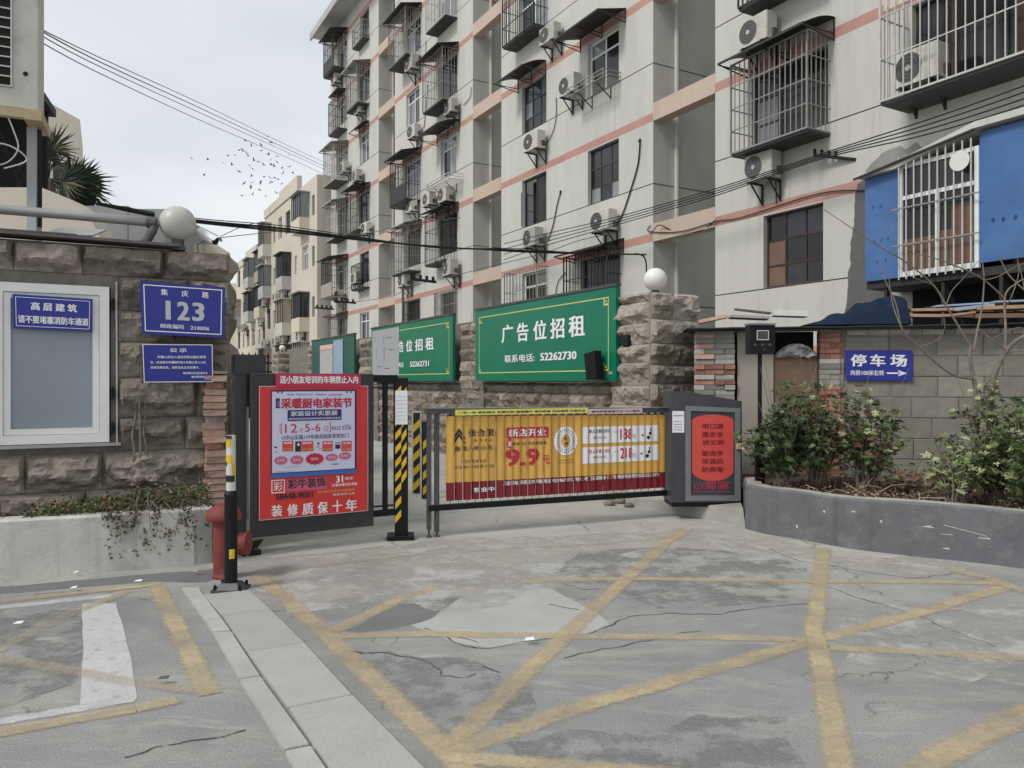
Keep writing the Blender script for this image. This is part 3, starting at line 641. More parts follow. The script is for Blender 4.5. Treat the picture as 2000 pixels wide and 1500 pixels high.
# --- security cages
def cage(k, ci, f, dl=.18, dr=.18, db=.12, dt=.05, dep=.5, bar='cagebar', awn=None, nb=None, sep=False, solid=None, lbl='', rows=2):
    s0 = (k-3)*PER; a, b = cols[ci]; z1 = bands[f]-.03+dt; z0 = bands[f]-1.446-db
    w = (b-a)+dl+dr; h = z1-z0
    t = thing('window_cage', lbl, 'window cage', FA.P(s0+a-dl, -.002, z0), FA.a, 'window cages on the apartment block')
    bw = .016
    mb = MB(); y0 = -dep
    for z in (0, h):
        mb.box(0, w, y0, y0+.03, z-.015, z+.015); mb.box(0, .03, y0+.03, 0, z-.015, z+.015); mb.box(w-.03, w, y0+.03, 0, z-.015, z+.015)
    for x in (0, w-.03): mb.box(x, x+.03, y0-.002, y0+.028, .015, h-.015)
    for j in range(1, rows+1):
        z = h*j/(rows+1); mb.box(.03, w-.03, y0+.002, y0+.022, z-.009, z+.009); mb.box(.004, .022, y0+.03, 0, z-.009, z+.009); mb.box(w-.022, w-.004, y0+.03, 0, z-.009, z+.009)
    mb.build('cage_frame', bar, t)
    n = nb or max(7, int(w/.13)); ny = max(2, int(dep/.13))
    one = MB(); one.box(-bw/2, bw/2, -bw/2, bw/2, .015, h-.015)
    pos = [(w*i/n, y0+.012) for i in range(1, n)]+[(x, y0+dep*j/(ny+1)) for x in (.013, w-.013) for j in range(1, ny+1)]
    if sep:
        me = one.data('bar'); me.materials.append(M[bar])
        for x, y in pos: inst('bar', me, t, (x, y, 0))
    else:
        allb = MB()
        for x, y in pos: allb.box(x-bw/2, x+bw/2, y-bw/2, y+bw/2, .015, h-.015)
        allb.build('grille', bar, t)
    tr = MB(); tr.box(.01, w-.01, y0+.032, -.002, -.06, -.018)
    if solid: tr.m(solid); tr.box(.01, w-.01, y0-.012, y0-.004, 0, h*.36)
    tr.build('tray', 'tray' if not tr.ms else None, t)
    if awn: awning(t, -.1, w+.1, h+.02, dep+.22, awn, child=True)
    if random.random() < .75:
        for q in range(1):
            x = random.uniform(.2, w-.3); s_ = random.uniform(.1, .2)
            it = MB(); it.lathe([(s_*.35,0),(s_*.5,s_),(s_*.52,s_)], 8, (x, -dep*.5))
            col_ = random.choice(['foam','tarp','timber','leaf_m'])
            o = it.build('flower_pot', col_); o.location = FA.P(s0+a-dl, -.002, z0-.015); o.rotation_euler = (0,0,FA.a)
            tag(o, f'small pot in the {["left","right"][ci]} cage, {LEV[f]} level of {SEC[k]}', 'pot', 'pots and oddments in window cages')
    return t
def awning(parent, x0, x1, z, dep, style, child=False):
    mb = MB(); n = 7
    mm_ = 'awning' if style != 'pale' else 'awning_pale'
    prof = []
    for i in range(n+1):
        u = i/n
        if style == 'curved': prof.append((-dep*u, z+.28*math.cos(u*math.pi/2)))
        elif style == 'slope' or style == 'pale': prof.append((-dep*u, z+.22*(1-u)))
        else: prof.append((-dep*u, z+.08*(1-u)))
    for i in range(n):
        (ya, za), (yb, zb) = prof[i], prof[i+1]
        for dz in (0, .012):
            mb.face([(x0,ya,za+dz),(x1,ya,za+dz),(x1,yb,zb+dz),(x0,yb,zb+dz)])
    ya, za = prof[-1]; mb.box(x0, x1, ya-.01, ya+.01, za-.02, za+.025)
    o = mb.build('awning_sheet', mm_, parent)
    for x in (x0+.02, x1-.02, (x0+x1)/2):
        br = MB()
        br.bar((x,-.004,z-.12), (x,ya+.02,za-.01), .02); br.bar((x,-.012,z-.12), (x,-.012,prof[0][1]), .02)
        br.bar((x,-.02,z+.0), (x,ya+.02,za-.02), .018); br.build('awning_bracket', 'cagedark', parent)
    return o
cages = [
 (3,0,2,dict(dl=.28,dr=.16,db=.2,dt=.1,dep=.62,bar='cagebar',awn='curved',nb=15,sep=True,rows=3,lbl='big grey window cage with curved awning and clutter on its tray')),
 (3,1,2,dict(dl=.42,dr=1.2,db=.25,dt=.3,dep=.75,bar='cagewhite',nb=22,sep=True,rows=2,lbl='wide window cage at the top right corner holding an air conditioner')),
 (3,0,3,dict(dl=.2,dr=.2,db=.18,dep=.5,bar='cagedark',lbl='dark window cage cut off by the top edge above an air conditioner')),
 (2,0,1,dict(dl=.42,dr=.1,db=.35,dep=.4,bar='cagebar',rows=2,nb=10,sep=True,lbl='grey window cage just above the left end of the large green board')),
 (2,1,1,dict(dl=.5,dr=.12,db=.4,dep=.45,bar='cagedark',awn='slope',nb=14,sep=True,lbl='black barred window cage with small awning above the large green board')),
 (2,0,4,dict(dl=.35,dr=.1,db=.15,dep=.5,bar='cagedark',lbl='thin wire window cage at the top of the middle section')),
 (1,0,2,dict(dl=.3,dr=.15,db=.3,dep=.55,awn='pale',bar='cagebar',lbl='window cage with pale awning below another cage on the second section')),
 (1,0,3,dict(dl=.3,dr=.1,db=.35,dep=.6,awn='slope',bar='cagedark',solid='awning',lbl='window cage with dark panelled base half way up the second section')),
 (1,0,5,dict(dl=.35,dr=.15,db=.35,dep=.65,awn='slope',bar='cagebar',lbl='tall window cage with awning near the top of the second section')),
 (1,1,2,dict(dl=.35,dr=.1,db=.35,dep=.5,awn='slope',bar='cagedark',lbl='dark window cage with awning above an air conditioner, right column of the second section')),
 (1,1,4,dict(dl=.35,dr=.1,db=.35,dep=.6,awn='slope',bar='cagebar',lbl='grey window cage with sloping awning over an air conditioner, right column of the second section')),
 (1,1,5,dict(dl=.3,dr=.1,db=.2,dep=.5,bar='cagewhite',lbl='open topped wire cage cut by the top edge on the second section')),
 (1,1,1,dict(dl=.35,dr=.1,db=.1,dep=.12,bar='cagebar',lbl='flat barred grille behind the middle green board')),
 (0,0,1,dict(dl=.2,dr=.1,db=.2,dep=.5,awn='slope',bar='cagebar',lbl='glazed window cage low on the far left section')),
 (0,0,2,dict(dl=.35,dr=.2,db=.4,dep=.8,awn='slope',bar='cagedark',solid='plywood',lbl='brown panelled balcony cage low on the far left section')),
 (0,0,3,dict(dl=.2,dr=.1,db=.3,dep=.6,awn='pale',bar='cagewhite',lbl='white window cage with pale awning on the far left section')),
 (0,0,4,dict(dl=.3,dr=.2,db=.3,dep=.7,awn='pale',bar='cagewhite',lbl='tall white window cage on the corner of the far left section')),
 (0,0,6,dict(dl=.3,dr=.1,db=.3,dep=.7,awn='slope',bar='cagedark',solid='tray',lbl='topmost balcony cage with hanging laundry at the corner')),
 (0,1,3,dict(dl=.3,dr=.1,db=.5,dep=.6,awn='slope',bar='cagedark',lbl='dark window cage above an air conditioner on the far left section')),
 (0,1,5,dict(dl=.3,dr=.1,db=.3,dep=.6,awn='pale',bar='cagebar',lbl='high grey window cage on the far left section')),
]
for k, ci, f, kw in cages:
    t = cage(k, ci, f, **kw)
    if kw.get('nb') == 22:
        mb = MB(); mb.box(.04, 2.35, -.68, -.66, 1.42, 2.0); mb.build('shutter', 'cream3', t)
        for x in (1.1, 2.0): mb = MB(); mb.box(x-.04, x+.04, -.6, -.56, .02, 1.41); mb.build('post', 'winrust', t)
for k, ci, f, kw in [(0,0,5,dict(dl=.1,dr=.1,db=.5,dt=-.3,dep=.5,bar='cagedark',lbl='small dark drying cage high on the corner of the far left section')),
 (0,1,2,dict(dl=.1,dr=.1,db=.3,dt=-.6,dep=.4,bar='cagedark',lbl='shallow dark rack cage under a window of the far left section')),
 (1,0,1,dict(dl=.1,dr=.1,db=.05,dt=0,dep=.1,bar='cagedark',lbl='flat dark grille low on the left column of the second section')),
 (1,1,6,dict(dl=.3,dr=.2,db=.3,dep=.6,awn='slope',bar='cagebar',lbl='window cage with awning above the top edge of the second section')),
 (0,1,6,dict(dl=.1,dr=.1,db=.1,dt=-.7,dep=.35,bar='cagebar',lbl='low balcony rack at the top of the far left section'))]: cage(k, ci, f, **kw)
def awn_thing(k, ci, f, style, lbl, dl=.15, dr=.15, dep=.75, z=0):
    s0 = (k-3)*PER; a, b = cols[ci]
    t = thing('window_awning', lbl, 'awning', FA.P(s0+a-dl, -.002, bands[f]+.02+z), FA.a, 'awnings over windows'); awning(t, 0, b-a+dl+dr, 0, dep, style)
awn_thing(2,1,3,'slope','dark metal awning over the white window at the top of the middle section', .35, .3, .85)
awn_thing(2,0,3,'curved','curved dark awning over the left window of the middle section', .25, .0, .8)
awn_thing(1,1,3,'curved','curved dark awning over the window with a pale flower rack', .35, .3, .9)
awn_thing(0,1,4,'curved','small tilted dark awning on the far left section', .1, .05, .5)
awn_thing(0,0,5,'flat','small flat shelf awning over a window of the far left section', .1, .05, .5)
def rack(px0, px1, py, lbl, m_='cagedark', dep=.55):
    s0, s1 = FA.S(px0), FA.S(px1); z = FA.H(px1, py)
    t = thing('flower_rack', lbl, 'flower rack', FA.P(s0, -.002, z), FA.a, 'flower racks under windows'); w = s1-s0
    mb = MB()
    for zz in (0, .1, .2): mb.box(0, w, -dep, -dep+.02, zz, zz+.02); mb.box(0, .02, -dep+.02, 0, zz, zz+.02); mb.box(w-.02, w, -dep+.02, 0, zz, zz+.02)
    for i in range(5): x = w*i/4; mb.box(max(0,x-.01), max(0,x-.01)+.02, -dep-.002, -dep+.018, .02, .2)
    for i in range(8): y = -dep*(i+.5)/8; mb.box(.02, w-.02, y-.008, y+.008, .002, .016)
    mb.build('rack_frame', m_, t)
    for x in (w*.25, w*.75): b = MB(); b.bar((x,-.01,-.3),(x,-dep*.8,0),.02); b.bar((x,-.012,-.32),(x,-.012,0),.02); b.build('bracket', 'cagedark', t)
rack(1140, 1213, 158, 'dark iron flower rack under the white awning-covered window', 'cagebar')
rack(858, 905, 352, 'pale painted flower rack half way up the second section', 'cagewhite')
# open casement on the middle section
t = thing('open_casement', 'steel casement swung open beside the dark window above the green board', 'casement', FA.P(-PER+1.28, -.01, bands[2]-1.4), FA.a+R(-75))
mb = MB(); mb.box(-.62,0,-.015,.015,0,.03); mb.box(-.62,0,-.015,.015,1.0,1.03); mb.box(-.62,-.59,-.015,.015,.03,1.0); mb.box(-.03,0,-.015,.015,.03,1.0); mb.box(-.59,-.03,-.01,.01,.5,.53); mb.build('sash', 'winframe', t)
mb = MB(); mb.box(-.59,-.03,-.004,.004,.03,.5); mb.box(-.59,-.03,-.004,.004,.53,1.0); mb.build('pane', 'glass_pale', t)

# --- air conditioners
def make_ac(name='air_conditioner', w=.7, h=.53, d=.3):
    t = thing(name, 'x', 'air conditioner', group='air conditioners on the apartment block')
    mb = MB(); mb.box(-w/2, w/2, -d-.12, -.12, 0, h, .02); mb.build('casing', 'ac', t)
    mb = MB(); y = -d-.124; r_ = h*.42; cx = -w*.16
    mb.m('ac_fan'); disc(mb, cx, h*.5, r_, r_, y, 24)
    mb.m('cagebar')
    for q in range(1, 5):
        n = 24; ra, rb = r_*q/4.4, r_*q/4.4+.006
        for i in range(n):
            a0, a1 = i*2*math.pi/n, (i+1)*2*math.pi/n
            mb.face([(cx+ra*math.cos(a0), y-.004, h*.5+ra*math.sin(a0)),(cx+rb*math.cos(a0), y-.004, h*.5+rb*math.sin(a0)),(cx+rb*math.cos(a1), y-.004, h*.5+rb*math.sin(a1)),(cx+ra*math.cos(a1), y-.004, h*.5+ra*math.sin(a1))])
    mb.m('ac'); disc(mb, cx, h*.5, r_*.2, r_*.2, y-.006, 12)
    mb.build('fan_grille', None, t)
    mb = MB(); mb.box(w/2+.001, w/2+.03, -d*.9, -d*.5, h*.12, h*.4, .005); mb.build('valve_cover', 'ac_fan', t)
    for x in (-w*.33, w*.33):
        mb = MB(); mb.bar((x,-d-.15,-.02),(x,-.002,-.02),.035); mb.bar((x,-.02,-.04),(x,-.02,-.42),.035); mb.bar((x,-d-.05,-.035),(x,-.02,-.4),.025); mb.build('bracket', 'cagedark', t)
    return t
ac0 = make_ac()
acs = [(1478,88,'air conditioner above the big curved-awning cage at the top right'),(1486,352,'air conditioner hung below the big curved-awning cage'),
 (1071,84,'air conditioner beside the thin wire cage at the top edge'),(1111,186,'air conditioner left of the iron flower rack'),
 (1041,294,'air conditioner below the window with the curved awning'),(1176,452,'air conditioner between the steel grid window and the black cage'),
 (1040,482,'grimy air conditioner above the grey cage, tangled in cables'),(803,138,'air conditioner under the tall cage high on the second section'),
 (878,222,'air conditioner under the right-hand cage high on the second section'),(806,270,'air conditioner under the tall narrow window of the second section'),
 (801,414,'air conditioner under the panelled cage of the second section'),(836,402,'air conditioner half way up between two columns of the second section'),
 (879,538,'air conditioner low under the right column of the second section'),(788,560,'air conditioner low under the left column of the second section'),
 (655,164,'topmost air conditioner on the corner of the far left section'),(697,355,'air conditioner under the tilted awning of the far left section'),
 (714,457,'air conditioner under the dark cage of the far left section'),(662,589,'lowest air conditioner on the far left section'),(672,338,'air conditioner below the corner cage of the far left section'),(700,222,'air conditioner under the high grey cage of the far left section'),(868,395,'air conditioner under the pale flower rack'),(694,554,'small air conditioner beside a dark window of the far left section')]
for i, (px, py, lb) in enumerate(acs):
    s, h = FA.SH(px, py, -.3); p = FA.P(s, 0, h)
    if i == 0: ac0.location = p; ac0.rotation_euler = (0,0,FA.a); ac0['label'] = lb; ac0['group'] = 'air conditioners on the apartment block'
    else:
        o = copy_tree(ac0, p, FA.a+R(random.uniform(-4,4)), lb); k_ = random.uniform(.88,1.06); o.scale = (random.uniform(.88,1.08), k_, k_)
# two units inside the top right cage
s, h = FA.SH(1800, 165, -.4); copy_tree(ac0, FA.P(s, -.15, h), FA.a, 'air conditioner standing inside the wide cage at the top right')
# --- hoses and cable loops down the wall
def wall_cable(pts, r, lbl, m_='wire', d=-.03, cat='cable', group='cables on the apartment wall'):
    P = []
    for px, py in pts: s, h = FA.SH(px, py, d); P.append(FA.P(s, d, h))
    Q = smooth_path(P); mb = MB(); mb.tube([q-P[0] for q in Q], r, 5); o = mb.build('cable', m_, loc=P[0]); return tag(o, lbl, cat, group)
def smooth_path(P, k=5):
    out = []
    for i in range(len(P)-1):
        p0 = P[max(i-1,0)]; p1 = P[i]; p2 = P[i+1]; p3 = P[min(i+2,len(P)-1)]
        for j in range(k):
            t = j/k; out.append(.5*((2*p1)+(p2-p0)*t+(2*p0-5*p1+4*p2-p3)*t*t+(3*p1-p0-3*p2+p3)*t*t*t))
    out.append(P[-1]); return out
wall_cable([(1250,275),(1246,320),(1232,370),(1215,420),(1200,445)], .018, 'black hose hanging from a wall hole beside the steel grid window')
wall_cable([(1095,375),(1088,400),(1080,440),(1070,470)], .016, 'black hose hanging over the lower air conditioner')
wall_cable([(1086,190),(1086,230),(1078,262),(1065,283)], .012, 'thin hose between two air conditioners on the middle section')
wall_cable([(1105,532),(1090,550),(1084,580)], .012, 'thin hose beside the black cage')
wall_cable([(832,80),(830,110),(822,125)], .012, 'thin hose beside the tall cage of the second section')
wall_cable([(920,170),(918,190),(905,205)], .012, 'thin hose right of an air conditioner on the second section')
wall_cable([(835,165),(832,210),(828,250)], .014, 'dark hose right of the tall narrow window')
wall_cable([(1515,350),(1516,380),(1516,398)], .012, 'drip hose below the air conditioner of the nearest section')
wall_cable([(1270,440),(1268,452),(1330,452),(1400,432),(1450,424),(1600,378),(1690,372)], .012, 'loose cable running along the lowest salmon band')
for px, py in ((1250,275),(1095,375)):
    s, h = FA.SH(px, py); mb = MB(); mb.lathe([(.05,-.012),(.05,.0)], 12, (0,0), 'y'); o = mb.build('wall_hole', 'dark_in', bldg); o.location = (s, 0, h)
# --- small pipes on the facade seams
# --- cement patches
def facade_patch(pts, m_, lbl, d=-.006):
    mb = MB(); P0 = [FA.SH(x, y, d) for x, y in pts]; P = []
    for i in range(len(P0)):
        a, b = P0[i], P0[(i+1)%len(P0)]
        for j in range(7):
            u = j/7; x = a[0]+(b[0]-a[0])*u; z = a[1]+(b[1]-a[1])*u; P.append((x+.05*noise.noise(Vector((x*6,z*6,2)))+.02*noise.noise(Vector((x*20,z*20,2))), z+.05*noise.noise(Vector((x*6,z*6,7)))))
    mb.prism_y(P, d, .0); o = mb.build('cement_patch', m_, bldg); o['label'] = lbl
facade_patch([(1650,660),(1652,590),(1660,520),(1662,470),(1668,420),(1672,360),(1700,345),(1730,330),(1740,660)], 'patch', 'rough dark cement patch beside the blue extension')
facade_patch([(1690,335),(1700,318),(1722,300),(1745,290),(1760,282),(1772,290),(1790,280),(1806,290),(1812,298),(1800,315),(1740,345)], 'patch2', 'smeared pale cement patch above the blue extension', -.004)

# --- blue extension
bx0 = FA.S(1690,-.9); BD = .9
ext = thing('blue_window_extension', 'projecting room clad in blue sheet with a barred white window', 'extension', FA.P(bx0, -.008, 3.12), FA.a)
bw_ = 4.0; wx0 = FA.S(1757,-.9)-bx0; wx1 = FA.S(1914,-.9)-bx0
mb = MB(); mb.box(0, wx0, -BD, -BD+.04, 0, 1.62); mb.box(0, .04, -BD+.042, 0, 0, 1.62); mb.build('sheet_panel', 'blue_sheet', ext)
mb = MB(); mb.box(wx1, bw_, -BD, -BD+.04, .06, 1.86); mb.build('sheet_panel', 'blue_sheet', ext)
mb = MB(); mb.prism_y([(-.08,1.63),(wx0,1.63),(wx1,1.9),(bw_,1.9),(bw_,1.99),(wx1,1.99),(wx0-.1,1.7),(-.08,1.67)], -BD-.12, 0); mb.build('roof_slab', 'facade', ext)
mb = MB(); mb.prism_y([(-.1,1.6),(wx1,1.86),(wx1,1.89),(-.1,1.628)], -BD-.16, -BD-.122); mb.build('roof_edge', 'awning', ext)
mb = MB(); mb.box(0, bw_, -BD+.05, 0, -.12, -.002); mb.build('floor_slab', 'felt', ext)
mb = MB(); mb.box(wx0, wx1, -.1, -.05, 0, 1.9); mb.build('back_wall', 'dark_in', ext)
fr = MB(); a, b, c, d = wx0+.003, wx1-.003, .0, 1.68; t_ = .06; yy = -BD-.02
fr.box(a,b,yy,yy+.06,c,c+t_*1.3); fr.box(a,b,yy,yy+.06,d-t_,d); fr.box(a,a+t_,yy,yy+.06,c+t_*1.3,d-t_); fr.box(b-t_,b,yy,yy+.06,c+t_*1.3,d-t_)
fr.box(a+t_,b-t_,yy+.003,yy+.057,1.15,1.15+t_); fr.box((a+b)/2-t_/2,(a+b)/2+t_/2,yy+.006,yy+.054,c+t_*1.3,1.15); fwin = fr.build('window', 'winwhite', ext)
mb = MB(); mb.box(a+.02,b-.02,yy+.03,yy+.036,c+.02,d-.02); mb.m('glass')
mb = MB(); mb.box(a+t_,(a+b)/2-t_/2,yy+.026,yy+.032,c+t_*1.3,1.15); mb.build('pane', 'glass', fwin)
mb = MB(); mb.box((a+b)/2+t_/2,b-t_,yy+.034,yy+.04,c+t_*1.3,1.15); mb.build('pane', 'glass', fwin)
mb = MB(); mb.box(a+t_,b-t_,yy+.03,yy+.036,1.15+t_,d-t_); mb.build('pane', 'glass', fwin)
mb = MB(); mb.box(a+t_+.01,(a+b)/2-t_/2-.01,yy+.012,yy+.02,c+.09,.55); mb.build('cardboard_sheet', 'cardboard', fwin)
mb = MB(); mb.box((a+b)/2+t_/2+.01,b-t_-.01,yy+.012,yy+.02,c+.09,.6); mb.box(b-t_-.32,b-t_-.01,yy+.012,yy+.02,.602,.92); mb.build('cardboard_sheet', 'cardboard', fwin)
one = MB(); one.box(-.009,.009,-.009,.009,-.05,1.78); me = one.data('bar'); me.materials.append(M['cagewhite'])
for i in range(10): inst('bar', me, ext, (wx0+.06+(wx1-wx0-.12)*i/9, -BD-.1, 0))
mb = MB()
for z in (.45, 1.0): mb.box(wx0-.05, wx1+.05, -BD-.125, -BD-.11, z, z+.02)
mb.build('cross_bar', 'cagebar', ext)
mb = MB(); mb.lathe([(.14,-BD-.132),(.14,-BD-.128)], 24, (wx0+.98,1.5), 'y'); o = mb.build('round_plate', 'foam', ext)
mk = MB()
for (px, py) in ((1706,405),(1722,403),(1708,472),(1722,470),(1735,466),(1714,512),(1730,508)):
    s, h = FA.SH(px, py, -.904); disc(mk, s-bx0, h-3.12, .012, .03, -BD-.003, 8)
for (px, py) in ((1940,430),(1960,428),(1984,424)):
    s, h = FA.SH(px, py, -.904); disc(mk, s-bx0, h-3.12, .025, .035, -BD-.003, 9)
tag(mk.build('stain', 'blue_mark', ext), kind='stuff')
# props under the extension
mb = MB()
for x in (.3, 1.2, 2.0, 2.9): mb.bar((x,-BD+.1,-.12),(x,-.02,-1.0),.05); mb.bar((x,-BD+.1,-.13),(x,-BD+.1,-1.1),.05)
mb.build('support_strut', 'cagedark', ext)
mb = MB(); mb.box(.25, bw_, -.06, -.002, -1.3, -.122); mb.build('cavity_shade', 'dark_in', ext)  # near-black sheet paints in the shade of the cavity below the floor

# ================================================================== FAR CREAM BUILDINGS
def far_block(s0, s1, top, wm, name_lbl, colsx, floors, z0, pitch, seed, y=-.6, cat='building'):
    rnd = random.Random(seed)
    t = thing('apartment_building', name_lbl, cat, FA.P(s0, y, 0), FA.a, 'sand coloured apartment blocks in the distance'); w = s1-s0
    holes = []
    for i, (a, b, kind) in enumerate(colsx):
        for f in range(floors):
            zb = z0+pitch*f; hh = 1.35 if kind != 'slim' else 1.1
            holes.append((a, b, zb, zb+hh))
    mb = MB(); wall_grid(mb, 0, w, -.05, top, holes, [], rev=.14, wm=wm); mb.build('wall', None, t)
    e = MB(); e.m(wm); e.face([(0,0,-.05),(0,0,top),(0,10,top),(0,10,-.05)]); e.face([(w,10,-.05),(w,10,top),(w,0,top),(w,0,-.05)]); e.face([(0,0,top),(w,0,top),(w,10,top),(0,10,top)])
    e.build('end_wall', None, t)
    for st, (xa, xb) in enumerate(((0, w*.35), (w*.35, w*.7))):
        e = MB(); e.box(xa, xb-.02, -.08, .2, top, top+.55+.3*st); e.build('parapet', wm, t)
    for i, (a, b, kind) in enumerate(colsx):
        for f in range(floors):
            zb = z0+pitch*f
            make_window(t, a, b, zb, zb+(1.35 if kind != 'slim' else 1.1), 'dark' if rnd.random() < .6 else 'white')
            if kind == 'cage':
                # glazed balcony bay
                if rnd.random() < .25: continue
                m = MB(); d = .55; xa, xb = a-.25, b+.25
                m.m(rnd.choice(['cream3','awning_pale','plywood','facade'])); m.box(xa, xb, -d, -.002, zb-.75, zb+.02); 
                m.m('cagedark')
                for x in [xa+(xb-xa)*q/4 for q in range(5)]: m.box(x-.02, x+.02, -d, -d+.04, zb+.02, zb+1.4)
                m.m(rnd.choice(['glass_pale','glass_pale','glass','plywood'])); m.box(xa+.03, xb-.03, -d+.05, -.01, zb+.02, zb+1.4)
                m.m('awning' if rnd.random() < .5 else 'awning_pale'); m.box(xa-.1, xb+.1, -d-.15, -.002, zb+1.4, zb+1.46)
                m.build('glazed_balcony', None, t)
    return t
cx = lambda px: FA.S(px, -.6)
b2s0, b2s1 = -41.6, -28.6
blk2 = far_block(b2s0, b2s1, 12.6, 'cream2', 'sand coloured block right behind the cream apartment block', [(.7,1.7,'cage'),(2.6,3.1,'slim'),(4.0,5.0,''),(5.9,7.1,'cage'),(8.2,8.7,'slim'),(9.9,11.2,'cage'),(12.0,12.5,'slim')], 4, 2.3, 2.75, 3)
b3s0, b3s1 = -54.0, -41.9
blk3 = far_block(b3s0, b3s1, 10.7, 'cream2', 'lower sand coloured block further away at the left', [(.6,1.6,'cage'),(2.8,3.3,'slim'),(4.4,5.4,''),(6.3,7.5,'cage'),(8.8,9.4,'slim'),(10.2,11.4,'cage')], 4, 1.7, 2.5, 5, y=-.3)
for (blk, zz, pit, xs, nm) in ((b2s0,2.3,2.75,(1.2,4.4,6.5,10.5),'the nearer sandy block'),(b3s0,1.7,2.5,(1.1,4.9,6.9,10.8),'the farther sandy block')):
    yy = -.6 if blk == b2s0 else -.3
    for ci, x in enumerate(xs):
        for f in range(4):
            if random.random() < .75:
                copy_tree(ac0, FA.P(blk+x+random.uniform(-.3,.3), yy, zz+pit*f-1.25), FA.a, f'tiny air conditioner, {LEV[f+1]} storey, {["far end","second","third","near end"][ci]} column of {nm}', 'tiny air conditioners on the distant blocks')
t = thing('apartment_building', 'palest and farthest apartment block seen end on beside the gatehouse', 'building', (-27.9, 75, 0), 0)
mb = MB(); wall_grid(mb, -6, 2.2, -.05, 11.2, [(x, x+.8, z, z+1.3) for x in (-4.5,-2.5,-.9,1.0) for z in (1.5,4.3,7.1)], [], wm='cream3'); mb.build('wall', None, t)
mb = MB(); mb.box(-6,2.2,.2,10,-.05,11.19); mb.build('body', 'cream3', t)
for x in (-4.5,-2.5,-.9,1.0):
    for z in (1.5,4.3,7.1): make_window(t, x, x+.8, z, z+1.3, 'dark')
# beige tower at the far left
t = thing('apartment_building', 'tall beige gabled block behind the palm at the far left', 'building', (-.61*42, 42, 0), R(28))
mb = MB(); wall_grid(mb, -9, 1.6, 0, 14.6, [(.3,1.0,z,z+1.5) for z in (3,6,9,12.2)]+[(-3,-1.8,z,z+1.5) for z in (3,6,9,12.2)], [], wm='cream2'); mb.build('wall', None, t)
mb = MB(); mb.m('cream3'); mb.box(-9,1.6,.2,9,0,14.55); mb.m('cream2'); mb.prism_y([(-9,14.6),(1.6,14.6),(1.6,16.2),(-2.5,18.2),(-9,18.2)], -.05, 6); mb.build('gable', None, t)
for z in (3,6,9,12.2): make_window(t, .3, 1.0, z, z+1.5, 'dark'); make_window(t, -3, -1.8, z, z+1.5, 'dark')

# ================================================================== ROCK FACED STONE
def stone_data(w, h, nx, nz_, seed, proud=.05, rough=.06, depth=.12):
    off = Vector((seed*3.7, seed*1.3, seed*7.1)); vs_ = []; fs = []
    for j in range(nz_+1):
        for i in range(nx+1):
            u, v = i/nx, j/nz_; x, z = w*u, h*v
            e = min(u*w, (1-u)*w, v*h, (1-v)*h)/.05; e = min(1, e*1.6)
            p = Vector((x*4.2, z*6.5, 0))+off
            n = noise.noise(p)*.6+noise.noise(p*2.3)*.5+noise.noise(p*5.3)*.3
            vl = .42+.9*noise.noise(Vector((x*3.1, seed*2.3, 1.5)))*.5+.12*noise.noise(Vector((x*11, seed, 3)))
            led = 1/(1+math.exp(-max(-30,min(30,(v-vl)*h*70))))
            vl2 = vl-.35+.3*noise.noise(Vector((x*5, seed*1.7, 9)))
            led2 = 1/(1+math.exp(-max(-30,min(30,(v-vl2)*h*80))))
            tilt = (1-v)*.9 if v > vl else 0
            y = -(proud*(.3+.7*e)+e*rough*(n*.8+led*(.55+tilt)+led2*.35-.45))
            y = min(-.004, y)
            if 0 < i < nx: x += (random.random()-.5)*w/nx*.4
            if 0 < j < nz_: z += (random.random()-.5)*h/nz_*.4
            vs_.append((x, y, z))
    def id_(i, j): return j*(nx+1)+i
    for j in range(nz_):
        for i in range(nx):
            a, b, c, d = id_(i,j), id_(i+1,j), id_(i+1,j+1), id_(i,j+1)
            fs += [(a,b,c),(a,c,d)] if (i+j)%2 else [(a,b,d),(b,c,d)]
    # sides back to depth
    per = [id_(i,0) for i in range(nx+1)]+[id_(nx,j) for j in range(1,nz_+1)]+[id_(i,nz_) for i in range(nx-1,-1,-1)]+[id_(0,j) for j in range(nz_-1,0,-1)]
    base = len(vs_)
    for q in per: vs_.append((vs_[q][0], depth, vs_[q][2]))
    m = len(per)
    for q in range(m): r_ = (q+1)%m; fs.append((per[r_], per[q], base+q, base+r_))
    me = bpy.data.meshes.new('stone'); me.from_pydata(vs_, [], fs); me.update(); return me
def stone_wall(parent, x0, x1, z0, z1, ch, wr, holes=(), mname='stone', res=.05, y=0, rough=.06, proud=.05, gap=.012):
    rnd = random.Random(int(x0*100)+int(z1*10)+3); z = z0; row = 0; n = 0
    while z < z1-.05:
        h = ch*rnd.uniform(.84,1.16)
        if z+h > z1-.1: h = z1-z
        spans = [(x0, x1)]
        for a, b, c, d in holes:
            if z < d-.04 and z+h > c+.04:
                ns = []
                for p, q in spans:
                    if b <= p or a >= q: ns.append((p,q))
                    else:
                        if a-p > .08: ns.append((p,a))
                        if q-b > .08: ns.append((b,q))
                spans = ns
        for p, q in spans:
            x = p
            while x < q-.02:
                w = rnd.uniform(*wr)
                if q-x-w < wr[0]*.6: w = q-x
                me = stone_data(w-gap, h-gap, max(3,int(w/res)), max(3,int(h/res)), n+row*17+int(abs(x0)*10), proud, rough)
                me.materials.append(M[mname]); inst('stone', me, parent, (x+gap/2, y, z+gap/2)); x += w; n += 1
        z += h; row += 1
    return n

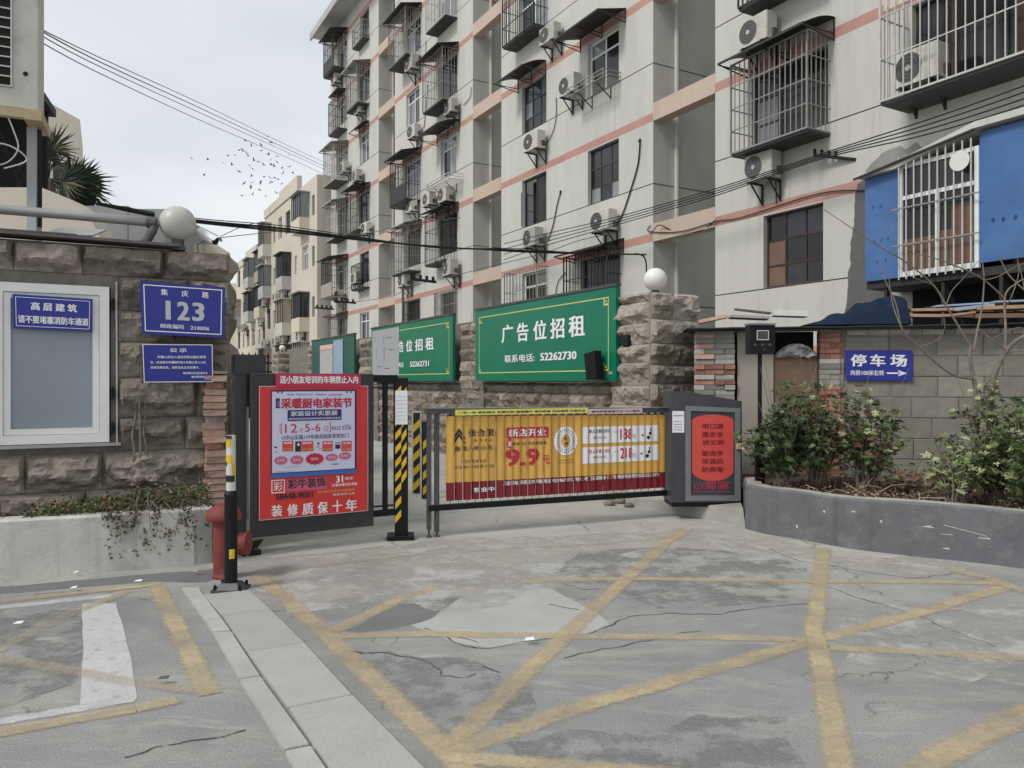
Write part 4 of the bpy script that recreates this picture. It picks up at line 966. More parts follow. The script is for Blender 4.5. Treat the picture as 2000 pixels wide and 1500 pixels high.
# ================================================================== LEFT GATEHOUSE
FG = Fr((-4.20, 6.37), 27)
xr = FG.S(447); gx0 = -1.6; GT = 2.74
gh = thing('gatehouse', 'rock faced stone gatehouse with a white framed window', 'gatehouse', FG.P(0,0,0), FG.a)
wx0, wx1 = FG.S(-14), FG.S(216); wz0, wz1 = FG.H(213, 856), FG.H(213, 562)
mb = MB(); wall_grid(mb, gx0, xr-.01, -.02, GT, [(wx0, wx1, wz0, wz1)], [], rev=.2, wm='mortar_dark')
mb.face([(xr-.01,0,-.02),(xr-.01,2.6,-.02),(xr-.01,2.6,GT),(xr-.01,0,GT)]); mb.face([(gx0,0,GT),(xr-.01,0,GT),(xr-.01,2.6,GT),(gx0,2.6,GT)]); mb.face([(gx0,2.6,-.02),(gx0,0,-.02),(gx0,0,GT),(gx0,2.6,GT)]); mb.face([(xr-.01,2.6,-.02),(gx0,2.6,-.02),(gx0,2.6,GT),(xr-.01,2.6,GT)])
mb.build('wall', None, gh)
stone_wall(gh, gx0, xr, 0, GT, .31, (.38,.85), [(wx0-.04, wx1+.06, wz0-.06, wz1+.04)], 'stone', .032, rough=.085, gap=.006)
side = MB(); so_ = thing('stone_wall', 'x', None); bpy.data.objects.remove(so_)
ret = bpy.data.objects.new('side_wall', None); COL.objects.link(ret); ret.parent = gh; ret.location = (xr,0,0); ret.rotation_euler = (0,0,R(90))
stone_wall(ret, .0, 2.6, 0, GT, .31, (.4,.8), (), 'stone', .06, rough=.05)
mb = MB(); mb.box(wx0-.05, wx1+.08, -.11, -.0, wz0-.058, wz0-.034); mb.build('window_sill', 'steel', gh)
mb = MB(); a,b,c,d = wx0, wx1-.01, wz0-.028, wz1; y = -.06
for q, w_, yy in ((0,.075,0),(.078,.05,.018)):
    mb.box(a+q,b-q,y+yy,y+yy+.05,c+q,c+q+w_); mb.box(a+q,b-q,y+yy,y+yy+.05,d-q-w_,d-q); mb.box(a+q,a+q+w_,y+yy,y+yy+.05,c+q+w_,d-q-w_); mb.box(b-q-w_,b-q,y+yy,y+yy+.05,c+q+w_,d-q-w_)
wf = mb.build('window', 'winwhite', gh)
mb = MB(); mb.box(a+.12,b-.12,y+.045,y+.052,c+.12,d-.12); mb.build('pane', 'frosted', wf)
mb = MB()
for z in (wz0+.35, wz1-.2, wz0+.04): mb.box(wx1+.005, wx1+.03, -.08, -.02, z, z+.1, .004)
mb.build('hinge', 'black', wf)
mb = MB(); mb.bar((wx1+.05,-.05,wz0-.05),(wx1+.045,-.05,wz1+.05),.012); mb.build('cable_strip', 'cagewhite', gh)
mb = MB(); mb.m('roof_strip'); mb.obox(((gx0+FG.S(350))/2, -.02, GT+.035), ((FG.S(350)-gx0)/2,0,-.005), (0,.13,0), (0,0,.012)); mb.build('roof_flashing', None, gh)
mb = MB(); mb.box(gx0, FG.S(150), -.02, .4, GT+.07, GT+.082); mb.build('roof_flashing', 'roof_strip', gh)

def wall_sign(name, fr, TL, TR, BR, BL, y, back, label, cat, paints, th=.02, border=None):
    """flat sign: corners in image px on plane y of fr. paints: list of (text, u0,u1,v0,v1, mat, bold)"""
    P = [fr.SH(px, py, y) for px, py in (BL, BR, TR, TL)]
    cx_ = P[0][0]; cz_ = P[0][1]
    t = thing(name, label, cat, fr.P(cx_, y, cz_), fr.a)
    L = [(p[0]-cx_, p[1]-cz_) for p in P]
    mb = MB(); mb.prism_y(L, 0, th); mb.build('panel', back, t)
    def uv(u, v, yy=-.003):
        b = Vector(L[0]).lerp(Vector(L[1]), u); tt = Vector(L[3]).lerp(Vector(L[2]), u); q = b.lerp(tt, v); return (q.x, yy, q.y)
    if border:
        m_, ins_, w_ = border; mb = MB(); mb.m(m_); asp = abs(L[1][0]-L[0][0])/max(.01,abs(L[3][1]-L[0][1])); iu, wu = ins_/asp, w_/asp
        iv, wv = ins_, w_
        for (a,b,c,d) in ((iu,1-iu,iv,iv+wv),(iu,1-iu,1-iv-wv,1-iv),(iu,iu+wu,iv+wv,1-iv-wv),(1-iu-wu,1-iu,iv+wv,1-iv-wv)):
            mb.face([uv(a,c),uv(b,c),uv(b,d),uv(a,d)])
        mb.build('border', None, t)
    for (body, u0, u1, v0, v1, m_, bold) in paints:
        mb = MB()
        if body is None: mb.m(m_); mb.face([uv(u0,v0,-.0022),uv(u1,v0,-.0022),uv(u1,v1,-.0022),uv(u0,v1,-.0022)]); mb.build('colour_field', None, t); continue
        vs_, fs = text_data(body, bold); ax = min(v.x for v in vs_); bx = max(v.x for v in vs_); ay = min(v.y for v in vs_); by = max(v.y for v in vs_)
        mb.m(m_); mb.mesh([uv(u0+(v.x-ax)/(bx-ax)*(u1-u0), v0+(v.y-ay)/(by-ay)*(v1-v0), -.004-v.z) for v in vs_], fs); mb.build('lettering', None, t)
    return t
wall_sign('house_number_sign', FG, (273,549),(440,561),(438,660),(277,652), -.2, 'sign_blue', 'blue enamel house number sign reading 123 on the stone gatehouse', 'sign',
  [('集',.235,.315,.76,.88,'print_white',.02),('庆',.475,.555,.76,.88,'print_white',.02),('路',.72,.8,.76,.88,'print_white',.02),('1',.285,.345,.3,.66,'silver',.035),('2',.42,.57,.3,.66,'silver',.035),('3',.6,.75,.3,.66,'silver',.035),('邮政编码',.22,.5,.13,.215,'print_white',.015),('210006',.58,.81,.13,.2,'print_white',.015)], .03, ('print_white',.055,.018))
wall_sign('notice_sign', FG, (278,672),(415,673),(416,746),(281,747), -.19, 'sign_blue', 'smaller blue notice plate below the house number sign', 'sign',
  [('公 示',.38,.62,.79,.9,'print_white',.03),('车辆人员出入请自觉登记服从管理',.2,.9,.63,.7,'print_white',.02),('员、对未登记车辆和外来人员禁止进入小区',.1,.9,.49,.56,'print_white',.02),('违者后果自负、请各位业主自觉遵守。',.1,.8,.355,.425,'print_white',.02),('集庆路社区居民委员会',.56,.92,.21,.27,'print_white',.02),('物业管理处宣',.68,.92,.11,.17,'print_white',.02)], .012, ('print_white',.0,.02))
wall_sign('fire_lane_sign', FG, (24,574),(181,584),(180,648),(26,641), -.075, 'sign_blue', 'blue warning sign stuck on the gatehouse window pane', 'sign',
  [('高 层 建 筑',.22,.8,.56,.8,'print_white',.035),('请不要堵塞消防车通道',.06,.95,.17,.4,'print_white',.03)], .012, ('print_white',.07,.015))

# lamp globes
def globe(loc, r, label, old=False, neck=.1, group='globe lamps on the wall pillars'):
    t = thing('globe_lamp', label, 'lamp', loc, 0, group)
    mb = MB(); mb.lathe([(r*.42,0),(r*.42,neck*.4),(r*.34,neck*.5),(r*.36,neck+.02)], 16); mb.build('lamp_base', 'steel_dark', t)
    mb = MB(); n = 18; prof = [(max(.001,r*math.sin(math.pi*i/n)), neck+r*.94-r*math.cos(math.pi*i/n)) for i in range(n+1)]; mb.lathe(prof, 32); mb.build('globe', 'globe_old' if old else 'globe', t, smooth=True)
p = W(347, 480, 6.95); globe(Vector((p.x, p.y, GT+.0)), .158, 'large dusty globe lamp on top of the gatehouse', True)
# pipe handrail
t = thing('pipe_rail', 'thick grey pipe rail running above the gatehouse roof', 'pipe')
y0 = 6.9
P = [W(-90,402,6.3), W(0,409,6.5), W(150,421,6.65), W(300,435,6.85)]; t.location = P[0]
mb = MB(); mb.tube([p-P[0] for p in P], .041, 12); mb.build('pipe', 'steel', t, smooth=True)
mb = MB(); q = [W(288,434,6.84),W(306,436,6.86)]; mb.tube([a-P[0] for a in q], .052, 12); q = [W(302,438,6.86), W(298,450,6.84), W(284,474,6.8)]; mb.tube([a-P[0] for a in q], .04, 10); mb.build('elbow', 'steel_dark', t)
# cctv
t = thing('security_camera', 'white bullet security camera on the gatehouse corner', 'camera', W(398,489,7.05))
a_ = Vector((-.045,.02,.165)); b_ = Vector((.13,-.06,.075)); mb = MB(); mb.tube([a_,b_], .042, 16); mb.build('housing', 'white', t)
mb = MB(); dd = (b_-a_).normalized(); sx_ = dd.cross(Vector((0,0,1))).normalized(); uz_ = sx_.cross(dd)
for q in range(8):
    t0, t1 = R(10+20*q), R(30+20*q); e0 = sx_*math.cos(t0)*.05+uz_*math.sin(t0)*.05; e1 = sx_*math.cos(t1)*.05+uz_*math.sin(t1)*.05
    mb.face([a_-dd*.01+e0, b_+dd*.035+e0, b_+dd*.035+e1, a_-dd*.01+e1])
mb.build('sun_shield', 'white', t)
mb = MB(); mb.tube([b_+dd*.0005, b_+dd*.004], .034, 16); mb.build('lens', 'black', t)
mb = MB(); mb.tube([(0,0,-.05),(0,0,.06),(.02,-.01,.1)], .012, 8); mb.lathe([(.03,-.055),(.03,-.04)], 12); mb.build('bracket', 'steel', t)
mb = MB(); mb.tube([(0,0,.09),(-.06,.0,.05),(-.05,0,-.02)], .004, 5); mb.build('lead', 'wire', t)

# left rendered planter
pl = [G(-150,1150), G(0,1136), G(210,1118), G(414,1100)]
t = thing('planter_wall', 'low pale rendered planter wall in front of the gatehouse', 'planter', (0,0,0))
mb = MB()
for i in range(len(pl)-1):
    a, b = pl[i], pl[i+1]; d = (b-a).normalized(); n = Vector((-d.y,d.x,0)); k = 6
    for j in range(k):
        p, q = a.lerp(b, j/k), a.lerp(b, (j+1)/k); z0, z1 = .475+.01*noise.noise(p*3), .475+.01*noise.noise(q*3)
        mb.face([(p.x,p.y,-.02),(q.x,q.y,-.02),(q.x,q.y,z1-.02),(p.x,p.y,z0-.02)])
        mb.face([(p.x,p.y,z0-.02),(q.x,q.y,z1-.02),(q.x+n.x*.02,q.y+n.y*.02,z1),(p.x+n.x*.02,p.y+n.y*.02,z0)])
        mb.face([(p.x+n.x*.02,p.y+n.y*.02,z0),(q.x+n.x*.02,q.y+n.y*.02,z1),(q.x+n.x*.16,q.y+n.y*.16,z1),(p.x+n.x*.16,p.y+n.y*.16,z0)])
        mb.face([(p.x+n.x*.16,p.y+n.y*.16,z0),(q.x+n.x*.16,q.y+n.y*.16,z1),(q.x+n.x*.16,q.y+n.y*.16,.2),(p.x+n.x*.16,p.y+n.y*.16,.2)])
e = pl[-1]; d = (pl[-1]-pl[-2]).normalized(); n = Vector((-d.y,d.x,0))
mb.prism([(e.x,e.y),(e.x+n.x*.5,e.y+n.y*.5),(e.x+n.x*.5-d.x*.14,e.y+n.y*.5-d.y*.14),(e.x-d.x*.14,e.y-d.y*.14)], -.02, .465)
mb.build('wall', 'plaster', t)
mb = MB(); mb.face([tuple(pl[0]+Vector((0,.05,.42))), tuple(pl[-1]+Vector((-.05,.05,.42))), tuple(pl[-1]+n*.52+Vector((0,0,.42))), tuple(pl[0]+n*.6+Vector((0,0,.42)))]); mb.build('soil', 'soil', t)

# foliage helper
def leaf(mb, p, nrm, size, asp=.5):
    nrm = nrm.normalized(); a = nrm.orthogonal().normalized(); b = nrm.cross(a)
    t = random.uniform(0, 6.28); ax = a*math.cos(t)+b*math.sin(t); bx = nrm.cross(ax)
    mb.mesh([p, p+ax*size*.5+bx*size*asp*.5, p+ax*size+nrm*size*.12, p+ax*size*.5-bx*size*asp*.5], [(0,1,2),(0,2,3)])
def scatter_leaves(name, pts_fn, n, mats, size, parent=None):
    mb = MB()
    for i in range(n):
        p = pts_fn(); mb.m(random.choice(mats)); leaf(mb, p, Vector((random.gauss(0,1),random.gauss(-.4,1),random.gauss(.6,.8))), size*random.uniform(.6,1.3), .6)
    return mb.build(name, None, parent)
# creeper over the left planter
def creeper_pts():
    while True:
        px = random.uniform(40, 412); u = (px-40)/372
        p = G(px, 1136-px*.087); d = (pl[-1]-pl[0]).normalized(); n = Vector((-d.y,d.x,0))
        if random.random() < .72:
            hgt = max(0, random.gauss(.04, .05))*(.4+u*1.2); return p+n*random.uniform(.04,.48)+Vector((0,0,.46+hgt))
        if px > 200:
            cl = noise.noise(Vector((px*.03, 2.1, 0)))
            z = .5-abs(random.gauss(0,.16+.12*max(0,cl)))
            if z > .12 and noise.noise(Vector((px*.05, z*6, 4))) > -.05: return p-n*random.uniform(.0,.03)+Vector((0,0,z))
cre = scatter_leaves('foliage', creeper_pts, 4600, ['leaf_d','leaf_d','leaf_d','leaf_m','leaf_r','litter'], .034)
tag(cre, 'creeping plants and weeds spilling over the rendered planter wall', 'creeper', kind='stuff')
vine = thing('vine', 'bare vine stems climbing the gatehouse stone beside the window', 'vine', FG.P(0,0,0), FG.a)
for pts in ([(272,940),(274,860),(272,800),(276,745),(278,700),(281,672)],[(258,940),(262,880),(258,850),(266,800),(262,755)],[(282,930),(286,880),(280,842),(284,805),(281,770)],[(275,760),(300,755),(330,762)]):
    P = [Vector((FG.S(x,-.1), -.1-.03*random.random(), FG.H(x,y,-.1))) for x, y in pts]; mb = MB(); mb.tube(smooth_path(P,4), .013, 6, .005); mb.build('stem', 'twig', vine)
tw = MB()
for i in range(26):
    px = random.uniform(230,412); p = G(px, 1136-px*.087); q = p+Vector((random.uniform(-.1,.1), -.05, random.uniform(.5,.62)))
    r_ = q+Vector((random.uniform(-.12,.12), -.08, random.uniform(-.3,.1))); tw.tube(smooth_path([p+Vector((0,.1,.45)), q, r_],4), .003, 4)
tag(tw.build('dry_stems', 'twig'), 'dry grass stems hanging over the rendered planter', 'dry grass', kind='stuff')

# brick pier left of the gate
FB = Fr(tuple(G(400,1080).xy), 27)
pier = thing('brick_pier', 'narrow pier of stacked pale red bricks beside the gatehouse corner', 'pier', FB.P(0,0,0), FB.a)
px0, px1 = 0, FB.S(443); zt = FB.H(420,727); z = .0; me_b = {}
rnd = random.Random(4)
def brick_mesh(w, d, h, sd):
    mb = MB(); r2 = random.Random(sd); c = .008
    v = []
    for zz in (0, h):
        for x, y in ((0,0),(w,0),(w,d),(0,d)): v.append((x+r2.uniform(-c,c), y+r2.uniform(-c,c), zz+r2.uniform(-c,c)*.4))
    mb.mesh(v, [(0,3,2,1),(4,5,6,7),(0,1,5,4),(1,2,6,5),(2,3,7,6),(3,0,4,7)]); return mb.data('brick')
bset = [brick_mesh(px1-px0, .24, .052, s) for s in range(5)]
for m_ in bset: m_.materials.append(M['brick_pale'])
bs2 = [brick_mesh((px1-px0)*.72, .24, .052, s+9) for s in range(3)]
for m_ in bs2: m_.materials.append(M['brick'])
i = 0
while z < zt-.05:
    if i%3 == 1: inst('brick', rnd.choice(bset), pier, (rnd.uniform(-.012,.012), rnd.uniform(-.02,.02), z), rnd.uniform(-.03,.03))
    else: inst('brick', rnd.choice(bset+bs2), pier, (rnd.uniform(-.012,.02), rnd.uniform(-.02,.02), z), rnd.uniform(-.04,.04))
    z += .062; i += 1
mb = MB(); mb.box(.015, px1-.02, .02, .2, 0, zt-.03); mb.build('mortar_core', 'mortar', pier)
mb = MB(); mb.prism([(-.01,-.01),(px1+.01,-.01),(px1+.01,.25),(-.01,.25)], zt-.015, zt+.012); mb.build('cap', 'mortar', pier)

# hydrant
hp = G(437,1128)
t = thing('fire_hydrant', 'faded red fire hydrant with domed cap behind the black bollard', 'hydrant', hp)
mb = MB(); mb.lathe([(.085,0),(.085,.02),(.078,.04),(.078,.45)], 20); mb.build('barrel', 'hydrant', t, smooth=False)
mb = MB(); mb.lathe([(.09,.45),(.125,.455),(.135,.47),(.133,.5),(.12,.535),(.085,.565),(.05,.582),(.012,.59)], 24); mb.build('cap', 'hydrant', t, smooth=True)
o = MB(); o.lathe([(.05,.05),(.065,.08),(.085,.1),(.09,.15),(.09,.175),(.096,.178),(.096,.195),(.08,.2),(.05,.205),(.03,.22)], 20, (0,.27), 'x'); o.build('outlet', 'hydrant', t, smooth=False)
# bollard
bp = G(451,1152)
t = thing('bollard', 'black bollard with worn yellow and white reflective bands beside the hydrant', 'bollard', bp)
mb = MB(); mb.prism([(-.115,-.1),(.115,-.1),(.115,.1),(-.115,.1)], 0, .018)
mb.mesh([(-.1,-.085,.018),(.1,-.085,.018),(.1,.085,.018),(-.1,.085,.018),(-.06,-.05,.06),(.06,-.05,.06),(.06,.05,.06),(-.06,.05,.06)], [(0,1,5,4),(1,2,6,5),(2,3,7,6),(3,0,4,7),(4,5,6,7)]); mb.build('base_plate', 'steel_dark', t)
for x, y in ((-.09,-.075),(.09,-.075),(.09,.075),(-.09,.075)):
    mb = MB(); mb.lathe([(.012,.018),(.012,.05),(.007,.055)], 8, (x,y)); mb.build('bolt', 'black', t)
mb = MB(); mb.lathe([(.046,.06),(.046,.7),(.05,.71),(.046,.72),(.034,.74)], 20); mb.build('sleeve', 'black', t)
mb = MB(); mb.lathe([(.034,.72),(.034,1.14),(.03,1.15)], 18); mb.build('pole', 'reflect', t)
mb = MB()
for (a0, a1, z0, z1, m_) in ((200,290,1.06,1.12,'stripe_y'),(190,310,.94,1.0,'stripe_y'),(300,350,.85,.94,'stripe_y'),(180,340,.8,.85,'print_black'),(180,300,1.115,1.145,'print_black'),(180,240,.92,.95,'print_black')):
    mb.m(m_)
    for q in range(6):
        t0, t1 = R(a0+(a1-a0)*q/6), R(a0+(a1-a0)*(q+1)/6); r_ = .0352
        mb.face([(r_*math.cos(t0),r_*math.sin(t0),z0),(r_*math.cos(t1),r_*math.sin(t1),z0+.01),(r_*math.cos(t1),r_*math.sin(t1),z1+.008),(r_*math.cos(t0),r_*math.sin(t0),z1)])
mb.m('stripe_y')
for q in range(4):
    t0, t1 = R(275+12*q), R(275+12*(q+1)); r_ = .0475; mb.face([(r_*math.cos(t0),r_*math.sin(t0),.24),(r_*math.cos(t1),r_*math.sin(t1),.24),(r_*math.cos(t1),r_*math.sin(t1),.31),(r_*math.cos(t0),r_*math.sin(t0),.31)])
tag(mb.build('reflective_band', None, t), kind='stuff')

# ================================================================== PEDESTRIAN GATE
gp = G(490,1086)
FP = Fr((gp.x, gp.y), 30.8)
S, H = FP.S, FP.H
# hinge post housing, stands left of the leaf
t = thing('gate_post', 'black steel gate post housing left of the poster gate', 'gate post', FP.P(0,0,0), FP.a)
xa, xb = S(456,.12), S(492,.12)
mb = MB(); mb.box(xa, xa+(xb-xa)*.62, .06, .2, .06, 1.78); mb.build('post', 'charcoal', t)
mb = MB(); mb.box(xa, S(516,.12), .05, .22, 1.62, 1.79); mb.build('top_box', 'charcoal', t)
mb = MB(); mb.box(S(482,.1), S(486,.1), .1, .112, .3, 1.32); mb.build('light_strip', 'reflect', t)
mb = MB(); mb.box(S(470,.1), S(505,.1), .0, .22, 0, .045); mb.build('base_plate', 'black', t)
mb = MB(); mb.prism_y([(S(486),.12),(S(516),.13),(S(505),.07),(S(492),.05)], .02, .09); mb.build('foot', 'black', t)
# leaf
t = thing('pedestrian_gate', 'black swing gate carrying red and white advertising posters', 'gate', FP.P(0,0,0), FP.a)
xl, xm, xR = S(489), S(728), S(776)
zt = H(489,729); zb = H(489,1050); zb2 = H(728,1022)
mb = MB(); zl = zb; mb.box(xl, xm, -.03, .03, zl, zt, .006); mb.build('panel', 'charcoal', t)
mb = MB(); pass
for ya_, za_, zb__ in ((.02, zt-.08, zt-.01), (.02, zb+.08, zb+.14), (.012, zt-.14, zt-.125), (.012, zb+.17, zb+.185)): mb = MB(); mb.box(xm, xR, -ya_, ya_, za_, zb__); mb.build('rail', 'black', t)
for px in (752, 774): mb = MB(); x = S(px); mb.box(x-.022, x+.022, -.018, .018, zb+.14, zt-.08); mb.build('bar', 'black', t)
# red board
rx0, rx1 = S(506,-.045), S(719,-.045); rz0, rz1 = H(506,1017,-.045), H(506,754,-.045)
y = -.045
mb = MB(); mb.m('poster_red'); mb.box(rx0, rx1, y, y+.014, rz0, rz1); rb = mb.build('poster_board', None, t)
LX = lambda px: S(px, y)
HZ = lambda px, py: H(px, py, y)
def tx(parent, body, ax_, bx_, ytop, ybot, m_, bold=.012, yy=y-.004):
    pm = (ax_+bx_)/2; return text(parent, body, LX(ax_), LX(bx_), HZ(pm, ybot), HZ(pm, ytop), yy, m_, bold)
mb = MB(); mb.m('silver'); frame_rect(mb, rx0, rx1, rz0, rz1, y-.003, .006); mb.build('board_edge', None, rb)
# banner strip
bn = MB(); bn.m('banner_red'); bx_0, bx_1 = LX(538), LX(704); bn.box(bx_0, bx_1, y-.006, y-.001, HZ(620,756), HZ(620,730)); bn = bn.build('banner_strip', None, t)
text(bn, '送小朋友培训的车辆禁止入内', LX(546), LX(699), HZ(620,749), HZ(620,734), y-.009, 'print_white', .04)
# white poster
wp = MB(); wp.m('print_navy'); wp.box(LX(529), LX(696), y-.008, y-.002, HZ(529,930), HZ(529,762)); wp.m('print_lilac'); wp.box(LX(531), LX(692), y-.0105, y-.0085, HZ(531,924), HZ(531,765)); wp.m('print_blue'); wp.box(LX(529), LX(696), y-.014, y-.0085, HZ(529,934), HZ(529,926))
wp = wp.build('poster_sheet', None, t); Y1 = y-.0135; Y2 = y-.0165
def tw_(body, a_, b_, yt, yb, m_, bold=.01, yy=Y1): return tx(wp, body, a_, b_, yt, yb, m_, bold, yy)
tw_('采暖厨电家装节', 548, 687, 777, 797, 'print_red', .04)
tw_('家装', 560, 573, 769, 772, 'print_black', .0); tw_('全国家装协会 主办单位', 577, 610, 769, 772, 'print_black', .0); tw_('中国建材', 615, 636, 769, 772, 'print_black', 0); tw_('居家装饰集团', 641, 668, 769, 773, 'print_red', 0)
fld = MB(); fld.m('print_navy'); 
def fr_(mbx, a_, b_, yt, yb, yy): pm = (a_+b_)/2; rect(mbx, LX(a_), LX(b_), HZ(pm,yb), HZ(pm,yt), yy)
fr_(fld, 538, 546, 778, 797, Y1); fr_(fld, 561, 666, 800, 821, Y1)
fld.m('box_red')
for a_, b_ in ((551,572),(588,611),(629,649),(666,686)): fr_(fld, a_, b_, 861, 881, Y1)
fld.m('print_black'); fr_(fld, 576, 587, 862, 882, Y1); fr_(fld, 654, 664, 868, 876, Y1); fr_(fld, 654, 664, 864, 865.5, Y1); fr_(fld, 535, 540, 872, 875, Y1); fr_(fld, 536, 541, 882, 883, Y1); fr_(fld, 619, 623, 864, 868, Y1); fr_(fld, 617, 624, 872, 873, Y1); fr_(fld, 622, 627, 876, 877, Y1)
fld.m('print_lilac'); disc(fld, LX(582), HZ(582,868), .012, .014, Y1-.001, 12)
for i_, (cx_, cy_, rx_, rz2, sp) in enumerate(((548,899,13,8,0),(579,898,12,8,.14),(614,896,16,10,.2),(647,893,12,7,0),(673,890,12,7,0))):
    fld.m('print_pink' if i_ != 2 else 'print_red'); dx = (LX(cx_+1)-LX(cx_)); disc(fld, LX(cx_), HZ(cx_,cy_), rx_*dx, rz2*7/1490, Y1, 28, sp)
tag(fld.build('colour_field', None, wp), kind='stuff')
tw_('家装设计实景展', 567, 658, 802, 812, 'print_lilac', .03, Y2); tw_('整装家居软装体验样板私享团购会现场', 563, 664, 815, 819, 'print_lilac', .02, Y2)
tw_('十二届', 540, 545, 783, 794, 'print_lilac', .0, Y2)
tw_('[', 548, 551, 827, 847, 'print_red', .0); tw_('12', 556, 580, 828, 845, 'print_red', .0); tw_('月', 584, 590, 836, 844, 'print_pink', 0); tw_('5-6', 595, 625, 827, 843, 'print_red', 0); tw_('日', 632, 640, 832, 842, 'print_pink', 0); tw_(']', 642, 645, 825, 844, 'print_red', 0)
tw_('8322 5326', 647, 685, 832, 839, 'print_navy', 0); tw_('咨询热线', 671, 684, 829, 831.5, 'print_red', 0); tw_('时间', 545, 547, 828, 846, 'print_pink', 0)
tw_('O中山东路119号商务园体育馆东门', 549, 680, 848, 857, 'print_navy', .012)
for a_, b_, s_ in ((553,570,'地暖'),(590,609,'橱柜'),(631,647,'电器'),(668,684,'全屋')):
    tw_(s_, a_, b_, 863, 867, 'print_white', .02, Y2); tw_('¥1380', a_, b_, 875, 879, 'print_gold', .02, Y2)
for c_, yc in ((548,899),(579,898),(614,896),(647,893),(673,890)): tw_('签到礼', c_-8, c_+8, yc-2.5, yc+2.5, 'print_lilac', .02, Y2)
tw_('活动最终解释权归主办方所有', 560, 585, 911, 912.6, 'print_black', 0); tw_('扫码报名', 646, 660, 905, 907.5, 'print_black', .02); tw_('本次活动详情以现场公示为准', 537, 575, 920, 921.5, 'print_black', 0)
for px in (542,550,677,685):
    mb = MB(); a_ = (LX(px), HZ(px,766)); disc(mb, a_[0], a_[1], .008, .009, y-.016, 10); mb.build('clip', 'steel_dark', wp)
# lower lettering on red board
seal = MB(); seal.m('print_white'); frame_rect(seal, LX(530), LX(556), HZ(543,963), HZ(543,937), y-.004, .008); seal.build('seal', None, rb)
tx(rb, '彩', 534, 552, 941, 959, 'print_white', .01)
fl = MB(); fl.m('print_pink'); pm = 600; rect(fl, LX(560), LX(638), HZ(pm,957), HZ(pm,934), y-.003); tag(fl.build('colour_field', None, rb), kind='stuff')
tx(rb, '彩牛装饰', 562, 636, 934, 953, 'print_black', .02, y-.006); tx(rb, '31', 656, 670, 929, 942, 'print_white', .04); tx(rb, '周年', 673, 690, 931, 937, 'print_white', .02)
tx(rb, '让设计成为艺术品', 648, 697, 943, 949, 'print_white', .03); tx(rb, '58448-9001', 538, 611, 962, 974, 'print_black', .03); tx(rb, '地址 南京市秦淮区中华路装饰城', 620, 692, 956, 961, 'print_gold', .02); tx(rb, '营业时间 九点', 650, 692, 962.5, 966.5, 'print_white', .01)
for c_, a_, b_, yo in zip('装修质保十年', (530,561,590,620,649,675), (551,582,612,640,668,697), (989,987,985,983,980,978)): tx(rb, c_, a_, b_, yo-3, yo+20, 'print_white', .03)
# striped post at the free end
sp = G(782,1052)
FS = Fr((sp.x, sp.y), 8)
def stripe_face(mb, x0, x1, z0, z1, y, pitch=.135, rise=.07, m_='stripe_y', flip=1, horiz=True, X=None):
    z = z0; mb.m(m_)
    while z < z1-rise-pitch*.5+.001:
        a, b = z, z+rise
        if flip < 0: a, b = b, a
        q = [(x0,a),(x1,b),(x1,b+pitch*.5),(x0,a+pitch*.5)]
        if horiz: mb.face([(x, y, zz) for x, zz in q])
        else: mb.face([(X, x, zz) for x, zz in q])
        z += pitch
t = thing('striped_post', 'thick black post with yellow chevrons and a base plate beside the gate', 'post', (sp.x, sp.y, 0), R(8))
mb = MB(); mb.box(-.055,.075,-.06,.06,.05,1.585,.004); mb.build('post', 'black', t)
mb = MB(); mb.box(-.13,.135,-.11,.11,0,.045,.006); mb.build('base_plate', 'black', t)
mb = MB(); stripe_face(mb, -.052, .008, .16, 1.57, -.063); stripe_face(mb, .012, .06, .55, 1.57, -.0632, flip=1); tag(mb.build('reflective_stripes', None, t), kind='stuff')
t2 = thing('paper_notice', 'sheet of white paper taped to the striped post', 'notice', (sp.x, sp.y, 1.13), R(8))
mb = MB(); mb.m('paper'); mb.box(-.05,.07,-.07,-.066,0,.33); mb.build('sheet', None, t2)
mb = MB()
for i_ in range(7): put_text(mb, '通知内容请业主及时查看', -.04, .055, .27-.038*i_, .277-.038*i_, -.073, 'print_navy' if False else 'wire_grey', 0)
mb.build('lettering', None, t2)
# two more striped slats behind
for px0, px1, pyt, pyb, lb in ((806,821,803,966,'first of two thin striped slats behind the gate, framed in white'),(825,841,824,974,'second thin striped slat behind the gate, next to the barrier end')):
    p = G((px0+px1)/2, pyb); w_ = (px1-px0)/F*p.y; h_ = (pyb-pyt)/F*p.y
    t = thing('striped_post', lb, 'post', p, R(10), 'thin striped slats behind the gate')
    mb = MB(); mb.box(-w_/2-.008,w_/2+.008,-.02,.02,0,h_); mb.build('slat', 'reflect' if px0 < 820 else 'black', t)
    mb = MB(); mb.m('print_black'); rect(mb, -w_/2+.006, w_/2-.006, .02, h_-.02, -.0225); stripe_face(mb, -w_/2+.006, w_/2-.006, .05, h_-.03, -.0255, .2, .09); tag(mb.build('reflective_stripes', None, t), kind='stuff')

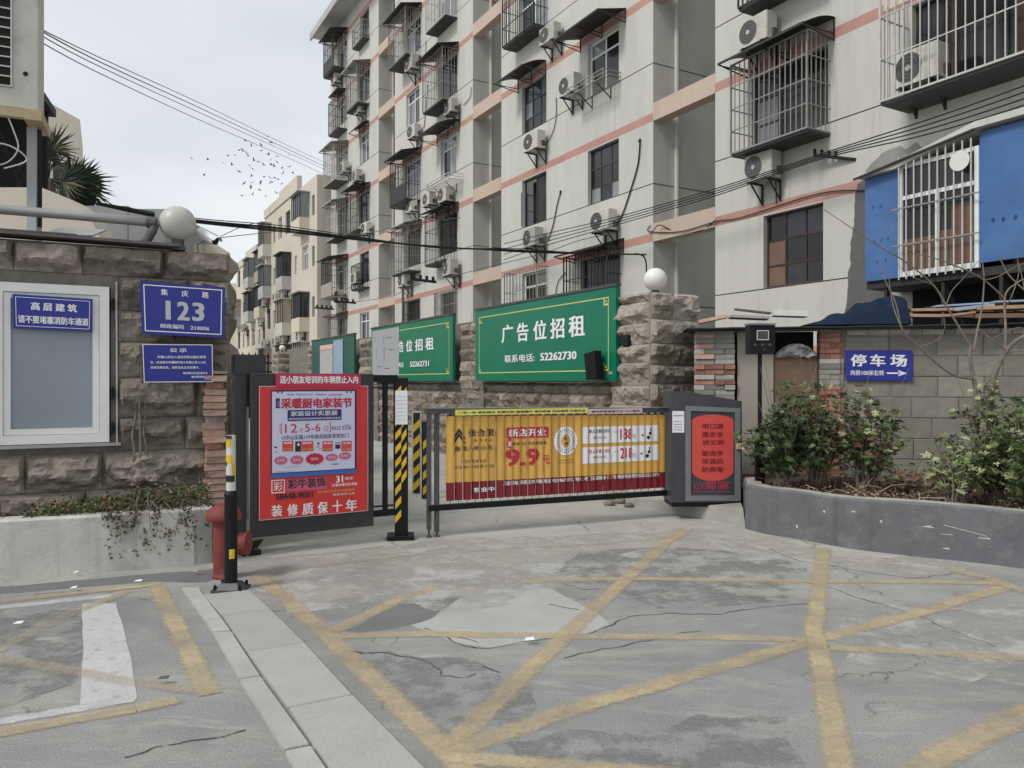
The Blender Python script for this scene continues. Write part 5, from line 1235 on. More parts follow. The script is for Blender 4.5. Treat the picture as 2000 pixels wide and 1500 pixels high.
# ================================================================== BARRIER GATE
bo = G(843,1049); FR_ = Fr((bo.x, bo.y), 23.6)
S, H = FR_.S, FR_.H
bar_ = thing('barrier_gate', 'advertising fence barrier of hanging ochre vanes closing the drive', 'barrier', FR_.P(0,0,0), FR_.a)
xe = S(1305); zT = H(843,798); zB = H(856,991)
mb = MB()
x1_, x2_ = S(836), S(846)
mb.box(x1_-.012,x1_+.03,-.02,.02,.08,zT-.02,.003); mb.box(x2_+.015,x2_+.06,-.02,.02,.05,zT-.0,.003)
mb.build('end_post', 'steel_dark', bar_)
for x in (x1_+.01, x2_+.04):
    mb = MB(); mb.lathe([(.03,0),(.03,.012),(.012,.02),(.012,.09)], 12, (x,0)); mb.build('foot', 'steel_dark', bar_)
mb = MB(); zTr = H(1301,797); mb.mesh([(x1_,-.03,zT-.05),(xe,-.03,zTr-.05),(xe,.03,zTr-.05),(x1_,.03,zT-.05),(x1_,-.03,zT),(xe,-.03,zTr),(xe,.03,zTr),(x1_,.03,zT)], [(0,3,2,1),(4,5,6,7),(0,1,5,4),(1,2,6,5),(2,3,7,6),(3,0,4,7)]); mb.build('top_rail', 'steel_dark', bar_)
mb = MB(); mb.mesh([(x1_,-.035,zT+.002),(xe,-.035,zTr+.002),(xe,.035,zTr+.002),(x1_,.035,zT+.002),(x1_,-.035,zT+.008),(xe,-.035,zTr+.008),(xe,.035,zTr+.008),(x1_,.035,zT+.008)], [(0,3,2,1),(4,5,6,7),(0,1,5,4),(1,2,6,5),(2,3,7,6),(3,0,4,7)]); mb.build('rail_cap', 'steel', bar_)
zBr = H(1301,962)
mb = MB(); mb.mesh([(x1_,-.03,zB-.03),(xe,-.03,zBr-.03),(xe,.03,zBr-.03),(x1_,.03,zB-.03),(x1_,-.03,zB+.025),(xe,-.03,zBr+.025),(xe,.03,zBr+.025),(x1_,.03,zB+.025)], [(0,3,2,1),(4,5,6,7),(0,1,5,4),(1,2,6,5),(2,3,7,6),(3,0,4,7)]); mb.build('bottom_rail', 'black', bar_)
# sticker strip on the top rail
def zt_at(x): return zT+(zTr-zT)*(x-x1_)/(xe-x1_)
for a_, b_, m_, body, bold in ((889,1148,'strip_yel','一车一杆 请勿跟车 车牌识别 减速慢行 请勿停留 自动道闸 注意安全',.03),(1149,1254,'strip_pink','请勿停留道闸下方 小心砸车',.02)):
    xa, xb = S(a_,-.03), S(b_,-.03); zz = zt_at((xa+xb)/2)
    mb = MB(); mb.m(m_); mb.box(xa, xb, -.037, -.031, zz-.06, zz-.003); st = mb.build('sticker_strip', None, bar_)
    text(st, body, xa+.03, xb-.03, zz-.045, zz-.02, -.039, 'print_black', bold)
# print layer, drawn once on the plane and cut to each vane
NV = 29; va, vb = S(870), S(1298); pitch = (vb-va)/NV; vw = pitch*.88
pr = MB()
PX = lambda x: S(x); PZ = lambda x, y: H(x, y)
def pt(body, a_, b_, yt, yb, m_, bold=.012, yy=-.004): pm = (a_+b_)/2; put_text(pr, body, PX(a_), PX(b_), PZ(pm,yb), PZ(pm,yt), yy, m_, bold)
def prr(a_, b_, yt, yb, m_, yy=-.003): pm = (a_+b_)/2; pr.m(m_); rect(pr, PX(a_), PX(b_), PZ(pm,yb), PZ(pm,yt), yy)
for dz_ in (0, 9):
    pr.m('print_black'); pr.face([(PX(884),-.004,PZ(884,866-dz_)),(PX(896),-.004,PZ(896,845-dz_)),(PX(909),-.004,PZ(909,866-dz_)),(PX(905),-.004,PZ(905,866-dz_)),(PX(896),-.004,PZ(896,852-dz_)),(PX(888),-.004,PZ(888,866-dz_))])
pt('张合里', 914, 964, 838, 852, 'print_black', .02); pt('秦 淮 老 店', 925, 961, 857, 862, 'print_brown', 0); pt('秦淮八绝小吃', 887, 962, 870, 880, 'print_black', .01)
pt('南京特色美食店', 900, 948, 897, 904, 'print_brown', .0); pt('欢迎新老顾客光临', 884, 965, 908, 914, 'print_brown', 0)
prr(989,1070,834,855,'print_red'); pt('新店开业', 993, 1066, 837, 852, 'print_white', .03)
pr.m('print_red'); disc(pr, PX(995), PZ(995,866), .035, .05, -.003, 20); pt('秦', 991, 999, 861, 872, 'print_white', .01, -.0045)
pt('秒杀 1小时内抵用券', 1000, 1067, 862, 869, 'print_black', .015)
pt('9.9', 987, 1053, 876, 909, 'print_red', .035); pt('元', 1058, 1072, 889, 906, 'print_red', .02)
pr.m('print_white'); disc(pr, PX(1104), PZ(1104,861), PX(1126)-PX(1104), .152, -.003, 36, .04)
pr.m('print_navy')
for i_ in range(26):
    a0 = i_*2*math.pi/26; rx, rz2 = (PX(1121)-PX(1104)), .125
    disc(pr, PX(1104)+rx*math.cos(a0), PZ(1104,861)+rz2*math.sin(a0), .006, .009, -.0042, 6)
    disc(pr, PX(1104)+rx*.8*math.cos(a0+.1), PZ(1104,861)+rz2*.8*math.sin(a0+.1), .005, .007, -.0042, 5)
pr.m('print_gold'); disc(pr, PX(1104), PZ(1104,861), .055, .075, -.0045, 24)
pr.m('print_brown'); disc(pr, PX(1103), PZ(1103,856), .018, .02, -.0055, 12); disc(pr, PX(1105), PZ(1105,866), .026, .02, -.0055, 12)
prr(1088,1118,898,898.8,'print_brown'); prr(1088,1118,903,903.8,'print_brown')
prr(1137,1284,832,864,'print_white'); prr(1137,1284,871,902,'print_white')
pt('单人套餐四件套', 1149, 1192, 838, 846, 'print_black', .015, -.0045); pt('原价258元', 1157, 1183, 852, 857, 'print_black', 0, -.0045); pt('188', 1210, 1234, 837, 858, 'print_red', .022, -.0045); pt('元', 1235, 1240, 848, 856, 'print_black', 0, -.0045)
pt('双人套餐五件套', 1149, 1192, 877, 885, 'print_red', .015, -.0045); pt('原价298元', 1157, 1183, 890, 895, 'print_black', 0, -.0045); pt('218', 1210, 1234, 874, 895, 'print_red', .022, -.0045); pt('元', 1235, 1240, 885, 893, 'print_black', 0, -.0045)
prr(1197,1208,843,844,'print_pink',-.0045); prr(1197,1208,881,882,'print_pink',-.0045)
pr.m('print_black')
for cx_, cy_ in ((1268,846),(1266,882)):
    disc(pr, PX(cx_), PZ(cx_,cy_), .018, .02, -.005, 10); disc(pr, PX(cx_-3), PZ(cx_,cy_+8), .022, .022, -.0052, 8); disc(pr, PX(cx_-14), PZ(cx_,cy_+3), .012, .012, -.005, 8); disc(pr, PX(cx_+1), PZ(cx_,cy_-7), .008, .02, -.0053, 8)
# foot text on the dark red base
pt('总店地址·秦淮区中华路 电话: 025-86720722 地址: 老门东箍桶巷十二号 商家热线预约电话 5226 2730', 981, 1287, 931, 939, 'print_white', .02, -.0045)
pt('营业中', 925, 965, 951, 960, 'print_white', .03, -.0045)
# vanes
src = pr.data('print_src')
def clip_mesh(me, xa, xb):
    bm = bmesh.new(); bm.from_mesh(me)
    for co, no in (((xa,0,0),(-1,0,0)),((xb,0,0),(1,0,0))):
        geom = bm.verts[:]+bm.edges[:]+bm.faces[:]
        bmesh.ops.bisect_plane(bm, geom=geom, plane_co=co, plane_no=no, clear_outer=True, clear_inner=False)
    for q in (.2,.35,.5,.65,.8):
        bmesh.ops.bisect_plane(bm, geom=bm.verts[:]+bm.edges[:]+bm.faces[:], plane_co=(xa+(xb-xa)*q,0,0), plane_no=(1,0,0))
    out = bpy.data.meshes.new('print'); bm.to_mesh(out); bm.free()
    for m_ in me.materials: out.materials.append(m_)
    return out
for i in range(NV):
    x0 = va+pitch*i; xc = x0+pitch/2; zt_ = zt_at(xc)-.075; zb_ = (zB+(zBr-zB)*(xc-x1_)/(xe-x1_))+.06; zs = zb_+(zt_-zb_)*.215
    yaw = R(-15+random.uniform(-5,5))
    v = bpy.data.objects.new('vane', None)
    mb = MB(); n = 6; prof = []
    for q in range(n+1):
        u = q/n-.5; prof.append((u*vw, -.002+.009*(abs(u)*2)**3))
    for (za, zb__, m_) in ((zb_, zs, 'dark_red'), (zs, zt_, 'vane')):
        mb.m(m_)
        for q in range(n):
            (xa_, ya_), (xb_, yb_) = prof[q], prof[q+1]
            mb.face([(xa_,ya_,za),(xb_,yb_,za),(xb_,yb_,zb__),(xa_,ya_,zb__)]); mb.face([(xb_,yb_+.003,za),(xa_,ya_+.003,za),(xa_,ya_+.003,zb__),(xb_,yb_+.003,zb__)])
    mb.m('print_black'); mb.box(-.012,.012,0,.006,zt_,zt_+.03); mb.m('steel_dark'); mb.box(-.003,.003,0,.006,zb_-.04,zb_); mb.m('print_black'); mb.box(-vw*.42,vw*.42,-.004,.004,zt_+.0002,zt_+.012)
    v = mb.build('vane', None, bar_); v.location = (xc, -.012+.004*(i%2), 0); v.rotation_euler = (0,0,yaw)
    pm = clip_mesh(src, xc-vw*.46, xc+vw*.46)
    for vt in pm.vertices:
        vt.co.x -= xc; u = abs(vt.co.x/vw); vt.co.y = vt.co.y-.002+.009*(u*2)**3-.0015
    if len(pm.polygons): tag(inst('print', pm, v), kind='stuff')

# barrier machine
bb = W(1311, 745, 8.5)
t = thing('barrier_machine', 'dark grey barrier machine cabinet with a red advertisement on its door', 'barrier machine', (bb.x, bb.y, .2), R(1))
w_ = .79
mb = MB(); mb.prism_y([(0,0),(w_,0),(w_,1.13),(.22,1.23),(0,1.24)], 0, .42); mb.build('cabinet', 'boxgrey', t)
mb = MB(); mb.box(.01,w_-.01,.02,.4,-.05,-.001); mb.build('plinth', 'black', t)
x0,x1,z0,z1 = .155,w_-.02,.02,1.08
mb = MB(); yf = -.02
mb.prism_y([(x0,z0),(x1,z0),(x1,z0+.06),(x0,z0+.06)],yf,-.002); mb.prism_y([(x0,z1-.055),(x1,z1-.075),(x1,z1-.03),(x0,z1)],yf,-.002); mb.box(x0,x0+.06,yf,-.002,z0+.06,z1-.055); mb.box(x1-.06,x1,yf,-.002,z0+.06,z1-.075); door = mb.build('door_frame', 'doorgrey', t)
mb = MB(); mb.m('boxgrey'); rect(mb, x0+.06, x1-.06, z0+.06, z1-.07, -.004); mb.m('box_red'); cx_ = (x0+x1)/2; hw = (x1-x0)/2-.075
pts = [(cx_+hw*math.cos(R(a)), .36+.12*math.sin(R(a))) for a in range(180,361,15)]+[(cx_+hw*math.cos(R(a)), .91+.07*math.sin(R(a))) for a in range(0,181,15)]
mb.face([(x, -.008, z) for x, z in pts]); ad = mb.build('advertisement', None, t)
for i_, row in enumerate(('带口罩','戴安全','讲文明','勤洗手','常通风','防病毒')): text(ad, row, cx_-.12, cx_+.12, .82-.09*i_-(.03 if i_ > 2 else 0), .88-.09*i_-(.03 if i_ > 2 else 0), -.011, 'dark_red', .02)
text(ad, '⊙蜀宴', cx_-.21, cx_+.19, .15, .24, -.011, 'banner_red', .01); text(ad, '精品川菜 欢迎品尝', cx_-.21, cx_+.2, .115, .13, -.011, 'banner_red', .0)
mb = MB(); mb.box(.012,.145,-.004,-.0012,.78,1.02); pn = mb.build('paper_sheet', 'paper', t); mb = MB(); mb.m('wire_grey'); rect(mb,.02,.137,.965,.972,-.006)
for i_ in range(4): rect(mb,.028,.12,.9-.03*i_,.904-.03*i_,-.006)
mb.build('lettering', None, pn)
mb = MB(); mb.tube(smooth_path([Vector((w_-.03,-.03,.62)),Vector((w_+.02,-.05,.58)),Vector((w_+.1,-.0,.48)),Vector((w_+.18,.1,.4))]),.012,6); mb.build('cable', 'cagewhite', t)
mb = MB(); mb.box(w_-.07,w_+.02,-.05,-.022,.6,.66,.006); mb.build('latch', 'tan', t)
# concrete plinth
a, b = G(1222,986), G(1456,1029)
mb = MB(); bk = Vector((.12,.62,0)); v = [a, b, b+bk, a+bk]
mb.mesh([tuple(p) for p in v]+[(v[0].x,v[0].y,.09),(v[1].x-.02,v[1].y+.02,.195),(v[2].x,v[2].y,.2),(v[3].x,v[3].y,.2)], [(0,1,5,4),(1,2,6,5),(2,3,7,6),(3,0,4,7),(4,5,6,7)])
tag(mb.build('plinth', 'concrete'), 'low chipped concrete plinth under the barrier machine', 'plinth')
# rubble next to it
rb_ = []
for (px, py, s_) in ((1198,978,.12),(1214,984,.09),(1190,988,.07),(1228,992,.06)):
    p = G(px, py); bm = bmesh.new(); bmesh.ops.create_icosphere(bm, subdivisions=2, radius=s_)
    for v in bm.verts: v.co *= 1+.35*noise.noise(v.co*9+Vector((px,0,0))); v.co.z *= .6
    me = bpy.data.meshes.new('rubble_stone'); bm.to_mesh(me); bm.free(); me.materials.append(M['stone']); o = bpy.data.objects.new('rubble_stone', me); COL.objects.link(o); o.location = p+Vector((0,.05,s_*.35))
    tag(o, 'lump of loose stone under the right end of the barrier', 'stone', 'loose stones under the barrier end')

# ================================================================== STONE PILLAR AND BOUNDARY WALL
PC = Vector((1.866, 10.3)); PT = 2.76
pil = thing('stone_pillar', 'big square pillar of pale rock faced stone carrying a white globe', 'pillar', (PC.x, PC.y, 0), FA.a)
# local x along drive towards viewer, so left face spans x in [-.83,0] facing -y
PW = .84
mb = MB(); mb.box(-PW+.0,-.0,0,PW,0,PT-.02); mb.build('core', 'mortar', pil)
stone_wall(pil, -PW, .0, 0, PT, .285, (.84,.9), (), 'stone2', .036, rough=.075, proud=.035, gap=.006)
r2 = bpy.data.objects.new('side_face', None); COL.objects.link(r2); r2.parent = pil; r2.rotation_euler = (0,0,R(90))
stone_wall(r2, 0, PW, 0, PT, .285, (.36,.84), (), 'stone2', .036, rough=.075, proud=.035, gap=.006)
mb = MB(); mb.box(-.55,-.38,-.085,-.02,2.05,2.2); mb.build('dark_hole', 'dark_in', pil)
FW = Fr((PC.x, PC.y), -60.33)
def on_wall(v, d=0): p = FW.P(-v, d, 0); return p
globe(Vector((*(FW.P(-.25,.3,PT)[:2]), PT)), .163, 'clean white globe lamp on the big stone pillar', group='globe lamps on the wall pillars', neck=.06)
# boundary wall: segments of ledge wall with stones
bw_t = thing('boundary_wall', 'long rock faced stone wall along the drive below the green boards', 'wall', FW.P(0,0,0), FW.a)
mb = MB(); mb.box(-24, -PW, .22, .5, 0, 1.5); mb.m('mortar_dark'); mb.build('core', None, bw_t) if False else None
mb = MB(); mb.box(-24, -PW, .16, .5, 0, 1.52); mb.build('core', 'mortar_dark', bw_t)
stone_wall(bw_t, -11, -PW-.0, 0, 1.53, .26, (.3,.6), (), 'stone', .055, y=.14, rough=.075, gap=.006)
stone_wall(bw_t, -24, -11, 0, 1.53, .26, (.4,.7), (), 'stone', .13, y=.14, rough=.06)
mb = MB(); mb.box(-24, -PW, .05, .5, 1.53, 1.57); mb.build('ledge', 'mortar', bw_t)
mb = MB(); mb.box(-24, -PW, .45, .5, 1.57, 2.8); mb.build('back_panel', 'mortar_dark', bw_t)
vv = [(4.98,5.95),(10.9,12.3),(16.7,17.7),(22.2,23.0)]
gl = ['globe lamp on the pillar between the two legible green boards','globe lamp on the pillar left of the middle green board','globe lamp on the farthest pillar near the spiked gate','globe lamp on the last pillar of the wall']
for i, (a, b) in enumerate(vv):
    t = thing('stone_pillar', ['stone pillar between the two legible green boards','stone pillar between the middle and the faded green board','stone pillar at the far end of the faded green board','last stone pillar by the spiked gate'][i], 'pillar', FW.P(-b,0,0), FW.a, 'pillars of the boundary wall')
    mb = MB(); mb.box(0,b-a,.06,.6,0,2.66); mb.build('core', 'mortar_dark', t)
    stone_wall(t, 0, b-a, 1.4, 2.7, .27, ((b-a)*.45,(b-a)*.7), (), 'stone', .1, y=.06, rough=.05)
    rr = bpy.data.objects.new('side_face', None); COL.objects.link(rr); rr.parent = t; rr.location = (b-a,0,0); rr.rotation_euler = (0,0,R(90))
    stone_wall(rr, .06, .6, 1.4, 2.7, .27, (.5,.6), (), 'stone', .1, rough=.05)
    c = FW.P(-(a+b)/2,.3,2.7); globe(c, .11 if i == 0 else .12, gl[i], neck=.05)
# green boards
def board(v0, v1, z0, z1, name_lbl, paints, m_='sign_green', border=True):
    t = thing('billboard', name_lbl, 'billboard', FW.P(-v1,-.12,z0), FW.a); w = v1-v0; h = z1-z0
    mb = MB(); mb.box(0,w,0,.06,0,h); mb.build('panel', m_, t)
    mb = MB(); mb.box(-.02,w+.02,-.02,.08,h,h+.035); mb.build('top_trim', 'steel_dark', t)
    if border:
        mb = MB(); mb.m('gold_line'); frame_rect(mb, .16, w-.16, .14, h-.14, -.004, .018)
        for x, z in ((.16,.14),(w-.28,.14),(.16,h-.26),(w-.28,h-.26)):
            rect(mb, x, x+.12, z, z+.03, -.006); rect(mb, x, x+.03, z+.03, z+.12, -.006); rect(mb, x+.045, x+.075, z+.045, z+.075, -.006)
        mb.build('border', None, t)
    for body, x0, x1, za, zb, bold in paints: text(t, body, x0*w, x1*w, za*h, zb*h, -.008, 'print_white', bold)
    return t, w, h
board(.6, 4.97, 1.56, 2.9, 'large green board offering advertising space, nearest to the pillar', [('广',.24,.335,.5,.74,.03),('告',.365,.455,.5,.74,.03),('位',.49,.585,.5,.74,.03),('招',.61,.705,.5,.74,.03),('租',.73,.83,.5,.74,.03),('联系电话:',.265,.5,.24,.34,.02),('52262730',.54,.78,.245,.34,.035)])
t, w, h = board(5.98, 10.9, 1.56, 2.9, 'second green board half covered by a grey notice sheet', [('告',.40,.46,.5,.7,.03),('位',.49,.57,.5,.7,.03),('招',.6,.69,.5,.7,.03),('租',.72,.81,.5,.7,.03),('电话',.4,.46,.24,.33,.02),('52262731',.54,.76,.24,.33,.03)])
mb = MB(); mb.box(.1, w*.4, -.009, -.003, .12, 1.28); sh = mb.build('notice_sheet', 'grey_wall', t)
mb = MB(); mb.m('wire_grey')
for (x, z, a_, b_) in ((.3,1.0,.02,.16),(.9,.9,.02,.2),(.95,.5,.03,.35),(.5,.35,.25,.02),(1.0,.3,.35,.02),(.4,.6,.02,.2),(1.3,.75,.3,.02),(1.1,1.05,.4,.015)): rect(mb, x, x+a_, z, z+b_, -.0105)
mb.build('lettering', None, sh)
t, w, h = board(12.32, 16.7, 1.56, 2.85, 'faded green board with a poster, farthest from the pillar', [], 'green_old', False)
mb = MB(); mb.box(w*.25,w*.56,-.03,-.012,.1,.95); mb.build('poster_sheet', 'awning_pale', t); mb = MB(); mb.box(w*.25,w*.56,-.032,-.012,.96,1.1); mb.build('poster_sheet', 'brick_pale', t); mb = MB(); mb.box(w*.57,w*.78,-.02,-.012,.05,1.2); mb.build('poster_sheet', 'pale_blue', t)
# speaker on the board corner
p = FW.P(-.95,-.25,1.58)
t = thing('speaker_box', 'black speaker box leaning against the corner of the large green board', 'speaker', p, FA.a)
mb = MB(); mb.obox((0,0,.2),(.13,0,.02),(0,.06,0),(-.03,0,.19)); mb.build('housing', 'black', t)
mb = MB(); mb.obox((.13,0,.1),(.05,0,0),(0,.04,0),(0,0,.1)); mb.build('bracket', 'black', t)
# far spiked gate and hedge behind our gate
FK = Fr((FW.P(-23.0,0,0).x, FW.P(-23.0,0,0).y), 29)
t = thing('spiked_gate', 'distant black iron gate with spiked top at the end of the drive', 'gate', FK.P(-6,0,0), FK.a)
mb = MB()
for z in (.3, 1.9, 2.25): mb.box(0,6,-.03,.03,z,z+.06)
mb.build('rail', 'black', t)
pk = MB(); pk.box(-.03,.03,-.02,.02,.1,2.5); pk.mesh([(-.06,-.02,2.5),(.06,-.02,2.5),(.06,.02,2.5),(-.06,.02,2.5),(0,0,2.72)], [(0,1,4),(1,2,4),(2,3,4),(3,0,4)]); me = pk.data('picket'); me.materials.append(M['black'])
for i in range(25): inst('picket', me, t, (.08+i*.24,0,0))
mb = MB(); mb.box(.3,5.8,-.05,-.035,.35,1.85); mb.build('sheet_infill', 'black', t)
lw = Fr((-2.6,9.0), 119.67)
t = thing('boundary_wall', 'darker stone wall along the left side of the drive behind the gate', 'wall', (-3.2, 8.3, 0), R(119.67))
mb = MB(); mb.box(0,24,-.15,.15,0,1.9); mb.build('core', 'mortar_dark', t)
rr = bpy.data.objects.new('wall_face', None); COL.objects.link(rr); rr.parent = t; rr.rotation_euler = (0,0,R(180)); 
mb = MB(); stone_wall(rr, -18, 0, 0, 1.9, .3, (.5,.9), (), 'stone', .15, y=-.15)

# ================================================================== RIGHT PLANTER
gpx = [(1449,990),(1456,1033),(1500,1044),(1557,1053),(1667,1073),(1777,1086),(1923,1101),(2000,1111),(2150,1128),(2400,1155)]
gp_ = [G(x,y) for x,y in gpx]; gp_[0] = gp_[1]+Vector((.16,.62,0))
t = thing('planter_wall', 'curving dark grey painted planter wall at the right', 'planter', (0,0,0)); hh = .475
mb = MB(); P = []
for i in range(len(gp_)-1):
    for j in range(4): P.append(gp_[i].lerp(gp_[i+1], j/4))
P.append(gp_[-1])
for i in range(len(P)-1):
    a, b = P[i], P[i+1]
    def nn(k):
        d = (P[min(k+1,len(P)-1)]-P[max(k-1,0)]).normalized(); return Vector((-d.y, d.x, 0)) 
    na, nb_ = nn(i), nn(i+1)
    ra, rb2 = .015*noise.noise(a*2), .015*noise.noise(b*2)
    for (o0, z0, o1, z1) in ((0,-.02,0,hh-.02),(0,hh-.02,.02,hh),(.02,hh,.17,hh),(.17,hh,.17,.1)):
        mb.m('planter' if z1 <= hh-.02 and o0 == 0 else ('planter' if o1 <= .02 else 'concrete'))
        mb.face([tuple(a+na*o0+Vector((0,0,z0+ra))), tuple(b+nb_*o0+Vector((0,0,z0+rb2))), tuple(b+nb_*o1+Vector((0,0,z1+rb2))), tuple(a+na*o1+Vector((0,0,z1+ra)))])
mb.build('wall', None, t)
ch = MB(); 
for (px, py, w_, h_) in ((1812,1030,.05,.008),(1826,1030,.03,.02),(1850,1044,.05,.006),(1600,1000,.012,.02),(1712,1020,.01,.025),(1570,1030,.01,.03),(1845,1072,.025,.012),(1920,1052,.05,.01),(1672,1000,.02,.012)):
    i = min(range(len(P)), key=lambda k: abs(P[k].x/P[k].y-(px-1000)/F)); q = P[i]; d = (P[min(i+1,len(P)-1)]-P[i-1]).normalized(); n = Vector((-d.y,d.x,0)); z = EYE+(HOR-py)/F*q.y
    c = q-n*.004+Vector((0,0,z)); ch.face([tuple(c-d*w_), tuple(c+d*w_+Vector((0,0,-h_*.3))), tuple(c+d*w_*.8+Vector((0,0,h_))), tuple(c-d*w_*.9+Vector((0,0,h_*.6)))])
c0 = None
ch.build('paint_chip', 'planter_chip', t)
i = min(range(len(P)), key=lambda k: abs(P[k].x/P[k].y-.588)); q = P[i]; d = (P[i+1]-P[i-1]).normalized(); n = Vector((-d.y,d.x,0))
sc_ = MB(); sc_.bar(tuple(q-n*.003-d*.16+Vector((0,0,.30))), tuple(q-n*.003+d*.16+Vector((0,0,.235))), .006, .004); sc_.build('scratch', 'planter_chip', t)
mb = MB(); 
pts = [tuple(p+Vector((0.0,.1,.42))) for p in P]+[(9.5,8.6,.42),(9.5,11,.42),(2.3,11,.42)]
mb.face(pts); sl = mb.build('soil', 'soil', t)
bm = bmesh.new(); bm.from_mesh(sl.data); bmesh.ops.triangulate(bm, faces=bm.faces[:]); bm.to_mesh(sl.data); bm.free()
def inside_planter():
    while True:
        i = random.randrange(5, len(P)-3); p = P[i].lerp(P[i+1], random.random()); d = (P[i+1]-P[i]).normalized(); n = Vector((-d.y,d.x,0))
        return p+n*random.uniform(.15,1.8)
li = MB()
for i in range(3800):
    p = inside_planter(); li.m(random.choice(['litter','litter','litter','litter_pale','leaf_r','leaf_d'])); leaf(li, p+Vector((0,0,.43+random.random()*.05)), Vector((random.gauss(0,.5),random.gauss(0,.5),1)), random.uniform(.02,.05), .5)
tag(li.build('leaf_litter', None), 'dry fallen leaves and scraps covering the soil of the grey planter', 'leaf litter', kind='stuff')
tw = MB()
for i in range(90):
    p = inside_planter()+Vector((0,0,.44)); a = random.uniform(0,6.28); L = random.uniform(.1,.4); q = p+Vector((math.cos(a)*L, math.sin(a)*L, random.uniform(0,.12))); m_ = p.lerp(q,.5)+Vector((0,0,random.uniform(.0,.06))); tw.tube([p,m_,q], random.uniform(.002,.005), 4)
tag(tw.build('fallen_twigs', 'litter_pale'), 'broken twigs lying on the soil of the grey planter', 'twigs', kind='stuff')

# ================================================================== SHED
FH = Fr((3.91, 9.1), -10)
S, H = FH.S, FH.H
shed = thing('lean_to_shed', 'makeshift lean-to shed of concrete blocks and reused bricks behind the planter', 'shed', FH.P(0,0,0), FH.a)
X = lambda px: S(px)
zt = 2.17; xL, x1b, x2b, x3b, x4b, xE = X(1357), X(1436), X(1512), X(1601), X(1650), 4.2
mb = MB(); mb.box(x4b, xE, .014, .2, 0, zt-.01); mb.box(x3b+.01, x4b, .016, .2, 0, zt-.01); mb.box(xL+.02, x1b-.02, .02, .3, 0, zt-.01); mb.build('mortar_core', 'mortar', shed)
bc = .243; rnd = random.Random(11)
z = zt-.075-bc; row = 0; bmesh_cache = {}
def block_me(w, h, d, m_, c=.006):
    key = (round(w,2), round(h,3), m_)
    if key not in bmesh_cache:
        mb = MB(); mb.box(0, round(w,2), 0, d, 0, h, c); me = mb.data('block'); me.materials.append(M[m_]); bmesh_cache[key] = me
    return bmesh_cache[key]
while z > -.1:
    x = x4b+(.0 if row%2 else -.0); first = True
    while x < xE-.1:
        w = .5 if not (first and row%2) else .26
        w = round(w*rnd.uniform(.94,1.04), 2); first = False
        inst('block', block_me(w-.014, bc-.014, .1, 'block'), shed, (x+.007, rnd.uniform(-.006,.006), z+.007)); x += w
    z -= bc; row += 1
x = x4b+.02
while x < xE-.1:
    w = rnd.choice([.24,.24,.24,.12]); inst('brick', block_me(w-.01, .058, .12, 'brick_grey', .004), shed, (x, rnd.uniform(-.02,.01), zt-.07+rnd.uniform(0,.006)), rnd.uniform(-.03,.03)); x += w
def brick_col(xa, xb, pal, hmul=.063):
    z = 0
    while z < zt-.08:
        x = xa; h = hmul-.008
        while x < xb-.03:
            w = rnd.choice([.24,.115,.24]); w = min(w, xb-x)
            if xb-x-w < .04: w = xb-x
            inst('brick', block_me(w-.01, h, .2, rnd.choice(pal(z)), .004), shed, (x+.005, rnd.uniform(-.015,.012), z)); x += w
        z += hmul
brick_col(xL, x1b, lambda z: ['brick','brick'] if (z < 1.25 or 1.62 < z < 1.75 or 1.45 < z < 1.52) else ['brick_grey','block','brick_grey','brick_pale'])
brick_col(x3b, x4b, lambda z: ['brick'] if (z > 1.78 or z < 1.45) else ['brick_grey','block'])
mb = MB(); mb.box(x1b+.03, x2b, .05, .07, .3, zt-.02); mb.build('board_panel', 'plywood', shed)
mb = MB(); mb.box(x2b+.01, x3b-.01, .07, .09, .3, H(1555,693)); mb.build('board_panel', 'cardboard', shed)
mb = MB(); mb.box(x1b, x3b, .35, .37, .0, zt); mb.build('dark_interior', 'dark_in', shed)
# crumpled sheet over the opening
mb = MB(); nx = 16
for i in range(nx):
    for j in range(5):
        def pp(i_, j_):
            u, v = i_/nx, j_/5; x = x2b+(x3b-x2b)*u; arch = .17*math.sin(math.pi*u)**.7
            return (x, .04-.04*noise.noise(Vector((u*5,v*3,2))), 1.84+v*(arch)+.02*noise.noise(Vector((u*7,v*4,6))))
        mb.face([pp(i,j),pp(i+1,j),pp(i+1,j+1),pp(i,j+1)])
mb.build('plastic_sheet', 'steel', shed)
# roof
mb = MB(); nx = 24
for i in range(nx):
    def rp(i_, v): 
        u = i_/nx; x = xL-.1+(xE-xL+.1)*u; return (x, -.22+1.6*v, zt+.03+.025*noise.noise(Vector((u*9,v*2,1)))+(.05*v))
    for j in range(3):
        mb.face([rp(i,j/3),rp(i+1,j/3),rp(i+1,(j+1)/3),rp(i,(j+1)/3)])
        q = [Vector(rp(i,j/3)),Vector(rp(i,(j+1)/3)),Vector(rp(i+1,(j+1)/3)),Vector(rp(i+1,j/3))]; mb.face([tuple(p-Vector((0,0,.015))) for p in q])
    q = [Vector(rp(i,0)),Vector(rp(i+1,0))]; mb.face([tuple(q[0]-Vector((0,0,.015))),tuple(q[1]-Vector((0,0,.015))),tuple(q[1]),tuple(q[0])])
mb.build('roof_sheet', 'felt', shed)
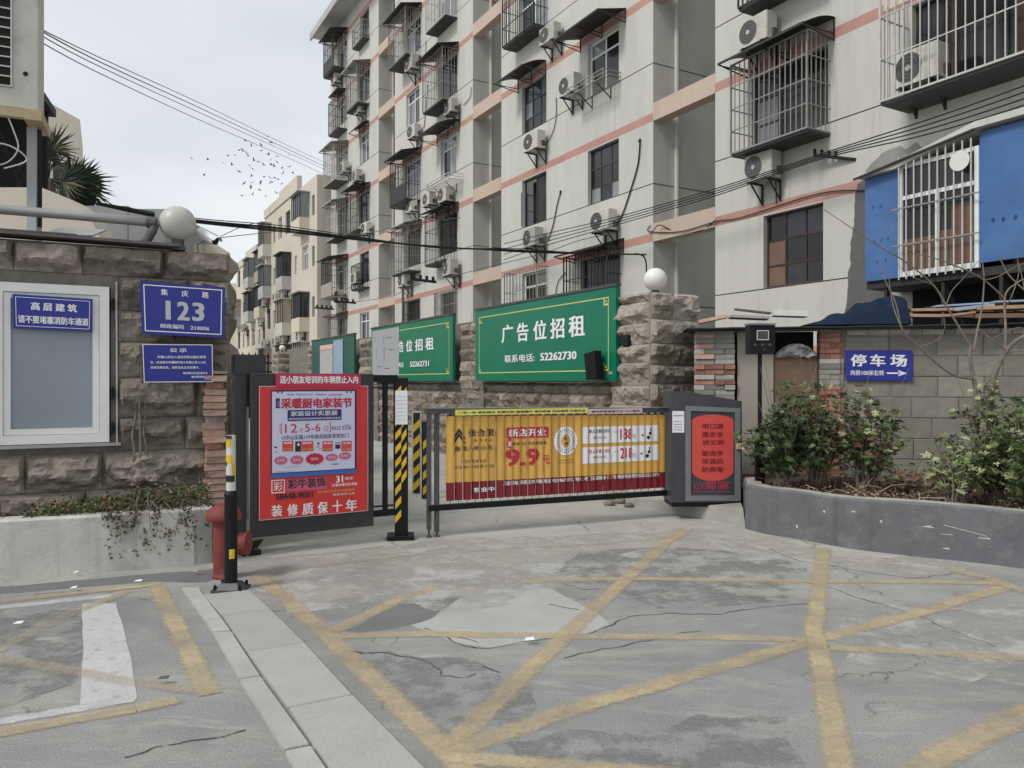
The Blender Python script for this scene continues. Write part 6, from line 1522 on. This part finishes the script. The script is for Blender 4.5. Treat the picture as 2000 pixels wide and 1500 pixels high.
# loose things on the roof
def plank(px0, py0, px1, py1, d, w, th, m_, lb, name='plank'):
    a = FH.P(S(px0,d), d, H(px0,py0,d)); b = FH.P(S(px1,d), d, H(px1,py1,d)); mb = MB(); mb.bar(Vector((0,0,0)), b-a, w, th); o = mb.build(name, m_, loc=a); tag(o, lb, 'plank' if name == 'plank' else 'board', 'boards lying on the shed roof')
plank(1435,604,1505,612,.1,.12,.02,'roof_strip','thin dark plank at the left end of the shed roof')
plank(1510,612,1575,614,.1,.25,.07,'foam','white board left of the navy tarpaulin','board')
plank(1425,619,1500,622,.0,.3,.03,'brick_grey','grey scrap board at the left edge of the shed roof','board')
plank(1365,629,1420,618,.05,.2,.04,'brick_pale','reddish tile board at the left corner of the shed roof','board')
plank(1776,606,1880,604,.1,.12,.03,'timber','pale timber right of the navy tarpaulin')
plank(1770,617,1900,618,.05,.18,.035,'timber','long brown timber along the shed roof edge')
plank(1820,600,1920,594,.3,.3,.02,'pale_blue','pale blue sheet on the shed roof','board')
plank(1900,604,2060,598,.15,.3,.04,'timber','timber near the right edge of the shed roof')
plank(1900,618,2080,616,.0,.15,.05,'cardboard','dark timber at the right edge of the shed roof')
plank(1930,592,2080,586,.4,.35,.02,'pale_blue','pale blue corrugated sheet at the right edge','board')
ORD = 'first second third fourth fifth sixth seventh eighth ninth tenth eleventh twelfth thirteenth fourteenth fifteenth sixteenth'.split()
for i in range(16):
    px = 1790+i*17+random.uniform(-4,4); py = random.uniform(600,622); L_ = random.uniform(40,110); d_ = random.uniform(-.05,.5)
    plank(px, py, px+L_, py+random.uniform(-8,6), d_, random.uniform(.04,.16), random.uniform(.015,.04), random.choice(['timber','timber','cardboard','pale_blue','foam','felt','brick_grey']), f'{ORD[i]} offcut rightwards from the navy tarpaulin in the heap on the shed roof', 'board')
t0 = FH.P(S(1565), .1, zt+.05); tp = MB(); nx, ny = 28, 8; L = S(1778)-S(1565)
def tpt(i, j):
    u, v = i/nx, j/ny; env = min(1, u*2.2)**.7*(1 if u < .96 else (1-u)/.04)
    hgt = (.07+.3*u)*env; a = math.pi*v; x = L*u+.03*noise.noise(Vector((u*5,v*5,1)))
    return (x, -.22+.5*v, .0+hgt*math.sin(a)**.6*(1+.28*noise.noise(Vector((u*8, v*4, 5)))+.1*noise.noise(Vector((u*22,v*9,5)))))
for i in range(nx):
    for j in range(ny): tp.face([tpt(i,j),tpt(i+1,j),tpt(i+1,j+1),tpt(i,j+1)])
o = tp.build('tarpaulin', 'tarp', loc=t0, rotz=FH.a, smooth=True); tag(o, 'crumpled navy tarpaulin bundled on the shed roof', 'tarpaulin')
# parking sign
wall_sign('parking_sign', FH, (1651,684),(1782,684),(1782,744),(1651,742), -.03, 'sign_blue', 'dark blue parking sign with an arrow pointing right on the block wall', 'sign',
  [('停',.08,.32,.46,.86,'print_white',.035),('车',.37,.6,.46,.86,'print_white',.035),('场',.67,.92,.46,.86,'print_white',.035),('向前100米右转',.08,.58,.16,.34,'print_white',.02),(None,.62,.8,.22,.27,'print_white',0),('➤',.78,.92,.14,.35,'print_white',0)], .01)
# ticket terminal
tb = W(1484, 940, 8.25); t = thing('ticket_terminal', 'black payment terminal with a small screen on a thin pole', 'terminal', (tb.x, tb.y, .42), R(4))
k = 8.25/F
mb = MB(); mb.tube([(0,0,0),(0,0,1.45)], .022, 10); mb.build('pole', 'black', t)
mb = MB(); mb.box(-.045,.045,-.03,.03,0,.62); mb.build('lower_case', 'black', t)
z0 = EYE+(HOR-692)*k-.42; z1 = EYE+(HOR-636)*k-.42
mb = MB(); mb.box(-.14,.145,-.07,.06,z0,z1,.006); mb.build('case', 'black', t)
mb = MB(); mb.box(-.15,.14,-.09,.06,z1,z1+.02); mb.build('hood', 'doorgrey', t)
mb = MB(); mb.m('reflect'); frame_rect(mb, -.062, .07, z1-.16, z1-.055, -.0735, .008); mb.m('glass'); rect(mb, -.054,.062,z1-.152,z1-.063,-.0725); mb.build('screen', None, t)
mb = MB(); mb.m('steel_dark')
for x in (-.08,0,.08): disc(mb, x, z1-.21, .02, .012, -.0725, 10)
disc(mb, .02, z0+.05, .012, .012, -.0725, 10); mb.build('button', None, t)

# ================================================================== VEGETATION RIGHT
def bush(loc, rx, ry, h, n, mats, lb, size=.045, low=.25):
    n = int(n*1.3); t = thing('shrub', lb, 'shrub', loc, 0); rnd = random.Random(int(abs(loc[0])*1000)); tips = []
    st = MB()
    for i in range(26):
        a = rnd.uniform(0,6.28); r_ = rnd.random()**.5; tip = Vector((math.cos(a)*rx*r_, math.sin(a)*ry*r_, h*(low+(1-low)*rnd.random()**.7*math.sqrt(max(.05,1-r_*r_*.75)))))
        b0 = Vector((rnd.uniform(-.08,.08), rnd.uniform(-.08,.08), 0)); mid = b0.lerp(tip,.5)+Vector((rnd.uniform(-.06,.06),rnd.uniform(-.06,.06),.05)); path = smooth_path([b0,mid,tip],4); st.tube(path, .009, 5, .003); tips.append((path))
    for i in range(9):
        a = rnd.uniform(0,6.28); b0 = Vector((rnd.uniform(-.1,.1),rnd.uniform(-.1,.1),0)); tip = Vector((math.cos(a)*rx*rnd.uniform(.4,1.1), math.sin(a)*ry*.8, h*rnd.uniform(.75,1.18)))
        st.tube(smooth_path([b0, b0.lerp(tip,.5)+Vector((0,0,.1)), tip],4), .006, 5, .002)
    st.build('stem', 'twig', t)
    lf = MB(); k = 0
    while k < n:
        path = rnd.choice(tips); q = rnd.randint(max(1,len(path)//3), len(path)-1); c = path[q]+Vector((rnd.gauss(0,.055),rnd.gauss(0,.055),rnd.gauss(.0,.05)))
        up = Vector((rnd.gauss(0,.5),rnd.gauss(-.2,.5),1)).normalized(); m_ = rnd.choice(mats); nl = rnd.randint(5,8); lf.m(m_)
        a = up.orthogonal().normalized(); b = up.cross(a); s_ = size*rnd.uniform(.7,1.25)
        for i in range(nl):
            th = i*2*math.pi/nl+rnd.uniform(-.25,.25); d = (a*math.cos(th)+b*math.sin(th))+up*rnd.uniform(.1,.7); d.normalize(); sd_ = d.cross(up).normalized()
            p0 = c; lf.mesh([p0, p0+d*s_*.5+sd_*s_*.24, p0+d*s_-up*s_*.1, p0+d*s_*.5-sd_*s_*.24], [(0,1,2),(0,2,3)])
            k += 1
    lf.build('foliage', None, t); return t
def at(px, Y, z=.42): return Vector(((px-1000)/F*Y, Y, z))
bush(at(1528,7.95), .42, .35, 1.12, 4600, ['leaf_d','leaf_d','leaf_d','leaf_m'], 'dark glossy shrub beside the barrier machine', .05, .3)
bush(at(1598,8.1), .32, .32, 1.18, 2600, ['leaf_d','leaf_m','leaf_m','leaf_v'], 'upright shrub with pale edged leaves beside the dark shrub', .05, .35)
bush(at(1690,7.9), .46, .36, 1.08, 3800, ['leaf_m','leaf_m','leaf_d','leaf_v','leaf_r'], 'loose shrub with pale edged leaves below the parking sign', .048, .3)
bush(at(1945,7.0), .45, .42, 1.1, 4600, ['leaf_m','leaf_m','leaf_d','leaf_v','leaf_v'], 'large variegated shrub at the foot of the bare tree', .05, .2)
bush(at(1868,6.95), .26, .24, .62, 1600, ['leaf_v','leaf_m','leaf_v'], 'small variegated shrub with creamy leaves in front of the large one', .045, .3)
bush(at(2030,6.6), .4, .4, 1.0, 3200, ['leaf_m','leaf_d','leaf_m','leaf_v'], 'shrub cut off by the right edge', .05, .2)
bush(at(1770,7.6), .3, .25, .3, 500, ['leaf_r','leaf_m','litter'], 'low reddish brushwood between the shrubs', .035, .2)
# bare tree: branches laid out at their own depths
def branches(lb, base, specs):
    root = thing('bare_tree', lb, 'tree', base); 
    for i, (pts, r0, r1) in enumerate(specs):
        Pp = [W(px,py,Y)-base for px,py,Y in pts]; mb = MB(); mb.tube(smooth_path(Pp,5), r0*.72, 8, r1*.72); mb.build('trunk' if i == 0 else 'branch', 'bark', root)
    return root
b1 = at(1912,7.3)
br1 = branches('slender bare tree with arching branches against the block wall', b1, [
 ([(1912,930,7.3),(1906,800,7.3),(1904,752,7.3),(1895,705,7.3),(1896,674,7.3)], .034, .022),
 ([(1893,673,7.3),(1848,597,7.25),(1823,557,7.2),(1771,513,7.1),(1705,473,7.0),(1609,409,6.9)], .017, .004),
 ([(1904,740,7.3),(1857,730,7.2),(1795,678,7.1),(1764,647,7.05),(1749,591,7.0),(1727,544,7.0),(1715,510,7.0)], .018, .005),
 ([(1896,674,7.3),(1901,684,7.3),(1910,640,7.35),(1918,600,7.4),(1922,547,7.4),(1919,513,7.4)], .02, .006),
 ([(1760,640,7.05),(1745,600,7.15),(1738,560,7.2),(1736,525,7.2)], .008, .003),
 ([(1848,597,7.25),(1858,570,7.3),(1880,545,7.3),(1915,505,7.4)], .007, .003),
 ([(1795,678,7.1),(1830,664,7.1),(1845,640,7.1),(1842,610,7.1)], .006, .002),
 ([(1857,730,7.2),(1900,716,7.2),(1950,700,7.2)], .006, .003),
 ([(1823,557,7.2),(1800,548,7.2),(1770,535,7.2),(1750,512,7.2)], .006, .002)])
b2 = at(1936,7.15)
branches('thicker bare tree leaning right at the right edge', b2, [
 ([(1936,940,7.15),(1932,830,7.15),(1938,752,7.15),(1953,705,7.1),(1966,684,7.1)], .045, .03),
 ([(1966,684,7.1),(1985,665,7.05),(2012,648,7.0),(2060,600,6.9),(2110,520,6.8)], .028, .012),
 ([(1963,690,7.1),(1964,640,7.15),(1963,578,7.2),(1984,554,7.2),(2010,540,7.2)], .018, .007),
 ([(1960,581,7.2),(1922,547,7.1),(1876,523,7.0),(1814,501,6.9),(1771,495,6.8)], .013, .004),
 ([(1966,684,7.1),(1940,668,7.0),(1919,647,7.0),(1905,640,7.0)], .01, .004),
 ([(1953,504,7.3),(1969,535,7.3),(2000,566,7.25),(2030,590,7.1)], .009, .01),
 ([(1966,690,7.1),(1990,684,7.0),(2020,690,6.9)], .014, .008),
 ([(2000,653,7.0),(2005,600,7.0),(1996,540,7.0),(1985,500,7.0)], .01, .003),
 ([(1963,600,7.2),(1975,580,7.1),(1990,530,7.1),(1980,480,7.1)], .008, .003),
 ([(2012,648,7.0),(1990,640,7.0),(1960,650,7.0),(1930,668,7.0)], .008, .003),
 ([(1922,547,7.1),(1950,540,7.1),(1985,520,7.1),(2010,512,7.1)], .007, .003),
 ([(1876,523,7.0),(1860,518,7.0),(1857,505,7.0)], .005, .002)])

# ================================================================== LEFT BACKGROUND
# big outdoor unit top left on a bracket and post
Yb = 8.0; rgt = W(76, 215, Yb); FU = Fr((rgt.x, rgt.y), 27)
bx = W(76, 215, Yb)
t = thing('air_conditioner', 'big outdoor air conditioning unit with a white bar grille at the top left corner', 'air conditioner', (bx.x, bx.y, bx.z), R(24))
hgt = 1.6
mb = MB(); mb.box(-1.0, -.0, 0, .36, 0, hgt, .012); mb.build('casing', 'ac', t)
mb = MB(); mb.m('dark_in'); rect(mb, -.98, -.245, .2, hgt-.05, -.004); mb.build('coil', None, t)
mb = MB()
for i in range(14): z = .2+i*.1; mb.box(-.98,-.245,-.016,-.006,z,z+.014)
for x in (-.96,-.75,-.54,-.4,-.25): mb.box(x,x+.016,-.02,-.005,.2,hgt-.05)
mb.build('grille', 'cagewhite', t)
mb = MB(); disc(mb, -.12, .36, .024, .024, -.003, 16); mb.build('port', 'black', t)
mb = MB(); mb.box(-.12,.04,-.1,.45,-.14,-.03); mb.box(-1.0,-.12,-.08,.0,-.12,-.03); mb.build('bracket', 'tan', t)
mb = MB(); mb.tube(smooth_path([Vector((-.3,-.03,-.05)),Vector((-.22,-.06,-.25)),Vector((-.18,-.05,-.45)),Vector((-.32,-.05,-.62)),Vector((-.6,-.05,-.6))]), .008, 5); mb.tube(smooth_path([Vector((-.5,-.03,-.4)),Vector((-.25,-.05,-.42)),Vector((-.1,-.05,-.55)),Vector((-.3,-.05,-.66))]), .008, 5); mb.build('lead', 'cagewhite', t)
t = thing('steel_post', 'grey steel post standing below the top left unit', 'post', W(68, 470, 8.15)*1)
t.location.z = 2.7; mb = MB(); mb.box(-.055,.045,-.05,.05,0,bx.z-.14-2.7); mb.build('post', 'grey_wall', t); mb = MB(); mb.box(.05,.06,-.03,.03,.5,bx.z-.16-2.7); mb.build('side_rail', 'black', t)
# dark shelter behind it
t = thing('annex', 'dark upper storey opening behind the steel post at the left edge', 'annex', W(-60, 370, 9.5)); t.location.z = 0; t.rotation_euler = (0,0,R(20))
mb = MB(); mb.box(-1.6,.82,0,.1,2.6,3.9); mb.build('sill_wall', 'cream2', t); mb = MB(); mb.box(-1.6,.78,.3,.4,3.9,5.1); mb.build('opening', 'dark_in', t); mb = MB(); mb.box(-1.6,.85,-.2,.5,5.1,5.2); mb.build('lintel', 'cagedark', t)
mb = MB()
for i in range(9): a = random.uniform(-.2,.7); mb.bar((a,.1,3.95+random.uniform(0,.5)),(a+random.uniform(-.5,.5),.1,4.1+random.uniform(0,.7)),.012)
mb.build('wire_tangle', 'wire', t)
mb = MB(); mb.box(-.2,.5,-.06,-.02,2.75,3.35); mb.build('window', 'winwhite', t)
mb = MB(); mb.box(-.15,.15,-.07,-.061,2.8,3.3); mb.box(.19,.46,-.07,-.061,2.8,3.3); mb.build('pane', 'glass', t)
# curved beige parapet
Yc = 9.3; t = thing('curved_parapet', 'curved beige rendered parapet sloping down behind the gatehouse roof', 'parapet', W(70,480,Yc)); t.location.z = 0
c0_ = W(70,480,Yc)
prof = [(-40,366),(80,366),(110,378),(140,392),(165,412),(180,432),(192,455),(200,482)]
poly = [((W(x,y,Yc)-c0_).x, W(x,y,Yc).z) for x, y in prof]
mb = MB(); mb.prism_y([(poly[-1][0],0),]+poly[::-1]+[(poly[0][0],0)], 0, .35); mb.build('wall', 'cream2', t)
# grey panel box
t = thing('grey_cabin', 'grey panelled cabin wall behind the curved parapet', 'cabin', W(180,480,11)); t.location.z = 0
xw = (W(332,480,11)-W(150,480,11)).x
mb = MB(); mb.box(-.3, xw*.38, 0, 2, 0, W(0,402,11).z); mb.build('panel', 'grey_wall', t); mb = MB(); mb.box(xw*.38+.012, xw-.3, 0, 2, 0, W(0,408,11).z); mb.build('panel', 'grey_wall', t)
t = thing('roof_sheet', 'tilted grey metal sheet lying on the gatehouse roof', 'sheet', W(92,462,6.9)); mb = MB(); mb.obox((.2,.1,.06),(.22,0,-.01),(0,.12,.05),(0,-.003,.006)); mb.build('sheet', 'steel', t)
# small cream building behind cctv
t = thing('outbuilding', 'low cream outbuilding roof just behind the security camera', 'outbuilding', W(410,500,12)); t.location.z = 0; mb = MB(); mb.prism_y([(-.8,0),(.27,0),(.27,W(0,492,12).z),(.1,W(0,478,12).z),(-.8,W(0,474,12).z)],0,.12); mb.build('wall', 'cream3', t)
# palm
pb = W(120, 350, 11.5); t = thing('palm_tree', 'dark fan palm leaning out behind the curved parapet', 'palm tree', (pb.x-.3, pb.y, 0))
crown = Vector((.1,0,pb.z)); mb = MB(); mb.tube([Vector((0,0,0)),Vector((0,0,2)),crown], .14, 8, .11); mb.build('trunk', 'bark', t)
for k in range(15):
    a = -1.25+k*.19; out = Vector((math.cos(a*.75)*1.0, random.uniform(-.4,.4), math.sin(-.62+.02*k)*.5+.5*math.cos(k*1.9)*.5)).normalized()
    if k%3 == 0: out = Vector((random.uniform(-.5,.4), random.uniform(-.5,.5), .55)).normalized()
    st_len = random.uniform(.2,.5); hub = crown+out*st_len; lf = MB(); lf.m('palm'); lf.tube([crown, hub], .015, 5, .008)
    side = out.cross(Vector((0,1,.2))).normalized(); nr = out.cross(side)
    nb = 22
    for i in range(nb):
        th = R(-95+190*i/(nb-1)); d = (out*math.cos(th)+side*math.sin(th)+nr*random.uniform(-.12,.12)).normalized(); L = random.uniform(.4,.6)*(1-.15*abs(th)); wv = d.cross(nr).normalized()*.02
        lf.m('palm' if random.random() < .93 else 'palm_dry'); dr = Vector((0,0,-.1))
        lf.mesh([hub, hub+d*L*.45+wv, hub+d*L*.45-wv, hub+d*L+dr*L], [(0,1,3),(0,3,2)])
    lf.build('frond', None, t)

# ================================================================== OVERHEAD CABLES
def span(pts, r, lb, m_='wire', group='overhead wires', n=5):
    P = [W(*p) for p in pts]; mb = MB(); mb.tube([q-P[0] for q in smooth_path(P,8)], r, n); o = mb.build('overhead_wire', m_, loc=P[0]); return tag(o, lb, 'cable', group)
for i, (dy, r) in enumerate(((0,.019),(3,.013),(-4,.008),(5,.009))):
    span([(190,397+dy*.5,10.2),(300,418+dy,11),(400,432+dy,11.8),(560,447+dy*1.3,13),(720,468+dy*.6,14.2),(860,483-dy*.4,15.2),(1000,488+dy*.7,16),(1120,494+dy*.3,16.7),(1262,497,17.6)], r, ['thickest strand of the cable bundle sagging across the middle','second strand of the sagging cable bundle','thin upper strand of the sagging cable bundle','thin lower strand of the sagging cable bundle'][i])
for i, (y0_, y1_) in enumerate(((55,322),(57,330),(66,336),(79,346))):
    span([(60,y0_-8,9.3),(200,y0_+(y1_-y0_)*.235+[-3,2,3,4][i],13.5),(400,y0_+(y1_-y0_)*.58+[-4,0,2,5][i],22),(560,y0_+(y1_-y0_)*.855,32),(645,y1_,40.2)], .0085+.002*(i==1), f'{["topmost","second","third","lowest"][i]} of the four wires crossing the sky', 'wire_grey')
for i in range(4):
    o_ = i*13
    span([(2080,135+o_*1.0,9.6),(1980,175+o_*.95,10.4),(1800,238+o_*.7,11.5),(1600,302+o_*.25,13.1),(1400,368+o_*.35,15.0),(1200,425+o_*.4,17.9),(1060,458+o_*.6,20.6),(985,476+o_*.8,23.0)], .011, f'{["topmost","second","third","lowest"][i]} of the four wires in front of the nearest section')
span([(640,462,24),(720,455,24),(790,440,24),(900,425,24)], .01, 'thin wire in front of the second section', 'wire_grey')
span([(385,470,20),(450,462,22),(540,452,26)], .012, 'thin wire left of the sand coloured blocks', 'wire_grey')
span([(430,462,16),(480,440,17),(520,433,18)], .008, 'short thin wire near the security camera', 'wire_grey')
span([(690,590,34),(760,580,30),(800,562,27),(850,545,25)], .012, 'thin wire low on the far sections', 'wire_grey')
span([(860,545,26),(960,520,22),(1060,495,20),(1130,470,18.5),(1200,455,17.5)], .01, 'thin wire rising to the middle section', 'wire_grey')
span([(1240,495,17.4),(1256,500,17.4),(1262,515,17.5),(1262,540,17.6)], .018, 'cable drop behind the white globe')
span([(1270,458,17.5),(1280,445,17.5),(1290,440,17.5),(1320,452,17.2),(1365,452,16.6),(1397,430,16)], .012, 'loose cable on the peach beam')
# insulator bracket
a = W(1590,303,13.7); t = thing('insulator_bracket', 'black bracket with four insulators holding the wires', 'bracket', a)
b = W(1672,312,13.2); mb = MB(); mb.bar(Vector((0,0,0)), b-a, .06, .05); mb.build('arm', 'black', t)
for i in range(4):
    c = (b-a)*(i*.17+.02); mb = MB(); mb.lathe([(.028,.03),(.034,.05),(.02,.07),(.034,.09),(.02,.11)], 10, (c.x,c.y)); o = mb.build('insulator', 'black', t); o.location.z = c.z
for (x0,y0_,x1,y1_,Y,lb) in ((803,545,852,551,24,'upper pole bracket on the second section'),(652,588,695,592,34,'pole bracket on the far left section'),(615,601,652,604,38,'pole bracket on the sand coloured block')):
    a = W(x0,y0_,Y); b = W(x1,y1_,Y); t = thing('insulator_bracket', lb, 'bracket', a, 0, 'wire brackets'); mb = MB(); mb.bar(Vector((0,0,0)), b-a, .08); mb.build('arm', 'black', t)
    for i in range(4): c = (b-a)*((i+.5)/4); mb = MB(); mb.box(c.x-.04,c.x+.04,-.04,.04,c.z+.03,c.z+.16); mb.build('insulator', 'black', t)
p = G(787, 745+1)  # pole beside the second section
t = thing('utility_pole', 'thin dark pole rising behind the second green board', 'pole', (W(787,600,20.5).x, 20.5, 0)); mb = MB(); mb.tube([(0,0,0),(0,0,W(787,555,20.5).z)], .04, 8, .03); mb.build('pole', 'steel_dark', t)

# ================================================================== BIRDS
birds = [(374,309),(406,312),(399,341),(437,318),(445,304),(453,322),(459,303),(468,293),(474,294),(481,299),(484,303),(467,335),(487,323),(496,313),(505,316),(493,330),(491,344),(491,357),(490,365),(477,358),(472,382),(493,380),(509,356),(507,371),(515,322),(518,384),(516,345),(527,347),(528,357),(532,356),(536,347),(543,350),(530,322),(535,325),(541,316),(551,328),(553,338),(566,326),(572,337),(550,359),(540,377),(523,267),(529,278),(510,283),(511,294),(524,302),(541,305),(564,303),(479,275),(491,285),(529,312)]
wing_sets = []
for k in range(4):
    mb = MB(); up = [.35,.7,-.2,.1][k]
    body = [(.012,-.13),(.05,-.08),(.055,0),(.04,.08),(.02,.15),(.006,.22)]; mb.lathe(body, 6, (0,0), 'y')
    bm_ = mb.data('body'); bm_.materials.append(M['bird'])
    wm_ = []
    for s_ in (-1,1):
        w = MB(); w.mesh([(s_*.03,-.06,.02),(s_*.17,-.09,.02+.14*up),(s_*.33,.02,.02+.28*up),(s_*.16,.05,.02+.12*up),(s_*.03,.07,.02),(s_*.17,-.02,.03+.14*up)], [(0,1,5),(1,2,5),(2,3,5),(3,4,5),(4,0,5)]); m_ = w.data('wing'); m_.materials.append(M['bird']); wm_.append(m_)
    wing_sets.append((bm_, wm_))
for i, (px, py) in enumerate(birds):
    bm_, wm_ = wing_sets[i%4]; t = thing('bird', 'small dark bird of the flock wheeling below the wires', 'bird', W(px,py,52+random.uniform(-4,4)), random.uniform(0,6.28), 'flock of birds in the sky')
    t.rotation_euler = (random.uniform(-.5,.5), random.uniform(-.9,.9), random.uniform(0,6.28)); t.scale = (.6,.6,.6)
    inst('body', bm_, t)
    for m_ in wm_: inst('wing', m_, t)

# litter on the ground
for (px, py, s_, m_) in ((36,1217,.03,'paper'),(148,1118,.02,'paper'),(144,1148,.025,'paper'),(270,1135,.03,'paper'),(1034,1249,.03,'paper'),(380,1116,.025,'litter_pale'),(320,1325,.03,'wire_grey')):
    p = G(px, py, .03); mb = MB(); mb.mesh([(-s_,-s_*.4,0),(s_,-s_*.6,.004),(s_*.9,s_*.5,.012),(-s_*.7,s_*.6,.006)], [(0,1,2),(0,2,3)]); o = mb.build('litter_scrap', m_, loc=p); tag(o, 'tiny scrap of litter lying on the forecourt', 'litter', 'scraps of litter on the forecourt')
